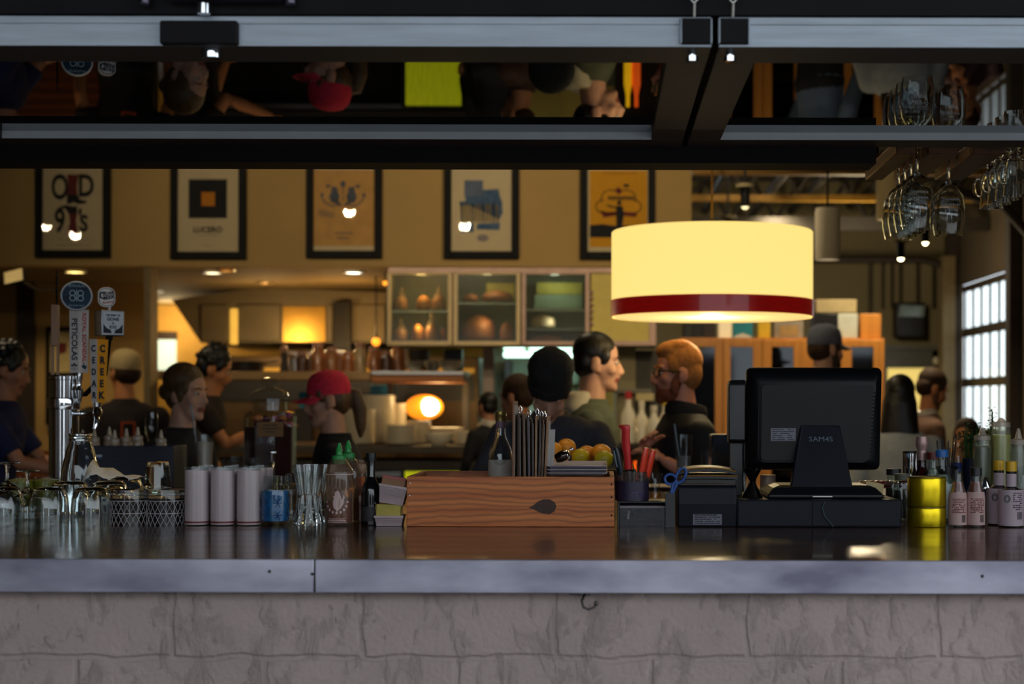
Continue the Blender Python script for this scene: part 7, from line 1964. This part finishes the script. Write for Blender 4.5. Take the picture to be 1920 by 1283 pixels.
loft4(MB(m_black), [(0, pxx(1433), pxx(1647), -.09, .17), (.01, pxx(1433), pxx(1647), -.09, .17), (pz_(913), pxx(1446), pxx(1636), -.06, .15), (pz_(909), pxx(1460), pxx(1625), -.03, .12)]).build('base', pos, smooth=0, bevel=.006)
MB(m_steel).span((pxx(1516), -.0915, .004), (pxx(1552), -.09, .0065)).build('slot', pos)
# screen housing, leaning back slightly
m_scr = M('till_black', (12, 13, 17), .42, var=.15, spec=.22)
def hexa(mb, f, b):
    vs = f + b; n = len(f)
    return mb.add(vs, [tuple(range(n))[::-1], tuple(range(n, 2 * n))] + [(i, (i + 1) % n, n + (i + 1) % n, n + i) for i in range(n)])
ys = .05
def quad(x0t, x1t, yt, x0b, x1b, yb, y, r=.012, n=5):
    """rounded quad outline in px, at local depth y"""
    cs = [V((pxx(x0b), pz_(yb))), V((pxx(x1b), pz_(yb))), V((pxx(x1t), pz_(yt))), V((pxx(x0t), pz_(yt)))]
    out = []
    for i in range(4):
        p, a, b = cs[i], cs[i - 1], cs[(i + 1) % 4]
        u, v_ = (a - p).normalized() * r, (b - p).normalized() * r
        for j in range(n + 1):
            t = j / n; q = (p + u) * (1 - t) ** 2 + p * 2 * t * (1 - t) + (p + v_) * t ** 2
            out.append((q.x, y, q.y))
    return out
scr = MB(m_scr)
secs = [quad(1422, 1648, 705, 1418, 1640, 870, ys - .03, .02), quad(1408, 1658, 692, 1406, 1690, 880, ys - .008, .016), quad(1404, 1661, 689, 1402, 1696, 883, ys + .006, .014), quad(1404, 1661, 689, 1402, 1696, 883, ys + .035, .014)]
secs = [quad(1424, 1646, 712, 1422, 1634, 868, ys - .03, .02), quad(1406, 1658, 691, 1404, 1654, 881, ys - .006, .018), quad(1403, 1660, 688.5, 1402, 1656, 883, ys + .006, .018), quad(1403, 1660, 688.5, 1402, 1656, 883, ys + .034, .018)]
n_ = len(secs[0]); vs = [p for s in secs for p in s]
fs = [tuple(range(n_))[::-1], tuple((len(secs) - 1) * n_ + i for i in range(n_))]
for j in range(len(secs) - 1):
    for i in range(n_): fs.append((j * n_ + i, j * n_ + (i + 1) % n_, (j + 1) * n_ + (i + 1) % n_, (j + 1) * n_ + i))
scr.add(vs, fs); so = scr.build('screen_housing', pos, smooth=40)
hexa(MB(m_scr), quad(1430, 1640, 722, 1428, 1630, 864, ys - .034, .012), quad(1430, 1640, 722, 1428, 1630, 864, ys - .028, .012)).build('rear_cover', so, smooth=30)
gv = MB(m_frame)
for i in range(18): gv.span((pxx(1637), ys - .0325, pz_(735 + i * 7)), (pxx(1643), ys - .02, pz_(737 + i * 7)))
gv.build('vent_grooves', so)
MB(M('screen_glass', (22, 30, 40), .08, emit=(120, 150, 180), es=.25)).span((pxx(1415), ys + .034, pz_(872)), (pxx(1648), ys + .037, pz_(700))).build('screen', so)
sticker(pos, pxx(1470), pz_(815.5), 47 * kP, 24 * kP, ys - .0345, 6)
# stand neck
nk_ = MB(m_navy)
f_ = [(pxx(1479), -.05, pz_(912)), (pxx(1594), -.05, pz_(912)), (pxx(1577), ys - .036, pz_(799)), (pxx(1573), ys - .036, pz_(797)), (pxx(1506), ys - .036, pz_(797)), (pxx(1502), ys - .036, pz_(799))]
b2_ = [(x, y + .03, z) for x, y, z in f_]
hexa(nk_, f_, b2_).build('stand', pos, smooth=0, bevel=.004)
slope = math.atan2((ys - .036 + .05), (pz_(797) - pz_(912)))
zt3 = pz_(824); yt3 = -.05 + (ys - .036 + .05) * (zt3 - pz_(912)) / (pz_(797) - pz_(912))
MB(M('badge_grey', (92, 108, 120), .5)).text('SAM4S', .0205, T_(pxx(1539), yt3 - .0012, zt3) @ RX(-math.degrees(slope)) @ FRONT, .0004, sx=1.12).build('lettering', pos, smooth=0)
# side card unit
cu_ = thing('card_reader_unit', 'dark side unit hung on the left edge of the till screen', 'card reader', (X(1386, 4.36), 4.36, zD))
loft4(MB(m_black), [(0, -.02, .012, .04, .07), (Z(1386, 832, 4.36) - zD, -.02, .012, .04, .07)]).build('post', cu_)
loft4(MB(m_black), [(Z(1386, 832, 4.36) - zD, -.026, .018, .03, .08), (Z(1386, 826, 4.36) - zD, -.0265, .019, .02, .09), (Z(1386, 722, 4.36) - zD, -.0275, .019, .02, .09), (Z(1386, 712, 4.36) - zD, -.022, .019, .03, .085)]).build('head', cu_, bevel=.003)
# things lying behind the base at right
mu = thing('muddler', 'dark red ribbed muddler with a steel end lying by the till base', 'muddler', (X(1606, 4.6), 4.6, zD + .02))
q = MB(M('dark_red_lacquer', (96, 22, 24), .3, coat=.4))
q.lathe([(0, 0)] + [(.0095 + .0025 * (i % 2), .004 + i * .008) for i in range(14)] + [(.014, .12), (.017, .14), (0, .142)], R=RY(90).to_3x3()); q.build('handle', mu)
MB(m_chrome).lathe([(0, .140), (.019, .141), (.021, .155), (.018, .166), (0, .168)], R=RY(90).to_3x3()).build('steel_end', mu)
tag(MB(M('cream_card', (196, 178, 128))).box((0, 0, .016), (.05, .1, .03), RY(8).to_3x3()).build('order_pad', loc=(X(1632, 4.52), 4.50, zD + .0)), 'cream order pad corner showing right of the till base', 'pad')
tag(MB(m_white).span((-.035, 0, 0), (.035, .02, .05)).build('receipt_roll_box', loc=(X(1658, 4.72), 4.72, ZC + .0005 + hD + .0)) if False else MB(m_rose).cyl((0, 0, 0), .022, .05, 24).build('receipt_roll', loc=(X(1440, 4.53), 4.53, zD)), 'small pale receipt roll standing left of the till stand', 'roll')

# ================================================================== bottles at right
# gold canisters, one on the other
m_goldc = M('gold_anodised', (226, 196, 28), .30, metal=.9, var=.06, scale=30, stretch=(1, 1, .05))
rG = 36.5 * k0
def canister(z, h, label):
    t = thing('gold_canister', label, 'canister', (X(1738, Y0 + rG), Y0 + rG, z), 0, 'gold canisters')
    MB(m_goldc).lathe([(0, 0), (rG * .98, 0), (rG, .002), (rG, h - .006), (rG * .985, h - .004), (0, h - .004)], seg=56).build('body', t)
    MB(M('dark_gold_lid', (120, 104, 30), .4, metal=.8)).lathe([(0, h - .004), (rG * .97, h - .004), (rG * .97, h), (0, h)], seg=56).build('lid', t)
hG1 = hz(952, 1738) 
canister(ZC + .0005, hG1, 'lower gold metal canister standing on the bar top')
canister(ZC + hG1 + .001, hz(896, 1738) - hG1, 'upper gold metal canister stacked on the lower one')
m_plab = M('pink_paper_label', (196, 162, 158), .7, var=.08, scale=30)
def lab_text(t, r, z0, z1, col, rows_, seed, barcode=True, u0=-.8, u1=.8):
    q = MB(col); random.seed(seed)
    def wp(a, z, rr): return (rr * sin(a), -rr * cos(a), z)
    for i in range(rows_):
        z = z1 - (z1 - z0) * (i + .5) / rows_; a = u0
        while a < u1:
            l = random.uniform(.08, .3)
            if random.random() < .8:
                e = min(a + l, u1); hh_ = (z1 - z0) / rows_ * .28
                q.add([wp(a + (e - a) * j / 3, z + s * hh_, r + .0007) for s in (-1, 1) for j in range(4)], [(j, j + 1, 5 + j, 4 + j) for j in range(3)])
            a += l + .04
    if barcode:
        q.mat(m_ink)
        for j in range(9):
            a = .25 + j * .06
            q.add([wp(a, z0 - .024, r + .0007), wp(a + .035, z0 - .024, r + .0007), wp(a + .035, z0 - .004, r + .0007), wp(a, z0 - .004, r + .0007)], [(0, 1, 2, 3)])
    q.build('label_print', t, smooth=0)
def juice(px, Y, label, ytop, m_body, liqm, capm, seed):
    h = hz(ytop, px, Y0); r = .0235
    pr = bprof(r, h - (.0 if capm is None else .0), .0125, h * .52, h * .80)
    t = bottle('juice_bottle', label, px, Y, pr, m_body, cap=None if capm is None else [(0, h - .02), (.0155, h - .02), (.0155, h + .002), (0, h + .003)], capm=capm, liq=(liqm, [(0, .006), (r - .0025, .006), (r - .0025, h * .5), (.012, h * .78), (0, h * .78)]),
               lab=(m_plab, [(r + .0002, .006), (r + .0005, .006), (r + .0005, h * .52), (r * .93, h * .60), (r * .92, h * .60), (r, h * .52)]), grp='paper-labelled mixer bottles')
    lab_text(t, r, h * .24, h * .5, m_red, 9, seed)
    return t
m_rosy = LIQ('rose_juice', (150, 90, 84), .85)
j1 = juice(1796, Y0 + .03, 'open-necked paper-labelled mixer bottle beside the gold canisters', 881, m_glass, m_rosy, None, 21)
j2 = juice(1830, Y0 + .03, 'black-capped paper-labelled mixer bottle with red print', 880, m_glass, m_rosy, m_black, 22)
MB(m_inkr).text('PPB', .018, T_(-.012, -.0243, .028) @ FRONT, .0002, wrap=.024).build('red_letters', j2, smooth=0) if False else None
# bitters with yellow caps
m_ycap = M('yellow_screw_cap', (206, 160, 24), .4, var=.06); m_blab = M('lilac_paper', (182, 162, 172), .7, var=.05)
def bitters(px, Y, label, seed):
    r = .0325; H = hz(866, px, Y0); sh0 = hz(924, px, Y0)
    t = bottle('bitters_bottle', label, px, Y, [(0, 0), (r * .97, 0), (r, .003), (r, sh0 - .006), (r * .8, sh0 + .006), (.0135, sh0 + .012), (.0135, H - .024), (0, H - .024)], M('dark_bitters', (26, 20, 20), .15, coat=.4),
               cap=[(0, H - .027), (.0145, H - .027), (.0145, H - .001), (0, H)], capm=m_ycap, lab=(m_blab, [(r + .0002, .004), (r + .0006, .004), (r + .0006, sh0 + .006), (r + .0002, sh0 + .006)]), grp='yellow-capped bitters bottles')
    MB(m_blab).lathe([(.0137, hz(914, px)), (.0141, hz(914, px)), (.0141, hz(890, px)), (.0137, hz(890, px))], seg=28).build('neck_label', t)
    lab_text(t, r, .045, sh0, M('plum_ink', (60, 40, 60), .7), 9, seed, u0=-.1, u1=.75)
    q = MB(M('grey_green_ink', (84, 92, 92), .7))
    for rr, zz in ((.008, .075), (.005, .075)): q.tube([((r + .0008) * sin(-.55 + rr / r * cos(2 * pi * i / 16)), -(r + .0008) * cos(-.55 + rr / r * cos(2 * pi * i / 16)), zz + rr * 1.2 * sin(2 * pi * i / 16)) for i in range(16)], .0011, 5, closed=True)
    q.build('emblem_print', t)
    return t
bitters(1896, Y0 + .035, 'yellow-capped bitters bottle in front at the right', 31)
bitters(1873, Y0 + .105, 'yellow-capped bitters bottle half hidden behind the right one', 32)
# blue- and red-capped cruets, steel cup, capsule bottle behind the canisters
m_crt = M('silvery_label', (176, 190, 190), .35, var=.25, scale=26, metal=.3)
bottle('cruet_bottle', 'silvery bottle with blue cap behind the gold canisters', 1766, 4.42, bprof(.033, hz(847, 1766, 4.35), .0125, .09, .15), m_glassg, cap=[(0, .178), (.0175, .178), (.0175, .196), (.015, .199), (0, .199)], capm=M('blue_cap', (32, 92, 160), .4), lab=(m_crt, [(.0332, .01), (.0336, .01), (.0336, .088), (.031, .105), (.0305, .105), (.033, .088)]), liq=(LIQ('grey_powder', (150, 164, 160), .9), [(0, .007), (.0305, .007), (.0305, .088), (.016, .13), (0, .13)]), grp='capped cruets behind the canisters')
bottle('cruet_bottle', 'mottled clear bottle with dark red cap left of the blue-capped one', 1749, 4.52, bprof(.028, .178, .0125, .09, .15), m_glassg, cap=[(0, .168), (.0165, .168), (.0165, .188), (0, .189)], capm=M('maroon_cap', (96, 24, 26), .4), liq=(M('pepper_flakes', (120, 116, 108), .8, rgb2=(190, 186, 176), scale=140), [(0, .007), (.0255, .007), (.0255, .088), (.012, .14), (0, .14)]), grp='capped cruets behind the canisters')
bottle('pourer_bottle', 'amber bottle with pinkish foil capsule rising behind the canisters', 1729, 4.55, bprof(.028, .215, .0115, .10, .15), GLASS('amber_glass', (190, 140, 60), rough=.02), cap=[(0, .165), (.0135, .165), (.014, .19), (.0135, .195), (.018, .205), (.0185, .215), (.0165, .232), (0, .233)], capm=M('pink_foil', (170, 138, 134), .4, metal=.5), liq=(LIQ('amber_oil', (150, 104, 20), .9), [(0, .007), (.0255, .007), (.0255, .09), (.0095, .145), (.0095, .16), (0, .16)]))
stl = thing('steel_cup', 'polished steel cup behind the gold canisters', 'cup', (X(1709, 4.6), 4.6, ZC + .0005))
MB(m_chrome).lathe([(0, 0), (.021, 0), (.0245, .02), (.0245, .185), (.0228, .185), (.0228, .02), (0, .004)], seg=36).build('body', stl); MB(m_black).lathe([(.0225, .183), (.025, .183), (.025, .189), (.0225, .189)], seg=36).build('rim', stl)
bottle('dark_jar', 'dim clear jar with pale lid left of the gold canisters', 1692, 4.46, bprof(.026, .125, .019, .09, .11), m_glassg, cap=[(0, .112), (.021, .112), (.021, .13), (0, .131)], capm=M('dim_lid', (84, 84, 70), .5), liq=(M('dark_contents', (40, 36, 34), .5), [(0, .007), (.0235, .007), (.0235, .085), (0, .085)]), grp='dim jars left of the canisters')
bottle('dark_jar', 'dim clear jar nearest the till, left of gold canisters', 1676, 4.56, bprof(.024, .135, .019, .09, .11), m_glassg, cap=[(0, .122), (.021, .122), (.021, .14), (0, .141)], capm=m_black, liq=(M('dark_contents', (40, 36, 34), .5), [(0, .007), (.0215, .007), (.0215, .085), (0, .085)]), grp='dim jars left of the canisters')
# chrome-tipped shakers behind the mixers
for i, (px, lab) in enumerate(((1848, 'steel-tipped dark shaker behind the black-capped mixer'), (1860, 'steel-tipped dark shaker behind the left bitters bottle'))):
    t = thing('pour_shaker', lab, 'shaker', (X(px, 4.52), 4.52 - .06 * i, ZC + .0005), 0, 'steel-tipped shakers')
    MB(M('deep_blue_glass', (20, 28, 70), .15, coat=.4)).lathe([(0, 0), (.017, 0), (.017, .085), (0, .085)], seg=24).build('body', t); MB(m_chrome).lathe([(0, .085), (.0165, .085), (.0165, .09), (.004, .118), (0, .119)], seg=24).build('tip', t)
bottle('glass_jar', 'clear glass jar with ribbed rim at the right picture edge', 1919, 4.42, [(0, 0), (.026, 0), (.028, .006), (.028, .11), (.022, .125), (.022, .132), (.0245, .134), (.0245, .138), (.022, .14), (.022, .147), (.0195, .147), (.0195, .125), (.0255, .108), (.0255, .008), (0, .008)], m_glass, cat='jar')

# ================================================================== glasses hanging over the bar
zR = 2.155
m_rackw = WOOD('rack_walnut', (70, 42, 26), (112, 70, 42), .5, 'y', 1.0)
rk_ = thing('glass_rack', 'overhead wooden slat rack for hanging glasses', 'rack', (0, 4.74, 0))
xsl = [(.868, .925), (.963, 1.052), (1.098, 1.19), (1.31, 1.40)]
for xa, xb in xsl: MB(m_rackw).span((xa, 0, zR - .018), (xb, .56, zR + .022)).build('slat', rk_, bevel=.003)
for y in (.02, .5): MB(m_rackw).span((.868, y, zR + .024), (1.5, y + .045, zR + .06)).build('crosspiece', rk_)
for x in (.9, 1.36):
    for y in (.04, .52): MB(m_dark).tube([(x, y, zR + .06), (x, y, 3.72)], .006).build('hanger', rk_)
WINE = [(0, 0), (.038, 0), (.038, .0018), (.012, .005), (.005, .012), (.004, .03), (.0042, .075), (.008, .088), (.028, .105), (.046, .135), (.0535, .175), (.0515, .215), (.044, .258), (.043, .258), (.0505, .215), (.0522, .175), (.045, .136), (.027, .108), (.007, .092), (0, .09)]
m_wine = m_cry
hangl = ('wine glass hanging farthest back in the row of four', 'wine glass hanging second from the back of the four', 'wine glass hanging third from the back of the four', 'wine glass hanging nearest in the row of four')
wg0 = None
for i, (px, Y) in enumerate(((1684, 5.11), (1694, 5.01), (1706, 4.91), (1720, 4.81), (1779, 4.98))):
    xg = .944 if i < 4 else 1.075
    loc = (xg, Y, zR + .0235)
    if wg0 is None:
        wg0 = MB(m_wine).lathe(WINE, seg=40, R=RX(180).to_3x3()).build('wine_glass'); o = wg0
        pr_ = MB(M('etched_print', (170, 172, 170), .7))
        for j, s_ in enumerate(('Blue Goose', 'Winery')): pr_.text(s_, .011, T_(0, -.0537 + j * .0006, -.150 - .016 * j) @ FRONT, .0002, wrap=.053) if False else None
        for j in range(2):
            for i2 in range(9):
                a = -.5 + i2 * .11
                z = -.155 - .017 * j
                pr_.add([(.0538 * sin(a), -.0538 * cos(a), z), (.0538 * sin(a + .07), -.0538 * cos(a + .07), z), (.0538 * sin(a + .07), -.0538 * cos(a + .07), z + .005 + .002 * (i2 % 2)), (.0538 * sin(a), -.0538 * cos(a), z + .007)], [(0, 1, 2, 3)])
        pr_.build('etched_print', o, smooth=0)
    else: o = dup(wg0, loc)
    o.location = loc; tag(o, hangl[i] if i < 4 else 'single wine glass hanging alone right of the row of four', 'glass', 'hanging wine glasses')
# glass mugs with handles hanging by their feet
MUG = [(0, 0), (.033, 0), (.033, .002), (.018, .008), (.012, .014), (.016, .022), (.010, .030), (.016, .036), (.026, .05), (.032, .09), (.0375, .155), (.0355, .155), (.030, .09), (.024, .053), (0, .045)]
mg0 = None
mgl = ('stemmed glass mug hanging farthest back', 'stemmed glass mug hanging second from the back', 'stemmed glass mug hanging third from the back', 'stemmed glass mug hanging nearest, large at right edge')
for i, Y in enumerate((5.12, 5.02, 4.92, 4.82)):
    loc = (1.2425, Y, zR + .0235)
    if mg0 is None:
        mg0 = thing('glass_mug', mgl[0], 'mug', loc, 0, 'hanging glass mugs')
        MB(m_wine).lathe(MUG, seg=36, R=RX(180).to_3x3()).build('mug_body', mg0)
        MB(m_wine).tube([(-.030, 0, -.066), (-.046, 0, -.062), (-.056, 0, -.08), (-.054, 0, -.105), (-.044, 0, -.118), (-.034, 0, -.118)], [.004, .005, .0055, .0055, .005, .004], 12).build('handle', mg0)
    else: dup(mg0, loc, None, mgl[i])
# far side: second mug row that runs out of the picture
for i, Y in enumerate((5.08, 4.96)):
    dup(mg0, (1.355 + .0, Y, zR + .0235) if False else (1.45, Y, zR + .0235), None, ('stemmed glass mug in the outer row, farther one', 'stemmed glass mug in the outer row, nearer one')[i])

# ================================================================== big drum lamp over the far seats
Yl = 7.1; kl = Yl / F
lp = thing('drum_pendant', 'large glowing cream drum pendant lamp with dark red band', 'lamp', (X(1334.5, Yl, 600), Yl, Z(1334.5, 596, Yl)))
rL = 188 * kl
hL = Z(1334, 436, Yl) - lp.location.z
def lamp_mat():
    m = M('lamp_cream_fabric', (244, 226, 176), .85, var=.04, scale=40, emit=(255, 220, 126), es=1.1)
    return m
m_sh = lamp_mat()
z1, z2 = .052 * .62 / .62, 0
zb0, zb1 = 12 * kl * .0, 32 * kl
MB(m_sh).lathe([(rL, zb1), (rL, hL - .004), (rL - .004, hL), (rL - .008, hL - .004), (rL - .006, 0), (rL - .002, 0), (rL - .001, zb1)], seg=96).build('shade', lp)
m_band = M('red_wood_band', (70, 18, 16), .3, rgb2=(170, 28, 20), scale=4, stretch=(2, 2, 10), coat=.35, emit=(150, 14, 10), es=.35)
MB(m_band).lathe([(rL + .001, .002), (rL + .004, .003), (rL + .004, zb1 - .001), (rL + .001, zb1)], seg=96).build('band', lp)
MB(M('lamp_diffuser', (255, 232, 180), .7, emit=(255, 216, 132), es=.95, var=.02)).lathe([(0, .0), (rL - .01, .0), (rL - .01, .004), (0, .004)], seg=96).build('diffuser', lp)
MB(M('lamp_diffuser', (255, 232, 180), .7)).lathe([(0, hL - .012), (rL - .01, hL - .012), (rL - .01, hL - .008), (0, hL - .008)], seg=96).build('top_diffuser', lp)
MB(M('brass', (176, 132, 60), .3, metal=1)).lathe([(0, hL - .01), (.012, hL - .01), (.012, hL + .02), (.006, hL + .03), (.008, hL + .045), (.005, hL + .06), (0, hL + .06)]).build('finial', lp)
MB(M('brass_cord', (150, 112, 56), .5)).tube([(0, 0, hL + .05), (0, 0, 3.72 - lp.location.z)], .005, 8).build('cord', lp)
light('drum_lamp_glow', 'POINT', (lp.location.x, Yl, lp.location.z - .04), 7, (1, .82, .5), size=.04)
